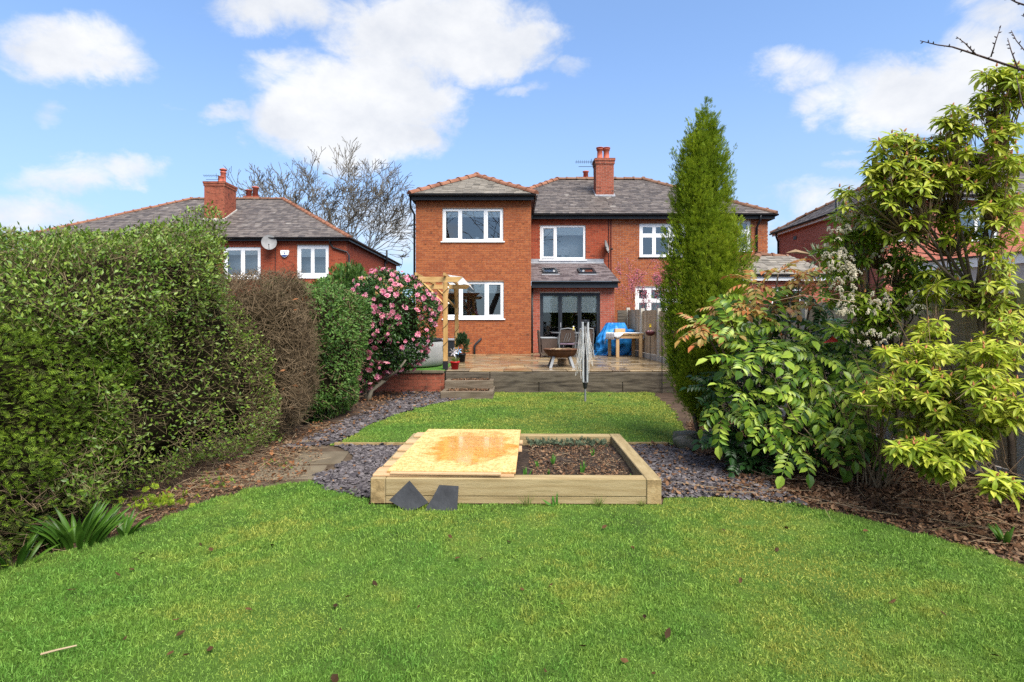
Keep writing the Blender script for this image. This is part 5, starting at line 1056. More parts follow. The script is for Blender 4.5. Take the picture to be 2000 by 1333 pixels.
MB().lathe([(0, 0), (.022, 0), (.022, .003), (0, .003)], ((m0 + m1) / 2, 22.8775, wz(488, 22.9)), 10, fn=lambda v: (v[0], 22.877 + (v[2] - wz(488, 22.9)), wz(488, 22.9) + (v[1] - 22.8775))).build('emblem', M['anthra'], mo)
for i, (px_, mk, lab) in enumerate(((907, 'blue', 'small blue pot on the upper extension window sill'), (932, 'white', 'small white pot on the upper extension window sill'))):
    xx = wx(px_, 19.4); tag(MB().lathe([(.05, 0), (.065, .02), (.075, .11), (.068, .11), (.05, .03), (0, .03)], (xx, 19.38, h1[2] + .07), 12).build('sill_pot', M[mk]), lab, 'pot')
MB().box(h1[0], h1[1], 19.24, 19.5, h1[2] + .04, h1[2] + .068).build('inner_sill', M['white'], house)
tag(MB().lathe([(.05, 0), (.065, .02), (.075, .10), (.068, .10), (.05, .03), (0, .03)], (wx(925, 19.4), 19.38, h2[2] + .07), 12).build('sill_pot', M['yellow']), 'small yellow pot on the lower extension window sill', 'pot'); MB().box(h2[0], h2[1], 19.24, 19.5, h2[2] + .04, h2[2] + .068).build('inner_sill', M['white'], house)
# ------------------------------------------------------------------ raised bed
BA = .012
def bt_(v): return (v[0] + BA * (v[1] - 5.26), v[1] - BA * v[0], v[2])
bed = thing('raised_bed', 'pale timber sleeper raised bed in the middle of the lawn', 'raised bed', (.03, 6.3, 0))
BXL, BXR, BY0, BY1, BT = -1.328, 1.393, 5.262, 7.42, .24
for x0 in (BXL, BXR - .14):
    MB().cbox(x0, x0 + .14, BY0, BY1, .0, BT, .007, fn=bt_).build('sleeper', M['sleeper_newy'], bed); MB().box(x0 + .008, x0 + .132, BY0 - .0015, BY0 + .01, .008, BT - .008, fn=bt_).build('end_grain', M['endgrain'], bed)
for y0 in (BY0 + .004, BY1 - .14):
    MB().cbox(BXL + .142, BXR - .142, y0, y0 + .14, .072, BT - .002, .006, fn=bt_).build('sleeper', M['sleeper_new'], bed); MB().cbox(BXL + .142, BXR - .142, y0 + .004, y0 + .14, .0, .070, .005, fn=bt_).build('base_board', M['sleeper_new'], bed)
gx_, gy_ = 60, 46; X_, Y_ = np.meshgrid(np.linspace(BXL + .13, BXR - .13, gx_), np.linspace(BY0 + .13, BY1 - .13, gy_)); PP = np.stack([X_.ravel(), Y_.ravel(), np.zeros(X_.size)], 1)
PP[:, 2] = .135 + .012 * snoise(PP, 5, 1) + .007 * snoise(PP, 23, 2) + rng.normal(0, .004, len(PP)); PP = np.array([bt_(v) for v in PP]); ii = np.arange(gx_ * gy_).reshape(gy_, gx_)
np_obj('soil', PP, np.stack([ii[:-1, :-1], ii[:-1, 1:], ii[1:, 1:], ii[1:, :-1]], -1).reshape(-1, 4), M['soil_d'], bed)
SOILP = [(.2, 5.45), (1.2, 5.45), (1.22, 7.2), (.2, 7.2)]
V, F_ = cat_vf([litter(pts_in(SOILP, 420), .03, (.14, .165), .8), chips(pts_in(SOILP, 900), .011, (.135, .16))]); np_obj('bark_crumbs', V, F_, M['litter'], bed, stuff=True)
V, F_ = segs(*(lambda P: (P, P + np.stack([rng.normal(0, .06, len(P)), rng.normal(0, .05, len(P)), rng.uniform(.0, .03, len(P))], 1)))(np.concatenate([pts_in(SOILP, 70), np.zeros((0, 2))]) @ np.eye(2, 3) + [0, 0, .155]), .002, .001); np_obj('root_bits', V, F_, M['straw'], bed, stuff=True)
M['bulbleaf'] = pmat('bulb_leaf', [(.04, .12, .015), (.08, .22, .03), (.14, .30, .05)], 5, .5, .4, transl=.25); M['sedum'] = pmat('grey_green_herb', [(.03, .05, .03), (.07, .10, .06), (.11, .14, .08)], 9, .7, .7)
sh_ = [((.13, 5.56), .10, 'large bulb shoots at the front left corner of the bed soil'), ((.28, 5.46), .06, 'tiny bulb shoots beside the front sleeper of the raised bed'), ((.73, 5.83), .10, 'bright bulb shoots in the middle of the bed soil'), ((.45, 6.2), .09, 'bulb shoots left of centre in the bed soil'), ((.27, 6.05), .06, 'small bulb shoots near the planks in the bed soil'), ((.95, 6.6), .08, 'pale bulb shoots towards the back right of the bed soil'), ((.38, 5.75), .05, 'smallest bulb shoots between the two larger clumps'), ((1.15, 5.5), .06, 'little pale seedling by the front right corner of the bed')]
for (x_, y_), h_, lab in sh_:
    V, F_ = tuft_mesh((x_, y_, .14), 9, h_ * 1.35, .28, .016); tag(np_obj('bulb_shoots', V, F_, M['bulbleaf']), lab, 'seedling')
n = 420; P = np.stack([rng.uniform(.2, 1.2, n), 7.22 - np.abs(rng.normal(0, .10, n)), rng.uniform(.14, .20, n)], 1); V, F_ = inst(*SPR, frames(rng.normal(size=(n, 3)) * [1, 1, .5] + [0, 0, .8], rng.normal(size=(n, 3))), P, rng.uniform(.03, .075, n)); tag(np_obj('creeping_herb', V, F_, M['sedum']), 'low grey green creeping herb along the back of the bed', 'herb')
# lid of planks and chipboard
def osbmat():
    mt = bpy.data.materials.new('strand_board'); mt.use_nodes = True; nt = mt.node_tree; N = nt.nodes; L = nt.links; b = N['Principled BSDF']; geo = N.new('ShaderNodeNewGeometry')
    def vor(s, st, rot):
        mp = N.new('ShaderNodeMapping'); mp.inputs['Scale'].default_value = st; mp.inputs['Rotation'].default_value = (0, 0, rot); L.new(geo.outputs['Position'], mp.inputs[0])
        nz = N.new('ShaderNodeTexNoise'); nz.inputs['Scale'].default_value = 5; ad = N.new('ShaderNodeMix'); ad.data_type = 'RGBA'; ad.inputs[0].default_value = .06; L.new(mp.outputs[0], nz.inputs[0]); L.new(mp.outputs[0], ad.inputs[6]); L.new(nz.outputs['Color'], ad.inputs[7])
        v = N.new('ShaderNodeTexVoronoi'); v.inputs['Scale'].default_value = s; L.new(ad.outputs[2], v.inputs['Vector']); sp = N.new('ShaderNodeSeparateColor'); L.new(v.outputs['Color'], sp.inputs[0]); return sp.outputs[0]
    def mth(op, a, b_, c=0, cl=False):
        k = N.new('ShaderNodeMath'); k.operation = op; k.use_clamp = cl
        for i, v in enumerate((a, b_, c)):
            if hasattr(v, 'is_output'): L.new(v, k.inputs[i])
            else: k.inputs[i].default_value = v
        return k.outputs[0]
    f = mth('MULTIPLY_ADD', vor(22, (1, 3.4, 1), .35), .5, mth('MULTIPLY', vor(26, (3.2, 1, 1), .2), .5))
    cr = N.new('ShaderNodeValToRGB'); L.new(f, cr.inputs[0]); e = cr.color_ramp.elements; e[0].color = (.36, .19, .055, 1); e[1].color = (.68, .50, .23, 1); q = e.new(.4); q.color = (.54, .34, .12, 1); q = e.new(.65); q.color = (.62, .43, .17, 1)
    # rain-soaked patch with a shape of its own
    sp = N.new('ShaderNodeSeparateXYZ'); L.new(geo.outputs['Position'], sp.inputs[0]); nz = N.new('ShaderNodeTexNoise'); nz.inputs['Scale'].default_value = 3.5; nz.inputs['Detail'].default_value = 6; L.new(geo.outputs['Position'], nz.inputs['Vector'])
    dx_ = mth('MULTIPLY', mth('SUBTRACT', sp.outputs[0], -.46), 1 / .50); dy_ = mth('MULTIPLY', mth('SUBTRACT', sp.outputs[1], 6.45), 1 / .82)
    rr = mth('SQRT', mth('ADD', mth('MULTIPLY', dx_, dx_), mth('MULTIPLY', dy_, dy_)), 0); rr = mth('ADD', rr, mth('MULTIPLY_ADD', nz.outputs['Fac'], 1.3, -.65))
    wet = N.new('ShaderNodeMapRange'); wet.interpolation_type = 'SMOOTHSTEP'; L.new(rr, wet.inputs[0]); wet.inputs[1].default_value = 1.15; wet.inputs[2].default_value = .72
    mx = N.new('ShaderNodeMix'); mx.data_type = 'RGBA'; mx.blend_type = 'MULTIPLY'; L.new(wet.outputs[0], mx.inputs[0]); L.new(cr.outputs[0], mx.inputs[6]); mx.inputs[7].default_value = (.94, .72, .38, 1); L.new(mx.outputs[2], b.inputs['Base Color'])
    ro = N.new('ShaderNodeMapRange'); L.new(wet.outputs[0], ro.inputs[0]); ro.inputs[3].default_value = .6; ro.inputs[4].default_value = .12; L.new(ro.outputs[0], b.inputs['Roughness'])
    L.new(mth('MULTIPLY', mth('MULTIPLY', wet.outputs[0], wet.outputs[0]), .18), b.inputs['Coat Weight']); b.inputs['Coat Roughness'].default_value = .02
    return mt
M['osb'] = osbmat(); M['osb_edge'] = pmat('strand_board_edge', [(.30, .16, .06), (.46, .28, .11)], 40, 0, .9, .5, 80)
lid = thing('board_lid', 'yellow chipboard sheet on loose planks covering the left of the raised bed', 'lid', (-.55, 6.4, .24)); LA = .038
def lt(v): return (v[0] + LA * (v[1] - 5.33), v[1] - LA * v[0], v[2])
for y0, y1, x0, x1 in ((5.30, 5.58, -1.32, .02), (5.66, 5.84, -1.30, .03), (6.0, 6.20, -1.29, .05), (6.34, 6.58, -1.31, .10), (6.74, 6.9, -1.30, .11), (7.12, 7.36, -1.27, .06)):
    MB().cbox(x0, x1, y0, y1, BT + .001, BT + .022, .003, fn=lambda v: (v[0] + .012 * (v[1] - 5.26), v[1] - .02 * v[0], v[2])).build('plank', M['plank'], lid)
MB().box(-1.195, .035, 5.33, 7.46, BT + .024, BT + .041, fn=lt).build('sheet_core', M['osb_edge'], lid); MB().box(-1.194, .034, 5.331, 7.459, BT + .0412, BT + .043, fn=lt).build('chipboard_sheet', M['osb'], lid)
MB().cbox(-1.15, -.1, 5.27, 5.315, BT + .023, BT + .043, .003, fn=lt).build('batten', M['plank'], lid)
# two roof slates leaning on the front of the bed
M['rslate'] = pmat('loose_slate', [(.010, .011, .014), (.02, .022, .026), (.032, .035, .04)], 6, 0, .7, .4, 30, spec=.3)
def lean_slate(poly, cx, label):
    F_ = Fr((cx, 5.08, .0), (1, 0, 0), (0, -.86, .5), (0, .5, .86)); plate(F_, poly, 0, 0, 0, .009).build
    return tag(plate(F_, poly, 0, 0, 0, .009).build('roof_slate', M['rslate']), label, 'slate')
lean_slate([(-.19, .09), (.0, -.02), (.17, .07), (-.02, .27)], wx(800, 5.1), 'dark roof slate standing on its corner against the raised bed')
lean_slate([(-.17, -.01), (.13, -.045), (.135, .22), (-.045, .23), (-.10, .11)], wx(865, 5.1), 'dark roof slate with a broken edge leaning against the raised bed')
# grass and weeds at the foot of the bed
for x_, h_, w_, n_, lab in ((.4, .13, .022, 7, 'broad leaved weed at the foot of the bed front'), (.14, .14, .004, 40, 'wispy grass tuft at the bed front below the planks'), (.80, .12, .004, 45, 'wispy grass tuft at the bed front right of the weed'), (1.20, .09, .004, 30, 'short grass tuft at the bed front near its right corner')):
    V, F_ = tuft_mesh((x_, 5.20, 0), n_, h_, .6, w_); tag(np_obj('weed', V, F_, M['bulbleaf' if w_ > .01 else 'herb']), lab, 'weed')
# ------------------------------------------------------------------ fallen leaves on the lawn, a twig, stones
lm_ = mesh_np('fallen_leaf', leaf_v * [1.15, 1, .9], leaf_f); lm_.materials.append(M['litter_dk'])
LPX = [(352,1219),(343,1255),(372,1290),(340,1283),(410,1284),(258,1100),(235,1135),(295,1094),(251,1121),(283,1088),(390,1068),(415,1085),(535,1072),(240,1263),(152,1160),(478,1199),(656,1189),(685,1175),(665,1243),(660,1330),(838,1028),(882,1060),(900,1097),(944,1098),(960,1002),(990,1065),(1175,1040),(1233,1075),(1100,1189),(1147,1274),(1015,1158),(815,1200),(1228,1305),(1445,1150),(1410,1042),(1538,1042),(1685,1045),(1520,1078),(1455,1112),(1610,1120),(1500,1130),(1280,1330),(1080,1148),(728,1143),(1260,1220),(1065,1320),(690,960),(1150,760+30),(1190,768+6),(1255,772),(1300,1260),(1750,1180),(1850,1215),(1930,1290)]
for px_, py_ in LPX:
    Yl = 1859 / (py_ - 632); up = nrm(np.array([[rng.normal(0, .4), rng.normal(0, .4), 1]])); d = np.cross(up, rng.normal(size=(1, 3)))
    s = rng.uniform(.026, .052) * (1 if Yl < 8 else 2.2); o = put('fallen_leaf', lm_, None, mat4(frames(d, up)[0], (wx(px_, Yl), Yl, .032), (s * rng.uniform(.6, 1.2), s * rng.uniform(.9, 1.5), s * rng.uniform(-1, 2)))); tag(o, 'dead brown leaf lying on the lawn', 'leaf', 'fallen leaves on the lawn')
Yt = 1859 / (1290 - 632); tag(MB().tube([(wx(80, Yt), Yt, .03), (wx(105, Yt), Yt + .02, .04), (wx(132, Yt), Yt + .06, .04)], [.006, .005, .004], 6).build('fallen_twig', M['straw']), 'pale broken twig lying on the lawn at lower left', 'twig')
M['rock'] = pmat('mossy_rock', [(.03, .05, .012), (.10, .10, .06), (.17, .15, .12), (.05, .075, .02)], 6, 0, .9, .8, 25)
def rock(cx, cy, rx_, ry_, rz_, seed, label):
    g = np.random.default_rng(seed); mb = MB(); n = 14; vs = []; 
    for i in range(9):
        th = math.pi * i / 8
        for k in range(n): ph = 2 * math.pi * k / n; vs.append((math.sin(th) * math.cos(ph), math.sin(th) * math.sin(ph), math.cos(th)))
    P = np.array(vs); q = 1 + .13 * snoise(P, 2.5, seed) + .04 * snoise(P, 7, seed + 1); P = np.sign(P) * np.abs(P) ** .75 * q[:, None] * [rx_, ry_, rz_] + [cx, cy, rz_ * .55]
    fs = [(i * n + k, i * n + (k + 1) % n, (i + 1) * n + (k + 1) % n, (i + 1) * n + k) for i in range(8) for k in range(n)]
    return tag(MB().add(P, [f[::-1] for f in fs]).build('rock', M['rock'], smooth=True), label, 'rock', 'rockery stones by the conifer')
rock(wx(1340, 7.6), 7.6, .17, .14, .11, 5, 'rounded grey stone left of the conifer trunk'); rock(wx(1395, 7.7), 7.75, .19, .16, .15, 8, 'tall mossy stone right of the conifer trunk'); rock(wx(1352, 8.0), 8.15, .2, .14, .10, 3, 'low stone half hidden behind the conifer trunk'); rock(wx(1452, 7.2), 7.3, .2, .2, .12, 12, 'mossy stone in the shade under the mahonia')
# ------------------------------------------------------------------ plants
LEAF2 = (np.array([(0, 0, 0), (-.24, .45, .05), (0, 1, 0), (.24, .45, .05)]), np.array([(0, 3, 2), (0, 2, 1)]))
LEAF4 = (np.array([(0, 0, 0), (-.22, .42, .06), (0, .5, .0), (.22, .42, .06), (0, 1, -.08)]), np.array([(0, 2, 1), (0, 3, 2), (1, 2, 4), (2, 3, 4)]))
LEAFN = (LEAF4[0] * [.62, 1, 1], LEAF4[1])
def leafm(name, cols, rough=.4, transl=.22, spec=.2, rnd=.6, scale=3, coat=0): return pmat(name, cols, scale, rnd, rough, transl=transl, spec=spec, coat=coat)
M['privet'] = leafm('privet_leaf', [(.04, .085, .010), (.09, .165, .018), (.16, .24, .03), (.28, .34, .06)], .38, spec=.35)
M['thuja'] = leafm('thuja_spray', [(.03, .055, .006), (.085, .15, .012), (.16, .24, .02), (.25, .34, .034)], .6, .25)
M['laurel'] = leafm('ivy_leaf', [(.02, .055, .010), (.045, .105, .018), (.085, .165, .03), (.14, .22, .045)], .4, .18)
M['camellia'] = leafm('camellia_leaf', [(.010, .03, .008), (.02, .055, .012), (.04, .09, .02), (.09, .13, .03)], .28, .08)
M['conifer'] = leafm('golden_conifer', [(.075, .125, .009), (.165, .25, .013), (.28, .365, .022), (.43, .48, .04)], .6, .32)
M['mahonia'] = leafm('mahonia_leaf', [(.018, .052, .008, 0), (.045, .10, .011, .22), (.11, .20, .017, .44), (.22, .32, .03, .66), (.36, .43, .07, 1)], .38, .15, rnd=.85, spec=.28)
M['mahonia_o'] = leafm('mahonia_leaf_bronze', [(.20, .24, .05), (.32, .30, .08), (.36, .20, .06), (.40, .12, .04), (.34, .36, .08)], .42, .22, rnd=.8, spec=.25)
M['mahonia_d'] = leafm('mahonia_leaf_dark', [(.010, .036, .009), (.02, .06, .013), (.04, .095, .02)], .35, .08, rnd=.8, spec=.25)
M['pieris'] = leafm('pieris_leaf', [(.12, .19, .014), (.25, .33, .024), (.39, .43, .04), (.52, .52, .10)], .4, .3, rnd=.75)
M['pieris_g'] = leafm('pieris_leaf_green', [(.08, .16, .012), (.17, .27, .02), (.28, .37, .035), (.40, .46, .07)], .4, .3, rnd=.75)
M['bud'] = leafm('red_bud', [(.42, .16, .06), (.55, .25, .10)], .5, .1); M['bell'] = leafm('cream_bells', [(.52, .46, .32), (.70, .63, .48)], .6, .2)
M['bark'] = pmat('bark', [(.05, .035, .025), (.11, .08, .055), (.17, .13, .09)], 6, .3, .9, .7, 40); M['bark_g'] = pmat('grey_bark', [(.10, .085, .06), (.19, .165, .12), (.26, .23, .17)], 3, .4, .9); M['bark_t'] = pmat('winter_bark', [(.05, .042, .032), (.10, .085, .063), (.15, .13, .095)], 3, .4, .9)
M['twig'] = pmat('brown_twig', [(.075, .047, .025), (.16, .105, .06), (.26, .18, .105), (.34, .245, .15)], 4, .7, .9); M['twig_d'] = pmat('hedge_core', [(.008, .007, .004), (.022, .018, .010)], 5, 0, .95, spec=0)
M['twig_o'] = pmat('olive_twig', [(.05, .038, .018), (.10, .08, .038), (.17, .135, .068), (.24, .19, .10)], 4, .7, .9)
M['twig_b'] = pmat('grey_brown_twig', [(.035, .024, .013), (.09, .062, .034), (.16, .115, .068), (.23, .17, .105)], 2.5, .6, .9)
M['twig_p'] = pmat('plum_twig', [(.05, .03, .03), (.09, .06, .055)], 4, .5, .8)
M['petal'] = leafm('camellia_petal', [(.52, .10, .20), (.66, .20, .31), (.76, .34, .43), (.78, .44, .38)], .55, .3, rnd=.85); M['stamen'] = pmat('stamen', [(.6, .35, .05), (.7, .45, .1)], 3)
def hull(n, c, r, p=4, inner=.8, amp=.05, sc=2.2, seed=0, cut=None, zmin=.03):
    c = np.array(c); r = np.array(r); out = []; got = 0
    while got < n:
        q = rng.uniform(-1.15, 1.15, (n * 3, 3)); f = (np.abs(q) ** p).sum(1) ** (1 / p); P = c + q * r; f = f - amp * snoise(P, sc, seed) - .4 * amp * snoise(P, sc * 3.3, seed + 5)
        k = (f < 1) & (f > inner) & (P[:, 2] > zmin)
        k &= rng.uniform(0, 1, len(f)) < ((f - inner) / (1 - inner)) ** .7
        g = np.sign(q) * np.abs(q) ** (p - 1) / r; g = nrm(g)
        if cut is not None: k &= cut(P, g)
        out.append(np.concatenate([P[k], g[k], f[k, None]], 1)); got += k.sum()
        if not k.any(): break
    A = np.concatenate(out)[:n]; return A[:, :3], A[:, 3:6], A[:, 6]
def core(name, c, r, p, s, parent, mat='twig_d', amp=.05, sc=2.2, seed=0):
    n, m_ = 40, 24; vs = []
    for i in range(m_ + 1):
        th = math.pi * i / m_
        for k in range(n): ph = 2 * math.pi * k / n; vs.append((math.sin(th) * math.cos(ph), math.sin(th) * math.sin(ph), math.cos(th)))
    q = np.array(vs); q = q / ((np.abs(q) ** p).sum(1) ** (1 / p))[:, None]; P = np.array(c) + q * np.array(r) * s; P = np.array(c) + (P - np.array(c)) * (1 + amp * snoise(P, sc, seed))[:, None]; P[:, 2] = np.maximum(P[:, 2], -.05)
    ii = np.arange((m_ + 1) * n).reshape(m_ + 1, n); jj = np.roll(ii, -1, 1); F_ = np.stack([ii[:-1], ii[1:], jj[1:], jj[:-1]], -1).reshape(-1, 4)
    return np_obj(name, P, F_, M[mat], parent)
vis = lambda P, g: (g[:, 0] > -.55) | (g[:, 2] > .35) | (rng.uniform(0, 1, len(g)) < .12)      # thin out the neighbours' side of the hedges
def leaves_on(P, g, size, tmpl, spread_=.8, up=.3, hang=0):
    n = len(P); d = nrm(g * .55 + rng.normal(0, spread_, (n, 3)) + [0, 0, up - hang]); nr = nrm(g + rng.normal(0, .6, (n, 3)) + [0, 0, .5]); return inst(*tmpl, frames(d, nr), P, size * rng.uniform(.6, 1.25, n))
def twigs_on(P, g, L_, r=.0035, spread_=.6, up=.15):
    n = len(P); d = nrm(g * .8 + rng.normal(0, spread_, (n, 3)) + [0, 0, up]); l = L_ * rng.uniform(.4, 1.3, n)[:, None]; A = P - d * l * .7; B = P + d * l * .05; Cc = B + nrm(d + rng.normal(0, .5, (n, 3))) * l * .35; return cat_vf([segs(A, B, r, r * .75), segs(B, Cc, r * .75, r * .25)])
# --- conifer hedge, nearest on the left
hg = thing('conifer_hedge', 'clipped dark green conifer hedge with feathery sprays at the left edge', 'hedge', (-4.2, 3.9, 0)); c, r = (-4.52, 3.85, .80), (.98, 1.28, .92)
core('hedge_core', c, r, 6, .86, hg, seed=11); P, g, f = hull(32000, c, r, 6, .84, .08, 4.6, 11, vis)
keep = ~((P[:, 2] < .42) & (rng.uniform(0, 1, len(P)) < .75)); P, g = P[keep], g[keep]; d = g * .7 + rng.normal(0, .45, P.shape) + [0, 0, -.05]
np_obj('foliage', *inst(*spray(3), frames(d, rng.normal(size=P.shape) * .6 + [0, 0, 1]), P, rng.uniform(.03, .075, len(P))), M['thuja'], hg, stuff=True)
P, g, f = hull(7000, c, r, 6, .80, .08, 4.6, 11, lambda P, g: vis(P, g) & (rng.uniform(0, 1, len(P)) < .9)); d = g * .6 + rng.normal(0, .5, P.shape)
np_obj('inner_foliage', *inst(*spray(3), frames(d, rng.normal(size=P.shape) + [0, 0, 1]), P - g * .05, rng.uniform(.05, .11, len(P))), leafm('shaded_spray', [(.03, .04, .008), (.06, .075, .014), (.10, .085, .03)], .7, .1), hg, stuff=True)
P, g, f = hull(1500, c, r, 6, .82, .05, 3, 11, lambda P, g: vis(P, g) & (P[:, 2] < .62)); np_obj('twigs', *twigs_on(P, g, .2, .0026, .8), M['twig_b'], hg, stuff=True)
# --- privet hedge
hg = thing('privet_hedge', 'tall rounded privet hedge with small glossy leaves and bare brown patches', 'hedge', (-4.5, 6, 0)); c, r = (-4.6, 6.1, 1.32), (1.32, 1.86, 1.37)
def tilt(P): P[:, 2] *= 1 + .115 * (P[:, 1] - 6.1); return P
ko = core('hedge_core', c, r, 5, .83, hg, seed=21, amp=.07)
for v in ko.data.vertices: v.co.z *= 1 + .115 * (v.co.y - 6.1)
P, g, f = hull(64000, c, r, 5, .87, .07, 2.4, 21, vis)
P = tilt(P); bare = 1.15 * snoise(P, 1.7, 33) + 1.0 * ((P[:, 2] > 2.0) & (P[:, 1] < 5.6)) + .5 * ((P[:, 2] < 1.5) & (P[:, 2] > .5) & (P[:, 1] < 6.2)) + .8 * (P[:, 2] < .35)
keep = (rng.uniform(-1.0, 1.0, len(P)) > bare - .55) | (rng.uniform(0, 1, len(P)) < .42); V, F_ = leaves_on(P[keep], g[keep], .044, LEAF2); np_obj('foliage', V, F_, M['privet'], hg, stuff=True)
P, g, f = hull(13000, c, r, 5, .86, .07, 2.4, 21, vis); np_obj('twigs', *twigs_on(tilt(P), g, .18, .0024), M['twig_o'], hg, stuff=True)
P, g, f = hull(260, c, r, 5, .95, .07, 2.4, 21, lambda P, g: (g[:, 2] > .5) & (P[:, 1] > 4.9)); V, F_ = leaves_on(tilt(P) + g * .05, g, .06, LEAF2, up=1.0); np_obj('new_shoots', V, F_, M['privet'], hg, stuff=True)
# --- bare brown hedge
hg = thing('beech_hedge', 'leafless brown twiggy hedge with a few copper leaves', 'hedge', (-3.9, 8.6, 0)); c, r = (-3.92, 8.62, 1.12), (.82, .92, 1.2)
core('hedge_core', c, r, 3.2, .80, hg, seed=31); P, g, f = hull(12500, c, r, 3.2, .78, .11, 2.4, 31, vis); np_obj('twigs', *twigs_on(P, g, .26, .0034, .85), M['twig_b'], hg, stuff=True)
P, g, f = hull(170, c, r, 3.2, .9, .06, 2.4, 31, lambda P, g: (g[:, 0] > .2) & (snoise(P, 3.6, 40) > .95)); V, F_ = leaves_on(P + g * .03, g, .085, LEAF4, hang=.6); np_obj('copper_leaves', V, F_, M['litter_o'], hg, stuff=True)
P, g, f = hull(2600, c, r, 3.2, .9, .06, 2.4, 31, lambda P, g: vis(P, g) & (snoise(P, 3, 44) + .9 * (P[:, 1] - 8.7) > .75)); V, F_ = leaves_on(P, g, .05, LEAF2); np_obj('ivy_leaves', V, F_, M['laurel'], hg, stuff=True)
# --- ivy-clad green hedge
hg = thing('ivy_hedge', 'dense dark green ivy clad hedge beside the camellia', 'hedge', (-3.5, 10.5, 0)); c, r = (-3.66, 10.35, 1.12), (.86, 1.35, 1.24)
core('hedge_core', c, r, 3, .84, hg, seed=41); P, g, f = hull(21000, c, r, 3, .84, .10, 2.6, 41, vis); V, F_ = leaves_on(P, g, .062, LEAF4, .6, hang=.3); np_obj('foliage', V, F_, M['laurel'], hg, stuff=True)
P, g, f = hull(1300, c, r, 3, .86, .07, 2.6, 41, vis); np_obj('twigs', *twigs_on(P, g, .3, .004), M['twig'], hg, stuff=True)
# --- camellia
hg = thing('camellia', 'camellia bush covered in pink blooms beside the pergola', 'shrub', (-3.0, 12.5, 0)); c, r = (-2.72, 12.6, 1.74), (1.06, .95, 1.1)
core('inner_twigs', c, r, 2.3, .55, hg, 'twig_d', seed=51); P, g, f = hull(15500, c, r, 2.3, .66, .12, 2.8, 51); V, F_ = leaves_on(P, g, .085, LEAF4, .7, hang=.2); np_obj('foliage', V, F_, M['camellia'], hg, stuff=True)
for pts, rr in (([(-3.15, 12.35, -.02), (-3.1, 12.4, .22), (-2.8, 12.5, .45), (-2.7, 12.55, .8), (-2.5, 12.6, 1.3)], [.06, .055, .05, .045, .03]), ([(-3.2, 12.4, -.02), (-3.25, 12.45, .5), (-3.2, 12.5, 1.0), (-3.1, 12.5, 1.5)], [.055, .05, .04, .03]), ([(-2.9, 12.5, .4), (-2.5, 12.3, .65), (-2.3, 12.2, .9)], [.035, .03, .02])):
    MB().tube(pts, rr, 8).build('stem', M['bark_g'], hg, True)
def bloom(seed):
    g_ = np.random.default_rng(seed); vs = []; fs = []
    for ring, (n_, R_, tilt, w_) in enumerate(((7, 1.0, .25, .56), (6, .74, .7, .48), (5, .45, 1.1, .38))):
        for k in range(n_):
            a = 2 * math.pi * (k + .5 * ring + g_.uniform(-.15, .15)) / n_; rr = R_ * g_.uniform(.88, 1.1); b = len(vs)
            for t, ww in ((.08, .25), (.6, 1.0), (1.0, .6)):
                l = rr * t; z_ = math.sin(tilt) * l + .06 * ring; x_ = math.cos(tilt) * l
                for s in (-1, 1): q = s * w_ * ww * rr * .55; vs.append((math.cos(a) * x_ - math.sin(a) * q, math.sin(a) * x_ + math.cos(a) * q, z_ + (.06 if s > 0 else 0)))
            fs += [(b, b + 1, b + 3), (b, b + 3, b + 2), (b + 2, b + 3, b + 5), (b + 2, b + 5, b + 4)]
    V = np.array(vs)[:, [0, 2, 1]] * [1, 1, -1]; return V, np.array(fs)          # opens along +Y
BL = [bloom(i) for i in range(3)]
c2, r2 = (-3.3, 12.2, 1.3), (.62, .5, .95); P, g, f = hull(4800, c2, r2, 2.2, .5, .12, 2.8, 58); V, F_ = leaves_on(P, g, .08, LEAF4, .7, hang=.3); np_obj('lower_foliage', V, F_, M['camellia'], hg, stuff=True)
P, g, f = hull(330, c, np.array(r) * 1.0, 2.3, .84, .12, 2.8, 51, lambda P, g: (g[:, 1] < .3) & (g[:, 0] > -.75) & (P[:, 2] < 2.85) & (snoise(P, 4.5, 78) > -.5)); d = nrm(g + rng.normal(0, .6, g.shape) + [0, -.35, 0])
P2, g2, f2 = hull(100, c2, r2, 2.2, .85, .12, 2.8, 58, lambda P, g: (g[:, 1] < .2)); P = np.concatenate([P, P2]); g = np.concatenate([g, g2]); d = np.concatenate([d, nrm(g2 + rng.normal(0, .6, g2.shape) + [0, -.35, 0])])
oka = []                                                      # keep blooms from overlapping
for i in range(len(P)):
    if all(np.linalg.norm(P[i] - P[j]) > .10 for j in oka): oka.append(i)
P, g, d = P[oka], g[oka], d[oka]; spread('bloom', 'blooms', BL, rng.integers(0, 3, len(P)), frames(d, rng.normal(size=d.shape)), P + g * .05, rng.uniform(.035, .085, len(P)), M['petal'], hg)
# small evergreen top behind the camellia
hg = thing('evergreen_shrub', 'small grey green evergreen showing above the camellia', 'shrub', (-4.6, 15.2, 0)); P, g, f = hull(2400, (-4.3, 15.0, 1.9), (.75, .6, 1.35), 2, .5, .12, 3, 55, lambda P, g: P[:, 2] > 1.3)
np_obj('foliage', *inst(*SPR, frames(g + rng.normal(0, .3, g.shape) + [0, 0, .9], rng.normal(size=g.shape)), P, rng.uniform(.10, .24, len(P))), M['laurel'], hg, stuff=True); MB().tube([(-4.3, 15, 0), (-4.3, 15, 2.2)], [.06, .03], 6).build('stem', M['bark'], hg)
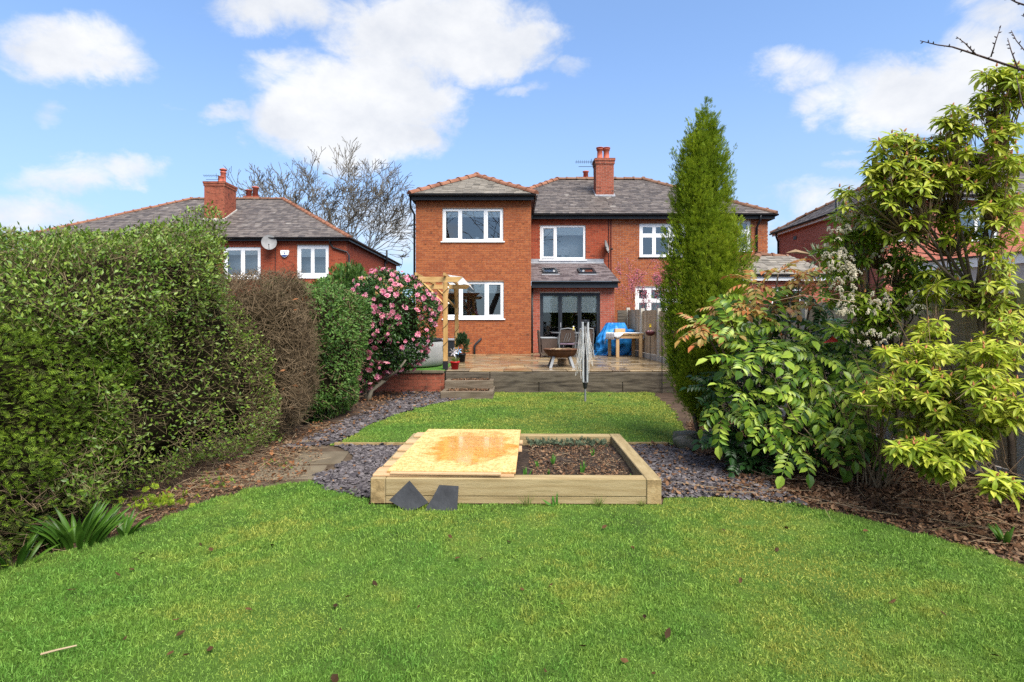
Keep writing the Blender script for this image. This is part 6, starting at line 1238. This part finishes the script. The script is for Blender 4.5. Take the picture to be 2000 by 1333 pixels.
# --- golden columnar conifer
tr = thing('columnar_conifer', 'tall narrow golden green conifer in front of the neighbouring house', 'tree', (2.78, 8.0, 0)); CX_, CY_ = 2.75, 8.0
zk = np.array([.15, .35, .6, .9, 1.3, 1.7, 2.1, 2.6, 2.85, 3.2, 3.6, 3.95, 4.2, 4.45, 4.68]); rk = np.array([.07, .14, .26, .37, .44, .46, .46, .45, .41, .32, .30, .27, .21, .09, .005]); xk = np.array([.02, .0, -.08, -.08, -.06, -.03, .0, .02, .0, -.04, -.06, -.05, -.04, -.02, -.01])
def con(n, inner, seed, zlo=.2):
    out = []; got = 0
    while got < n:
        z = rng.uniform(zlo, 4.68, n * 2); th = rng.uniform(0, 6.283, n * 2); rr = np.interp(z, zk, rk); q = np.sqrt(rng.uniform(inner ** 2, 1.0, n * 2)); P = np.stack([np.cos(th), np.sin(th), z * .45], 1)
        lump = 1 + .085 * snoise(P, 4.2, seed) + .085 * snoise(P, 11, seed + 3); k = rng.uniform(0, .6, n * 2) < rr + .04; R_ = rr * q * lump
        A = np.stack([CX_ + np.interp(z, zk, xk) + np.cos(th) * R_, CY_ + np.sin(th) * R_, z, np.cos(th), np.sin(th), np.zeros(n * 2)], 1)[k]; out.append(A); got += len(A)
    A = np.concatenate(out)[:n]; return A[:, :3], A[:, 3:]
P, g = con(13000, .72, 61); d = g * .7 + rng.normal(0, .3, g.shape) + [0, 0, .9]; cp = [inst(*spray(3), frames(d, g * 1.6 + rng.normal(0, .4, g.shape)), P, rng.uniform(.05, .12, len(P)))]
P, g = con(760, .92, 61, .3); ax = nrm(g * .42 + rng.normal(0, .12, g.shape) + [0, 0, 1.0]); m_ = 34; L_ = rng.uniform(.20, .36, len(P)) * np.where(P[:, 2] > 4.0, .8, 1)
t_ = rng.uniform(0, 1, (len(P), m_)); off = rng.normal(0, 1, (len(P), m_, 3)) * (.055 * (1 - t_) + .008)[..., None] * (L_ / .3)[:, None, None]
Q = (P[:, None] - ax[:, None] * .05 + ax[:, None] * (t_ * L_[:, None])[..., None] + off).reshape(-1, 3); d = (ax[:, None] + off * 7 + rng.normal(0, .18, off.shape)).reshape(-1, 3); gg = np.repeat(g, m_, 0)
cp.append(inst(*spray(3), frames(d, gg * 1.5 + rng.normal(0, .5, gg.shape)), Q, rng.uniform(.035, .085, len(Q)))); np_obj('crown', *cat_vf(cp), M['conifer'], tr, stuff=True)
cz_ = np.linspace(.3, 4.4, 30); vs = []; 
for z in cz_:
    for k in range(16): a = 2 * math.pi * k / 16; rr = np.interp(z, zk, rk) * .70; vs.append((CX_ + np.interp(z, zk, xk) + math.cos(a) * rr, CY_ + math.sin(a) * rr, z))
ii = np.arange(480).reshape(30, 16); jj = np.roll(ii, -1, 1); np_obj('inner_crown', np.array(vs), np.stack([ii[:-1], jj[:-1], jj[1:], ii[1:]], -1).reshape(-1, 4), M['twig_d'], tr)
MB().tube([(CX_ + .08, CY_, -.05), (CX_ + .06, CY_, .4), (CX_, CY_, 1.0), (CX_, CY_, 4.2)], [.075, .06, .05, .01], 8).build('trunk', M['bark'], tr, True)
MB().tube([(CX_ - .06, CY_ - .02, -.05), (CX_ - .16, CY_, .35), (CX_ - .2, CY_, .9)], [.04, .03, .02], 6).build('trunk', M['bark'], tr, True)
# --- trees without leaves
def grow(base, dir0, L0, r0, levels, kids=3, ang=.55, ratio=.74, up=.12, wob=.16, seed=0, rr=.66, sub=3):
    g_ = np.random.default_rng(seed); A, B, ra, rb = [], [], [], []; stack = [(np.array(base, float), nrm(np.array(dir0, float)), L0, r0, levels)]
    while stack:
        p, d, L_, r_, lv = stack.pop(); rad = r_; tips = []
        for s in range(sub):
            d = nrm(d + g_.normal(0, wob, 3) + np.array([0, 0, up])); q = p + d * L_ / sub; r2 = rad * (.86 if s < sub - 1 else .8); A.append(p); B.append(q); ra.append(rad); rb.append(r2); p, rad = q, r2; tips.append((q, d, rad))
        if lv == 0: continue
        for k in range(kids + (g_.random() < .35)):
            q, dd, r2 = tips[-1] if k < 2 else tips[g_.integers(0, sub)]
            ax = nrm(np.cross(dd, g_.normal(size=3))); th = ang * g_.uniform(.55, 1.35); nd = dd * math.cos(th) + ax * math.sin(th); stack.append((q, nd, L_ * ratio * g_.uniform(.75, 1.15), r2 * rr * g_.uniform(.85, 1.15), lv - 1))
    return np.array(A), np.array(B), np.array(ra), np.array(rb)
def bare_tree(name, label, base, stems, mat, seed, rmin=.01, **k):
    t = thing(name, label, 'tree', base); tv = []; 
    for i, (d, L_, r_) in enumerate(stems): tv.append(grow(base, d, L_, r_, seed=seed + i, **k))
    A, B, ra, rb = [np.concatenate([q[j] for q in tv]) for j in range(4)]; ra = np.maximum(ra, rmin); rb = np.maximum(rb, rmin * .7); big = ra > np.quantile(ra, .97)
    np_obj('trunk', *segs(A[big], B[big], ra[big], rb[big], 7), M[mat], t, smooth=True); np_obj('crown', *segs(A[~big], B[~big], ra[~big], rb[~big], 3), M[mat], t, stuff=True); return t
TY = 47.0; tb_ = (wx(628, TY), TY, 2.0)
st = [((-.70, .0, .66), 3.9, .17), ((-.46, .2, .85), 4.1, .2), ((-.22, -.2, .95), 4.2, .2), ((-.04, -.1, 1), 4.2, .22), ((.18, .1, .95), 4.2, .2), ((.42, -.1, .82), 4.2, .18), ((.60, .2, .72), 4.1, .18), ((.80, .0, .55), 3.7, .17), ((.3, .4, .9), 4.0, .17), ((-.3, -.4, .85), 4.0, .17), ((.05, .3, 1), 4.1, .18)]
t = bare_tree('bare_tree', 'large leafless tree spreading above the roof between the houses', tb_, st, 'bark_t', 71, rmin=.023, levels=7, kids=2, ang=.46, ratio=.74, up=.03, wob=.12, rr=.74)
bare_tree('bare_tree', 'big leafless garden tree behind the camera, seen mirrored in the window panes', (-3.5, -13, 0), [((0, 0, 1), 5.2, .5), ((-.4, .1, 1), 5.0, .36), ((.45, .1, 1), 5.0, .38)], 'bark', 91, rmin=.025, levels=5, kids=2, ang=.62, ratio=.8, up=.05, wob=.14, rr=.74)
# budded branches reaching in at the top right
bt2 = thing('budded_tree', 'leafless budded branches reaching in at the upper right corner', 'tree', (5.75, 4.9, 0)); YB = 4.9
def pp(px_, py_, dY=0): return np.array([wx(px_, YB + dY), YB + dY, wz(py_, YB + dY)])
MB().tube([(5.75, 4.9, -.05), (5.7, 4.9, 1.5), (5.45, 4.9, 3.0), (5.2, 4.95, 4.0), (5.0, 5.0, 4.6)], [.09, .07, .05, .035, .012], 8).build('trunk', M['bark'], bt2, True)
brs = [[(2120, 190), (2040, 150), (1960, 125), (1900, 105), (1860, 92), (1830, 88), (1797, 80)], [(1935, 112), (1945, 80), (1955, 50)], [(1905, 106), (1885, 85), (1868, 72)], [(2030, 150), (2010, 110), (1985, 80), (1975, 60)], [(1990, 140), (1975, 100), (1968, 75)], [(2090, 60), (2030, 20), (1985, 5), (1965, -5)], [(2040, 150), (2030, 90), (2012, 40), (1995, 30)], [(2110, 400), (2040, 290), (1995, 200), (1985, 150)]]
mb = MB(); bd = MB()
for i, br in enumerate(brs):
    pts = [pp(a, b, .06 * math.sin(i * 3 + k)) for k, (a, b) in enumerate(br)]; n = len(pts); r0 = .013 if i in (0, 7, 5) else .007; mb.tube(pts, [max(.0025, r0 * (1 - .75 * k / (n - 1))) for k in range(n)], 5)
    for k in range(n - 1):
        for q in (.2, .5, .8):
            a = pts[k] + (pts[k + 1] - pts[k]) * q; dv = nrm(pts[k + 1] - pts[k]); s_ = rng.normal(0, 1, 3); s_ = nrm(s_ - dv * (s_ @ dv)); e = a + (dv * .6 + s_) * .022; bd.tube([a, (a + e) / 2, e], [.003, .006, .001], 5)
mb.build('branch', M['twig_p'], bt2, True); bd.build('buds', M['twig_p'], bt2)
# --- mahonia with long pinnate leaves
def pinnate(np_, arch, seed):
    g_ = np.random.default_rng(seed); vs = []; fs = []
    def at(t): a = arch * t; return np.array([0, math.sin(a) / arch if arch else t, (math.cos(a) - 1) / arch]), np.array([0, math.cos(a), -math.sin(a)])
    def blade(p, d, up, L_, W_):
        b = len(vs); s = nrm(np.cross(d, up)); u = np.cross(s, d)
        for x_, y_, z_ in ((0, 0, 0), (-.42, .22, .10), (.42, .22, .10), (0, .42, -.02), (-.5, .55, .08), (.5, .55, .08), (-.22, .82, -.03), (.22, .82, -.03), (0, 1, -.14)): vs.append(p + s * x_ * W_ + d * y_ * L_ + u * z_ * L_)
        fs.extend([(b + i, b + j, b + k) for i, j, k in ((0, 3, 1), (0, 2, 3), (1, 3, 4), (2, 5, 3), (3, 6, 4), (3, 5, 7), (3, 8, 6), (3, 7, 8))])
    for k in range(7):
        p, d = at(k / 7); q, _ = at((k + 1) / 7); b = len(vs); w_ = .008; vs.extend([p + [-w_, 0, 0], p + [w_, 0, 0], q + [0, 0, .002]]); fs.append((b, b + 1, b + 2))
    for i in range(np_):
        t = .16 + .78 * i / np_; p, d = at(t); L_ = .285 * (1.05 - .35 * abs(i / np_ - .35)) * g_.uniform(.9, 1.1)
        for s in (-1, 1): dr = nrm(np.array([s * 1.0, 0, -.12 + g_.normal(0, .08)]) + d * .55); blade(p, dr, np.array([0, d[2] * -1, d[1]]) + [0, 0, .2], L_, .118)
    p, d = at(.96); blade(p, nrm(d + [0, 0, -.1]), np.array([0, -d[2], d[1]]), .34, .20)
    return np.array(vs), np.array(fs)
PN = [pinnate(6, .9, 1), pinnate(7, 1.3, 2), pinnate(6, .55, 3), pinnate(5, 1.6, 4)]
mh = thing('mahonia', 'large mahonia shrub with long glossy compound leaves right of the conifer', 'shrub', (3.25, 6.8, 0))
def rosettes(cs, nl, size, mat, seed, flat=.15, lim=300, name='leaf'):
    g_ = np.random.default_rng(seed); T, D, U, S, W_ = [], [], [], [], []
    for (x, y, z, ax) in cs:
        ax = nrm(np.array(ax, float)); n = g_.integers(nl - 2, nl + 3); a0 = g_.uniform(0, 6.28); e1 = nrm(np.cross(ax, [.3, .2, .9])); e2 = np.cross(ax, e1)
        for k in range(n):
            a = a0 + 2.4 * k; el = flat + g_.uniform(-.2, .55); d = (e1 * math.cos(a) + e2 * math.sin(a)) * math.cos(el) + ax * math.sin(el); T.append(np.array([x, y, z]) + d * .02); D.append(d); U.append(ax + g_.normal(0, .15, 3)); S.append(size * g_.uniform(.7, 1.15)); W_.append(g_.integers(0, 4))
    spread(name, name + '_mass', PN, np.array(W_), frames(np.array(D), np.array(U)), np.array(T), np.array(S), M[mat], mh, lim)
g_ = np.random.default_rng(5); stems_c = [(2.85, 6.55), (3.3, 6.7), (3.75, 6.6), (3.1, 7.1), (3.6, 7.1)]
mids, tops, lows = [], [], []
MP = [(1430,640,6.6),(1480,690,6.4),(1540,640,6.5),(1515,745,6.2),(1450,770,6.3),(1590,690,6.3),(1640,760,6.1),(1580,790,6.05),(1690,740,6.15),(1655,835,5.95),(1600,860,5.9),(1495,830,6.1),(1545,880,6.0),(1700,800,6.05),(1415,800,6.4),(1625,655,6.6),(1560,720,6.3),(1475,600,6.8),(1660,700,6.3),(1530,690,6.3),(1450,710,6.4),(1620,790,6.05),(1690,860,5.95),(1510,790,6.15)]
for px_, py_, Yq in MP: mids.append((wx(px_, Yq), Yq, wz(py_, Yq), (g_.normal(0, .35), -.55 + g_.normal(0, .2), .8)))
TP = [(1375,640,6.9),(1420,600,6.9),(1470,560,6.9),(1520,535,6.95),(1400,660,6.8),(1560,545,6.9),(1590,560,6.9),(1540,600,6.8),(1480,620,6.7)]
for px_, py_, Yq in TP: tops.append((wx(px_, Yq), Yq, wz(py_, Yq), (g_.normal(0, .3) - .2, -.2, 1)))
LP_ = [(1420,870,6.5),(1440,900,6.4),(1465,910,6.35),(1500,900,6.4),(1415,830,6.5),(1400,760,6.8),(1450,850,6.6),(1530,840,6.5),(1580,840,6.5),(1430,740,6.9),(1510,650,7.2),(1580,640,7.2),(1650,640,7.2),(1600,730,6.9),(1480,740,6.8),(1550,760,6.7),(1620,700,6.9),(1690,690,6.9),(1465,670,7.1),(1640,800,6.5),(1540,590,7.2),(1600,600,7.2)]
for px_, py_, Yq in LP_: lows.append((wx(px_, Yq), Yq, wz(py_, Yq), (g_.normal(0, .4), -.4, .8)))
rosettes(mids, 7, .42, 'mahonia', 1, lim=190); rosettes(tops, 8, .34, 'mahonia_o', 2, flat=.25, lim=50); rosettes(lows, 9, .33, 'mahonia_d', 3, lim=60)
mb_st = []
for (x, y, z, ax) in mids + tops + lows:
    sx, sy = min(stems_c, key=lambda s: (s[0] - x) ** 2 + (s[1] - y) ** 2 + g_.uniform(0, .3)); m1 = ((sx * .6 + x * .4), (sy * .6 + y * .4), z * .55 + g_.uniform(-.05, .1)); mb_st.append(([(sx, sy, -.03), (sx + g_.normal(0, .04), sy, z * .25), m1, (x, y, z)], [.022, .02, .015, .009]))
mb = MB()
for p_, r_ in mb_st: mb.tube(p_, r_, 6)
mb.build('stems', M['bark'], mh, True)['kind'] = 'stuff'
MB().add([(wx(1612, 6.2), 6.1, wz(661, 6.1)), (wx(1628, 6.2), 6.1, wz(668, 6.1)), (wx(1622, 6.1), 6.05, wz(656, 6.1)), (wx(1606, 6.1), 6.08, wz(670, 6.1))], [(0, 1, 2), (0, 3, 1)]).build('red_leaf', pmat('red_leaf', [(.5, .03, .03), (.6, .06, .05)], 4), mh)
# --- pieris: whorls of narrow leaves on bare branching stems
def whorl(n, seed):
    g_ = np.random.default_rng(seed); vs, fs = [], []
    for k in range(n):
        a = 2.4 * k; lvl = k / n; el = -.55 + 1.05 * lvl + g_.normal(0, .12); L_ = (1 - .35 * lvl) * g_.uniform(.8, 1.1); d = np.array([math.cos(a) * math.cos(el), math.sin(a) * math.cos(el), math.sin(el)]); R_ = frames(d[None], np.array([[0, 0, 1.]]))[0]; b = len(vs)
        for x_, y_, z_ in ((0, .02, 0), (-.14, .45, .04), (0, .5, -.0), (.14, .45, .04), (-.135, .7, -.02), (.135, .7, -.02), (0, 1, -.18)): vs.append(R_ @ np.array([x_ * 1.0, y_, z_]) * L_)
        fs += [(b, b + 2, b + 1), (b, b + 3, b + 2), (b + 1, b + 2, b + 4), (b + 2, b + 3, b + 5), (b + 2, b + 6, b + 4), (b + 2, b + 5, b + 6)]
    return np.array(vs), np.array(fs)
WH = [whorl(13, 1), whorl(16, 2), whorl(11, 3)]
def pan(seed):
    g_ = np.random.default_rng(seed); vs, fs = [], []
    oc = np.array([(1, 0, 0), (0, 1, 0), (-1, 0, 0), (0, -1, 0), (0, 0, 1.3), (0, 0, -1.3)]) * .07; of = [(0, 1, 4), (1, 2, 4), (2, 3, 4), (3, 0, 4), (1, 0, 5), (2, 1, 5), (3, 2, 5), (0, 3, 5)]
    for s in range(4):
        a = g_.uniform(0, 6.28); d = np.array([math.cos(a), math.sin(a), -.1])
        for k in range(11):
            t = (k + 1) / 11; p = d * t * .5 + [0, 0, -.45 * t * t] + g_.normal(0, .06, 3); b = len(vs); vs.extend(list(oc * g_.uniform(.8, 1.2) + p)); fs += [tuple(b + i for i in f) for f in of]
    return np.array(vs), np.array(fs)
PAN = [pan(1), pan(2)]
def pieris(name, label, base, clusters, size, mat, seed, flowers=(), trunk_r=.035, forks=5, twn=0):
    t = thing(name, label, 'shrub', base); g_ = np.random.default_rng(seed); C_ = np.array(clusters); base = np.array(base, float)
    n = len(C_); d = nrm(np.stack([g_.normal(0, .3, n), g_.normal(-.25, .25, n), np.ones(n)], 1)); Rm = frames(np.cross(d, g_.normal(size=(n, 3))), d)
    spread('leaf_whorl', 'leaf_whorls', WH, g_.integers(0, 3, n), Rm, C_, size * g_.uniform(.75, 1.2, n), M[mat], t)
    bud_me = MB().lathe([(0, 0), (.25, .25), (.12, .8), (0, 1)], (0, 0, 0), 5).mesh('bud'); bud_me.materials.append(M['bud'])
    for i in range(n):
        if g_.random() < .6: put('bud', bud_me, t, mat4(Rm[i], C_[i] + d[i] * size * .12, size * .30))
    if len(flowers):
        Fl = np.array(flowers); m_ = len(Fl); spread('flower_spray', 'flower_sprays', PAN, g_.integers(0, 2, m_), frames(g_.normal(size=(m_, 3)) * [1, 1, 0], np.tile([0, 0, 1.], (m_, 1))), Fl, size * g_.uniform(.4, .75, m_), M['bell'], t)
    # branches: gather whorls into forks, forks into the trunk
    ctr = C_[g_.choice(n, forks, replace=False)]; 
    for _ in range(4):
        w_ = np.argmin(((C_[:, None] - ctr[None]) ** 2).sum(2), 1); ctr = np.array([C_[w_ == k].mean(0) if (w_ == k).any() else ctr[k] for k in range(forks)])
    tw, mb = MB(), MB(); mean = ctr.mean(0); top = base + (mean - base) * [.55, .8, .62]; e1 = base + (top - base) * .5 + [.05, .0, .08]; trunk = [base - [0, 0, .05], base + (e1 - base) * .5 + [.04, 0, 0], e1, (e1 + top) / 2 + [-.03, .02, 0], top]
    mb.tube(trunk, [trunk_r, trunk_r * .92, trunk_r * .84, trunk_r * .72, trunk_r * .55], 8)
    def on(q): k_ = min(3, int(q * 4)); return trunk[k_] + (trunk[k_ + 1] - trunk[k_]) * (q * 4 - k_)
    for k in range(forks):
        h_ = np.clip((ctr[k][2] - base[2]) / max(.3, top[2] - base[2]) * .62 + g_.uniform(-.12, .12), .22, .99); b0 = on(h_); f0 = b0 + (ctr[k] - b0) * .72 + [0, 0, -.07]; m0 = (b0 + f0) / 2 + g_.normal(0, .05, 3) + [0, 0, -.05]
        mb.tube([b0, (b0 + m0) / 2 + g_.normal(0, .02, 3), m0, (m0 + f0) / 2 + g_.normal(0, .02, 3), f0], [trunk_r * .55, trunk_r * .5, trunk_r * .44, trunk_r * .38, trunk_r * .3], 7)
        C_k = C_[w_ == k]
        for q in C_k: tw.tube([f0, (f0 + q) / 2 + g_.normal(0, .035, 3) + [0, 0, -.03], q], [trunk_r * .24, trunk_r * .15, .0025], 5)
    mb.build('branches', M['bark'], t, True); tw.build('twigs', M['twig'], t)['kind'] = 'stuff'
    if twn:
        lo, hi = C_.min(0), C_.max(0); P0 = g_.uniform(lo - [0, 0, .4], hi - [0, 0, .25], (twn, 3)); dd = nrm(g_.normal(size=(twn, 3)) + [0, 0, .2]); l = g_.uniform(.12, .5, (twn, 1)); np_obj('dead_twigs', *cat_vf([segs(P0, P0 + dd * l, .003, .002), segs(P0 + dd * l, P0 + dd * l + nrm(dd + g_.normal(0, .5, (twn, 3))) * l * .7, .002, .001)]), M['twig'], t, stuff=True)
    return t
def cl(spec, seed, k=1.0):
    g_ = np.random.default_rng(seed); out = []
    for px_, py_, rx_, ry_, n_, Y0, Y1 in spec:
        for _ in range(int(n_ * k)):
            a = g_.uniform(0, 6.28); q = math.sqrt(g_.uniform()); Yq = g_.uniform(Y0, Y1); out.append((wx(px_ + math.cos(a) * q * rx_, Yq), Yq, wz(py_ + math.sin(a) * q * ry_, Yq)))
    return out
A_ = cl([(1690, 430, 60, 30, 16, 5.8, 6.3), (1660, 490, 60, 40, 22, 5.8, 6.5), (1740, 480, 60, 50, 22, 5.8, 6.5), (1640, 560, 40, 40, 12, 5.9, 6.5), (1730, 590, 70, 40, 24, 5.8, 6.3), (1800, 560, 40, 40, 10, 5.9, 6.5), (1770, 530, 50, 30, 10, 5.9, 6.5), (1690, 640, 60, 25, 10, 5.9, 6.4)], 1, 2.6)
FA = cl([(1640, 480, 30, 50, 12, 5.6, 5.85), (1650, 520, 30, 30, 8, 5.6, 5.85), (1690, 590, 50, 30, 12, 5.6, 5.85), (1640, 580, 30, 40, 9, 5.6, 5.85), (1800, 590, 40, 25, 8, 5.6, 5.85), (1690, 510, 60, 30, 7, 5.6, 5.85), (1665, 430, 40, 20, 8, 5.6, 5.85), (1790, 470, 30, 15, 4, 5.6, 5.85), (1710, 650, 50, 20, 7, 5.7, 5.9)], 2, 1.9)
pieris('pieris', 'pieris shrub hung with cream white flower sprays above the mahonia', (4.55, 6.75, 0), A_, .135, 'pieris_g', 11, FA, .02, 9, 0)
B_ = cl([(1760, 285, 50, 25, 20, 5.4, 5.9), (1730, 340, 40, 30, 14, 5.4, 5.9), (1850, 285, 40, 25, 14, 5.4, 5.9), (1830, 340, 70, 35, 40, 5.3, 5.9), (1900, 330, 60, 40, 24, 5.3, 5.9), (1770, 370, 60, 25, 16, 5.4, 5.9), (1880, 235, 45, 28, 16, 5.4, 5.9), (1965, 260, 35, 40, 16, 5.3, 5.8), (1950, 200, 50, 25, 16, 5.4, 5.8), (1955, 145, 45, 20, 13, 5.4, 5.8), (1985, 165, 30, 20, 8, 5.3, 5.8), (1960, 400, 45, 40, 22, 5.2, 5.7), (1800, 410, 70, 30, 20, 5.4, 6.0), (1760, 440, 60, 25, 14, 5.6, 6.1), (1900, 470, 60, 30, 12, 5.4, 6.0), (1975, 330, 30, 30, 12, 5.2, 5.7), (1930, 560, 50, 30, 10, 5.4, 6.0), (1700, 380, 70, 40, 14, 5.6, 6.1), (1840, 430, 90, 40, 16, 5.5, 6.1), (1760, 320, 60, 40, 12, 5.5, 6.0), (1960, 480, 45, 60, 12, 5.3, 5.9), (1850, 560, 110, 50, 14, 5.5, 6.1), (1950, 590, 50, 50, 9, 5.3, 5.8)], 3, 1.6)
pieris('pieris', 'tall open yellow green pieris reaching above the right fence', (4.95, 5.55, 0), B_, .145, 'pieris', 12, cl([(1660, 410, 30, 15, 5, 5.8, 6), (1740, 470, 30, 15, 4, 5.6, 5.9)], 9), .032, 11, 0)
C_l = cl([(1780, 690, 60, 20, 16, 4.9, 5.5), (1820, 640, 40, 20, 8, 5.2, 5.7), (1790, 740, 60, 30, 22, 4.8, 5.4), (1720, 770, 40, 25, 12, 4.9, 5.4), (1860, 680, 50, 25, 8, 5.0, 5.6), (1830, 800, 50, 30, 16, 4.7, 5.3), (1950, 690, 50, 25, 16, 4.6, 5.2), (1930, 740, 60, 30, 26, 4.5, 5.1), (1960, 800, 45, 30, 20, 4.4, 5.0), (1900, 850, 40, 25, 10, 4.6, 5.0), (1800, 880, 60, 22, 22, 4.5, 4.9), (1840, 910, 35, 22, 14, 4.4, 4.8), (1890, 870, 30, 25, 10, 4.4, 4.8), (1955, 950, 25, 20, 8, 4.2, 4.5), (1840, 560, 40, 30, 6, 5.6, 6.0), (1770, 800, 70, 50, 14, 4.9, 5.4), (1880, 790, 90, 60, 16, 4.7, 5.3), (1960, 640, 50, 40, 10, 4.9, 5.5)], 4, 1.8)
pieris('pieris', 'low spreading yellow green pieris at the right edge of the border', (4.45, 5.15, 0), C_l, .135, 'pieris', 13, (), .016, 10, 60)
# --- dry stems of a cut-back shrub between the mahonia and pieris
ds = thing('dry_shrub', 'bare brown stems of a cut back shrub under the pieris', 'shrub', (3.75, 5.9, 0)); n = 80; a = rng.uniform(0, 6.28, n); P0 = np.stack([3.75 + .22 * np.cos(a) * rng.uniform(0, 1, n), 5.95 + .2 * np.sin(a), np.full(n, -.02)], 1); D_ = np.stack([rng.normal(0, .3, n), rng.normal(0, .25, n), np.ones(n)], 1); l = rng.uniform(.3, 1.0, (n, 1)); Q = P0 + nrm(D_) * l
np_obj('stems', *cat_vf([segs(P0, Q, .008, .005, 4), segs(Q, Q + nrm(D_ + rng.normal(0, .5, (n, 3))) * l * .6, .005, .001)]), M['twig'], ds)
# --- pink-budded shrub next door
pk = thing('pink_budded_shrub', 'twiggy shrub dotted with tiny pink buds in front of the neighbour window', 'shrub', (5.2, 20.5, .6)); YK = 20.6
tv = [grow((wx(1268 + q * 9, YK), YK, .6), (q * .10, 0, 1), 1.25, .02, 4, kids=2, ang=.4, ratio=.66, up=.08, wob=.1, seed=300 + q) for q in range(-3, 4)]; A, B, ra, rb = [np.concatenate([q[j] for q in tv]) for j in range(4)]; np_obj('twigs', *segs(A, B, np.maximum(ra, .006), np.maximum(rb, .004)), M['twig_p'], pk)
thin = B[ra < .012]; thin = thin[rng.integers(0, len(thin), 1700)] + rng.normal(0, .05, (1700, 3)); oc = np.array([(1, 0, 0), (0, 1, 0), (-1, 0, 0), (0, -1, 0), (0, 0, 1), (0, 0, -1.)]); of = np.array([(0, 1, 4), (1, 2, 4), (2, 3, 4), (3, 0, 4), (1, 0, 5), (2, 1, 5), (3, 2, 5), (0, 3, 5)])
np_obj('buds', *inst(oc, of, np.tile(np.eye(3), (1700, 1, 1)), thin, rng.uniform(.012, .026, 1700)), leafm('pink_bud', [(.42, .07, .12), (.6, .18, .24), (.7, .36, .4)], .6), pk, stuff=True)
bdl = thing('buddleia', 'small grey green bush with a brown flower head above the outhouse', 'shrub', (8.6, 15, 0)); n = 160; Yb_ = 15.5; cc = np.array([wx(1600, Yb_), Yb_, wz(500, Yb_)]); dd = nrm(rng.normal(size=(n, 3)) + [0, 0, .4]); np_obj('foliage', *inst(*LEAFN, frames(dd, rng.normal(size=dd.shape)), cc + dd * [.45, .3, .28] * rng.uniform(.2, 1, (n, 1)), rng.uniform(.10, .2, n)), leafm('grey_leaf', [(.10, .14, .08), (.2, .25, .15)], .7), bdl, stuff=True)
MB().tube([(8.6, 15.4, 0), cc - [0, 0, .2], cc + [-.25, 0, .05], cc + [-.65, 0, .12], cc + [-.9, 0, .08]], [.04, .02, .02, .06, .01], 6).build('flower_stem', M['twig'], bdl)
# --- strap-leaved bulbs in the left border
sv = []; sf = []
for k in range(7):
    t = k / 6; w_ = .5 * (.55 + .9 * t * (1 - t) * 2) * (1 - .97 * t ** 4); sv += [(-w_, t, .0 + .10 * 0), (0, t, -.18 * w_), (w_, t, 0)]
sv = np.array(sv); sv[:, 2] += .22 * sv[:, 1] ** 2.4
for k in range(6): b = k * 3; sf += [(b, b + 1, b + 4, b + 3), (b + 1, b + 2, b + 5, b + 4)]
st_me = mesh_np('leaf', sv, np.array(sf)); M['strap'] = pmat('strap_leaf', [(.03, .085, .010), (.06, .14, .016), (.10, .20, .026)], 4, .7, .4, transl=.3, spec=.3); st_me.materials.append(M['strap']); st_me.polygons.foreach_set('use_smooth', [True] * len(st_me.polygons))
def bulbs(px_, py_, n, h, label, spread_=.55, rad=.12):
    Yq = 1859 / (py_ - 632); X = wx(px_, Yq); t = thing('bulb_clump', label, 'plant', (X, Yq, 0), 'bulb clumps in the left border')
    for i in range(n):
        a = rng.uniform(0, 6.28); q = math.sqrt(rng.uniform()); l = spread_ * q + .05; d = np.array([math.cos(a) * l, math.sin(a) * l, 1.0]); Rm = frames(d[None], np.array([[-math.cos(a) * .2, -math.sin(a) * .2, 1.2]]))[0]
        up = np.array([math.cos(a), math.sin(a), .3]); Rm = frames(d[None], -up[None] * -1)[0]; s = h * rng.uniform(.7, 1.15); put('leaf', st_me, t, mat4(Rm, (X + math.cos(a) * rad * q, Yq + math.sin(a) * rad * q, -.01), (.042, s, s)))
bulbs(152, 1062, 54, .31, 'large clump of dark green strap leaves under the conifer hedge', .65, .17); bulbs(245, 1045, 10, .20, 'small strap leaved clump right of the large clump', .8, .05); bulbs(30, 1105, 14, .25, 'strap leaved clump at the left picture edge', .8, .10); bulbs(85, 1075, 8, .22, 'sparse strap leaves between the left edge and the large clump', 1.0, .08); bulbs(1965, 1065, 6, .17, 'lone strap leaved shoot in the right border', .5, .03)
for px_, py_, n_, s_, lab in ((520, 868, 60, .05, 'young conifer seedling at the foot of the privet hedge'), (300, 1000, 90, .07, 'bright green conifer sprig low on the hedge'), (420, 958, 50, .045, 'small green weeds beside the soil path'), (540, 920, 40, .03, 'grass patch on the old paving')):
    Yq = 1859 / (py_ - 632); d = rng.normal(size=(n_, 3)) * [1, 1, .5] + [0, 0, .7]; P = np.array([wx(px_, Yq), Yq, .03]) + rng.normal(0, 1, (n_, 3)) * [.13, .08, .0] + np.abs(rng.normal(0, .06, (n_, 1))) * [0, 0, 1]; tag(np_obj('small_weed', *inst(*SPR, frames(d, rng.normal(size=d.shape)), P, rng.uniform(.6, 1.4, n_) * s_), M['privet'] if py_ != 1000 else M['conifer']), lab, 'weed', kind='stuff')
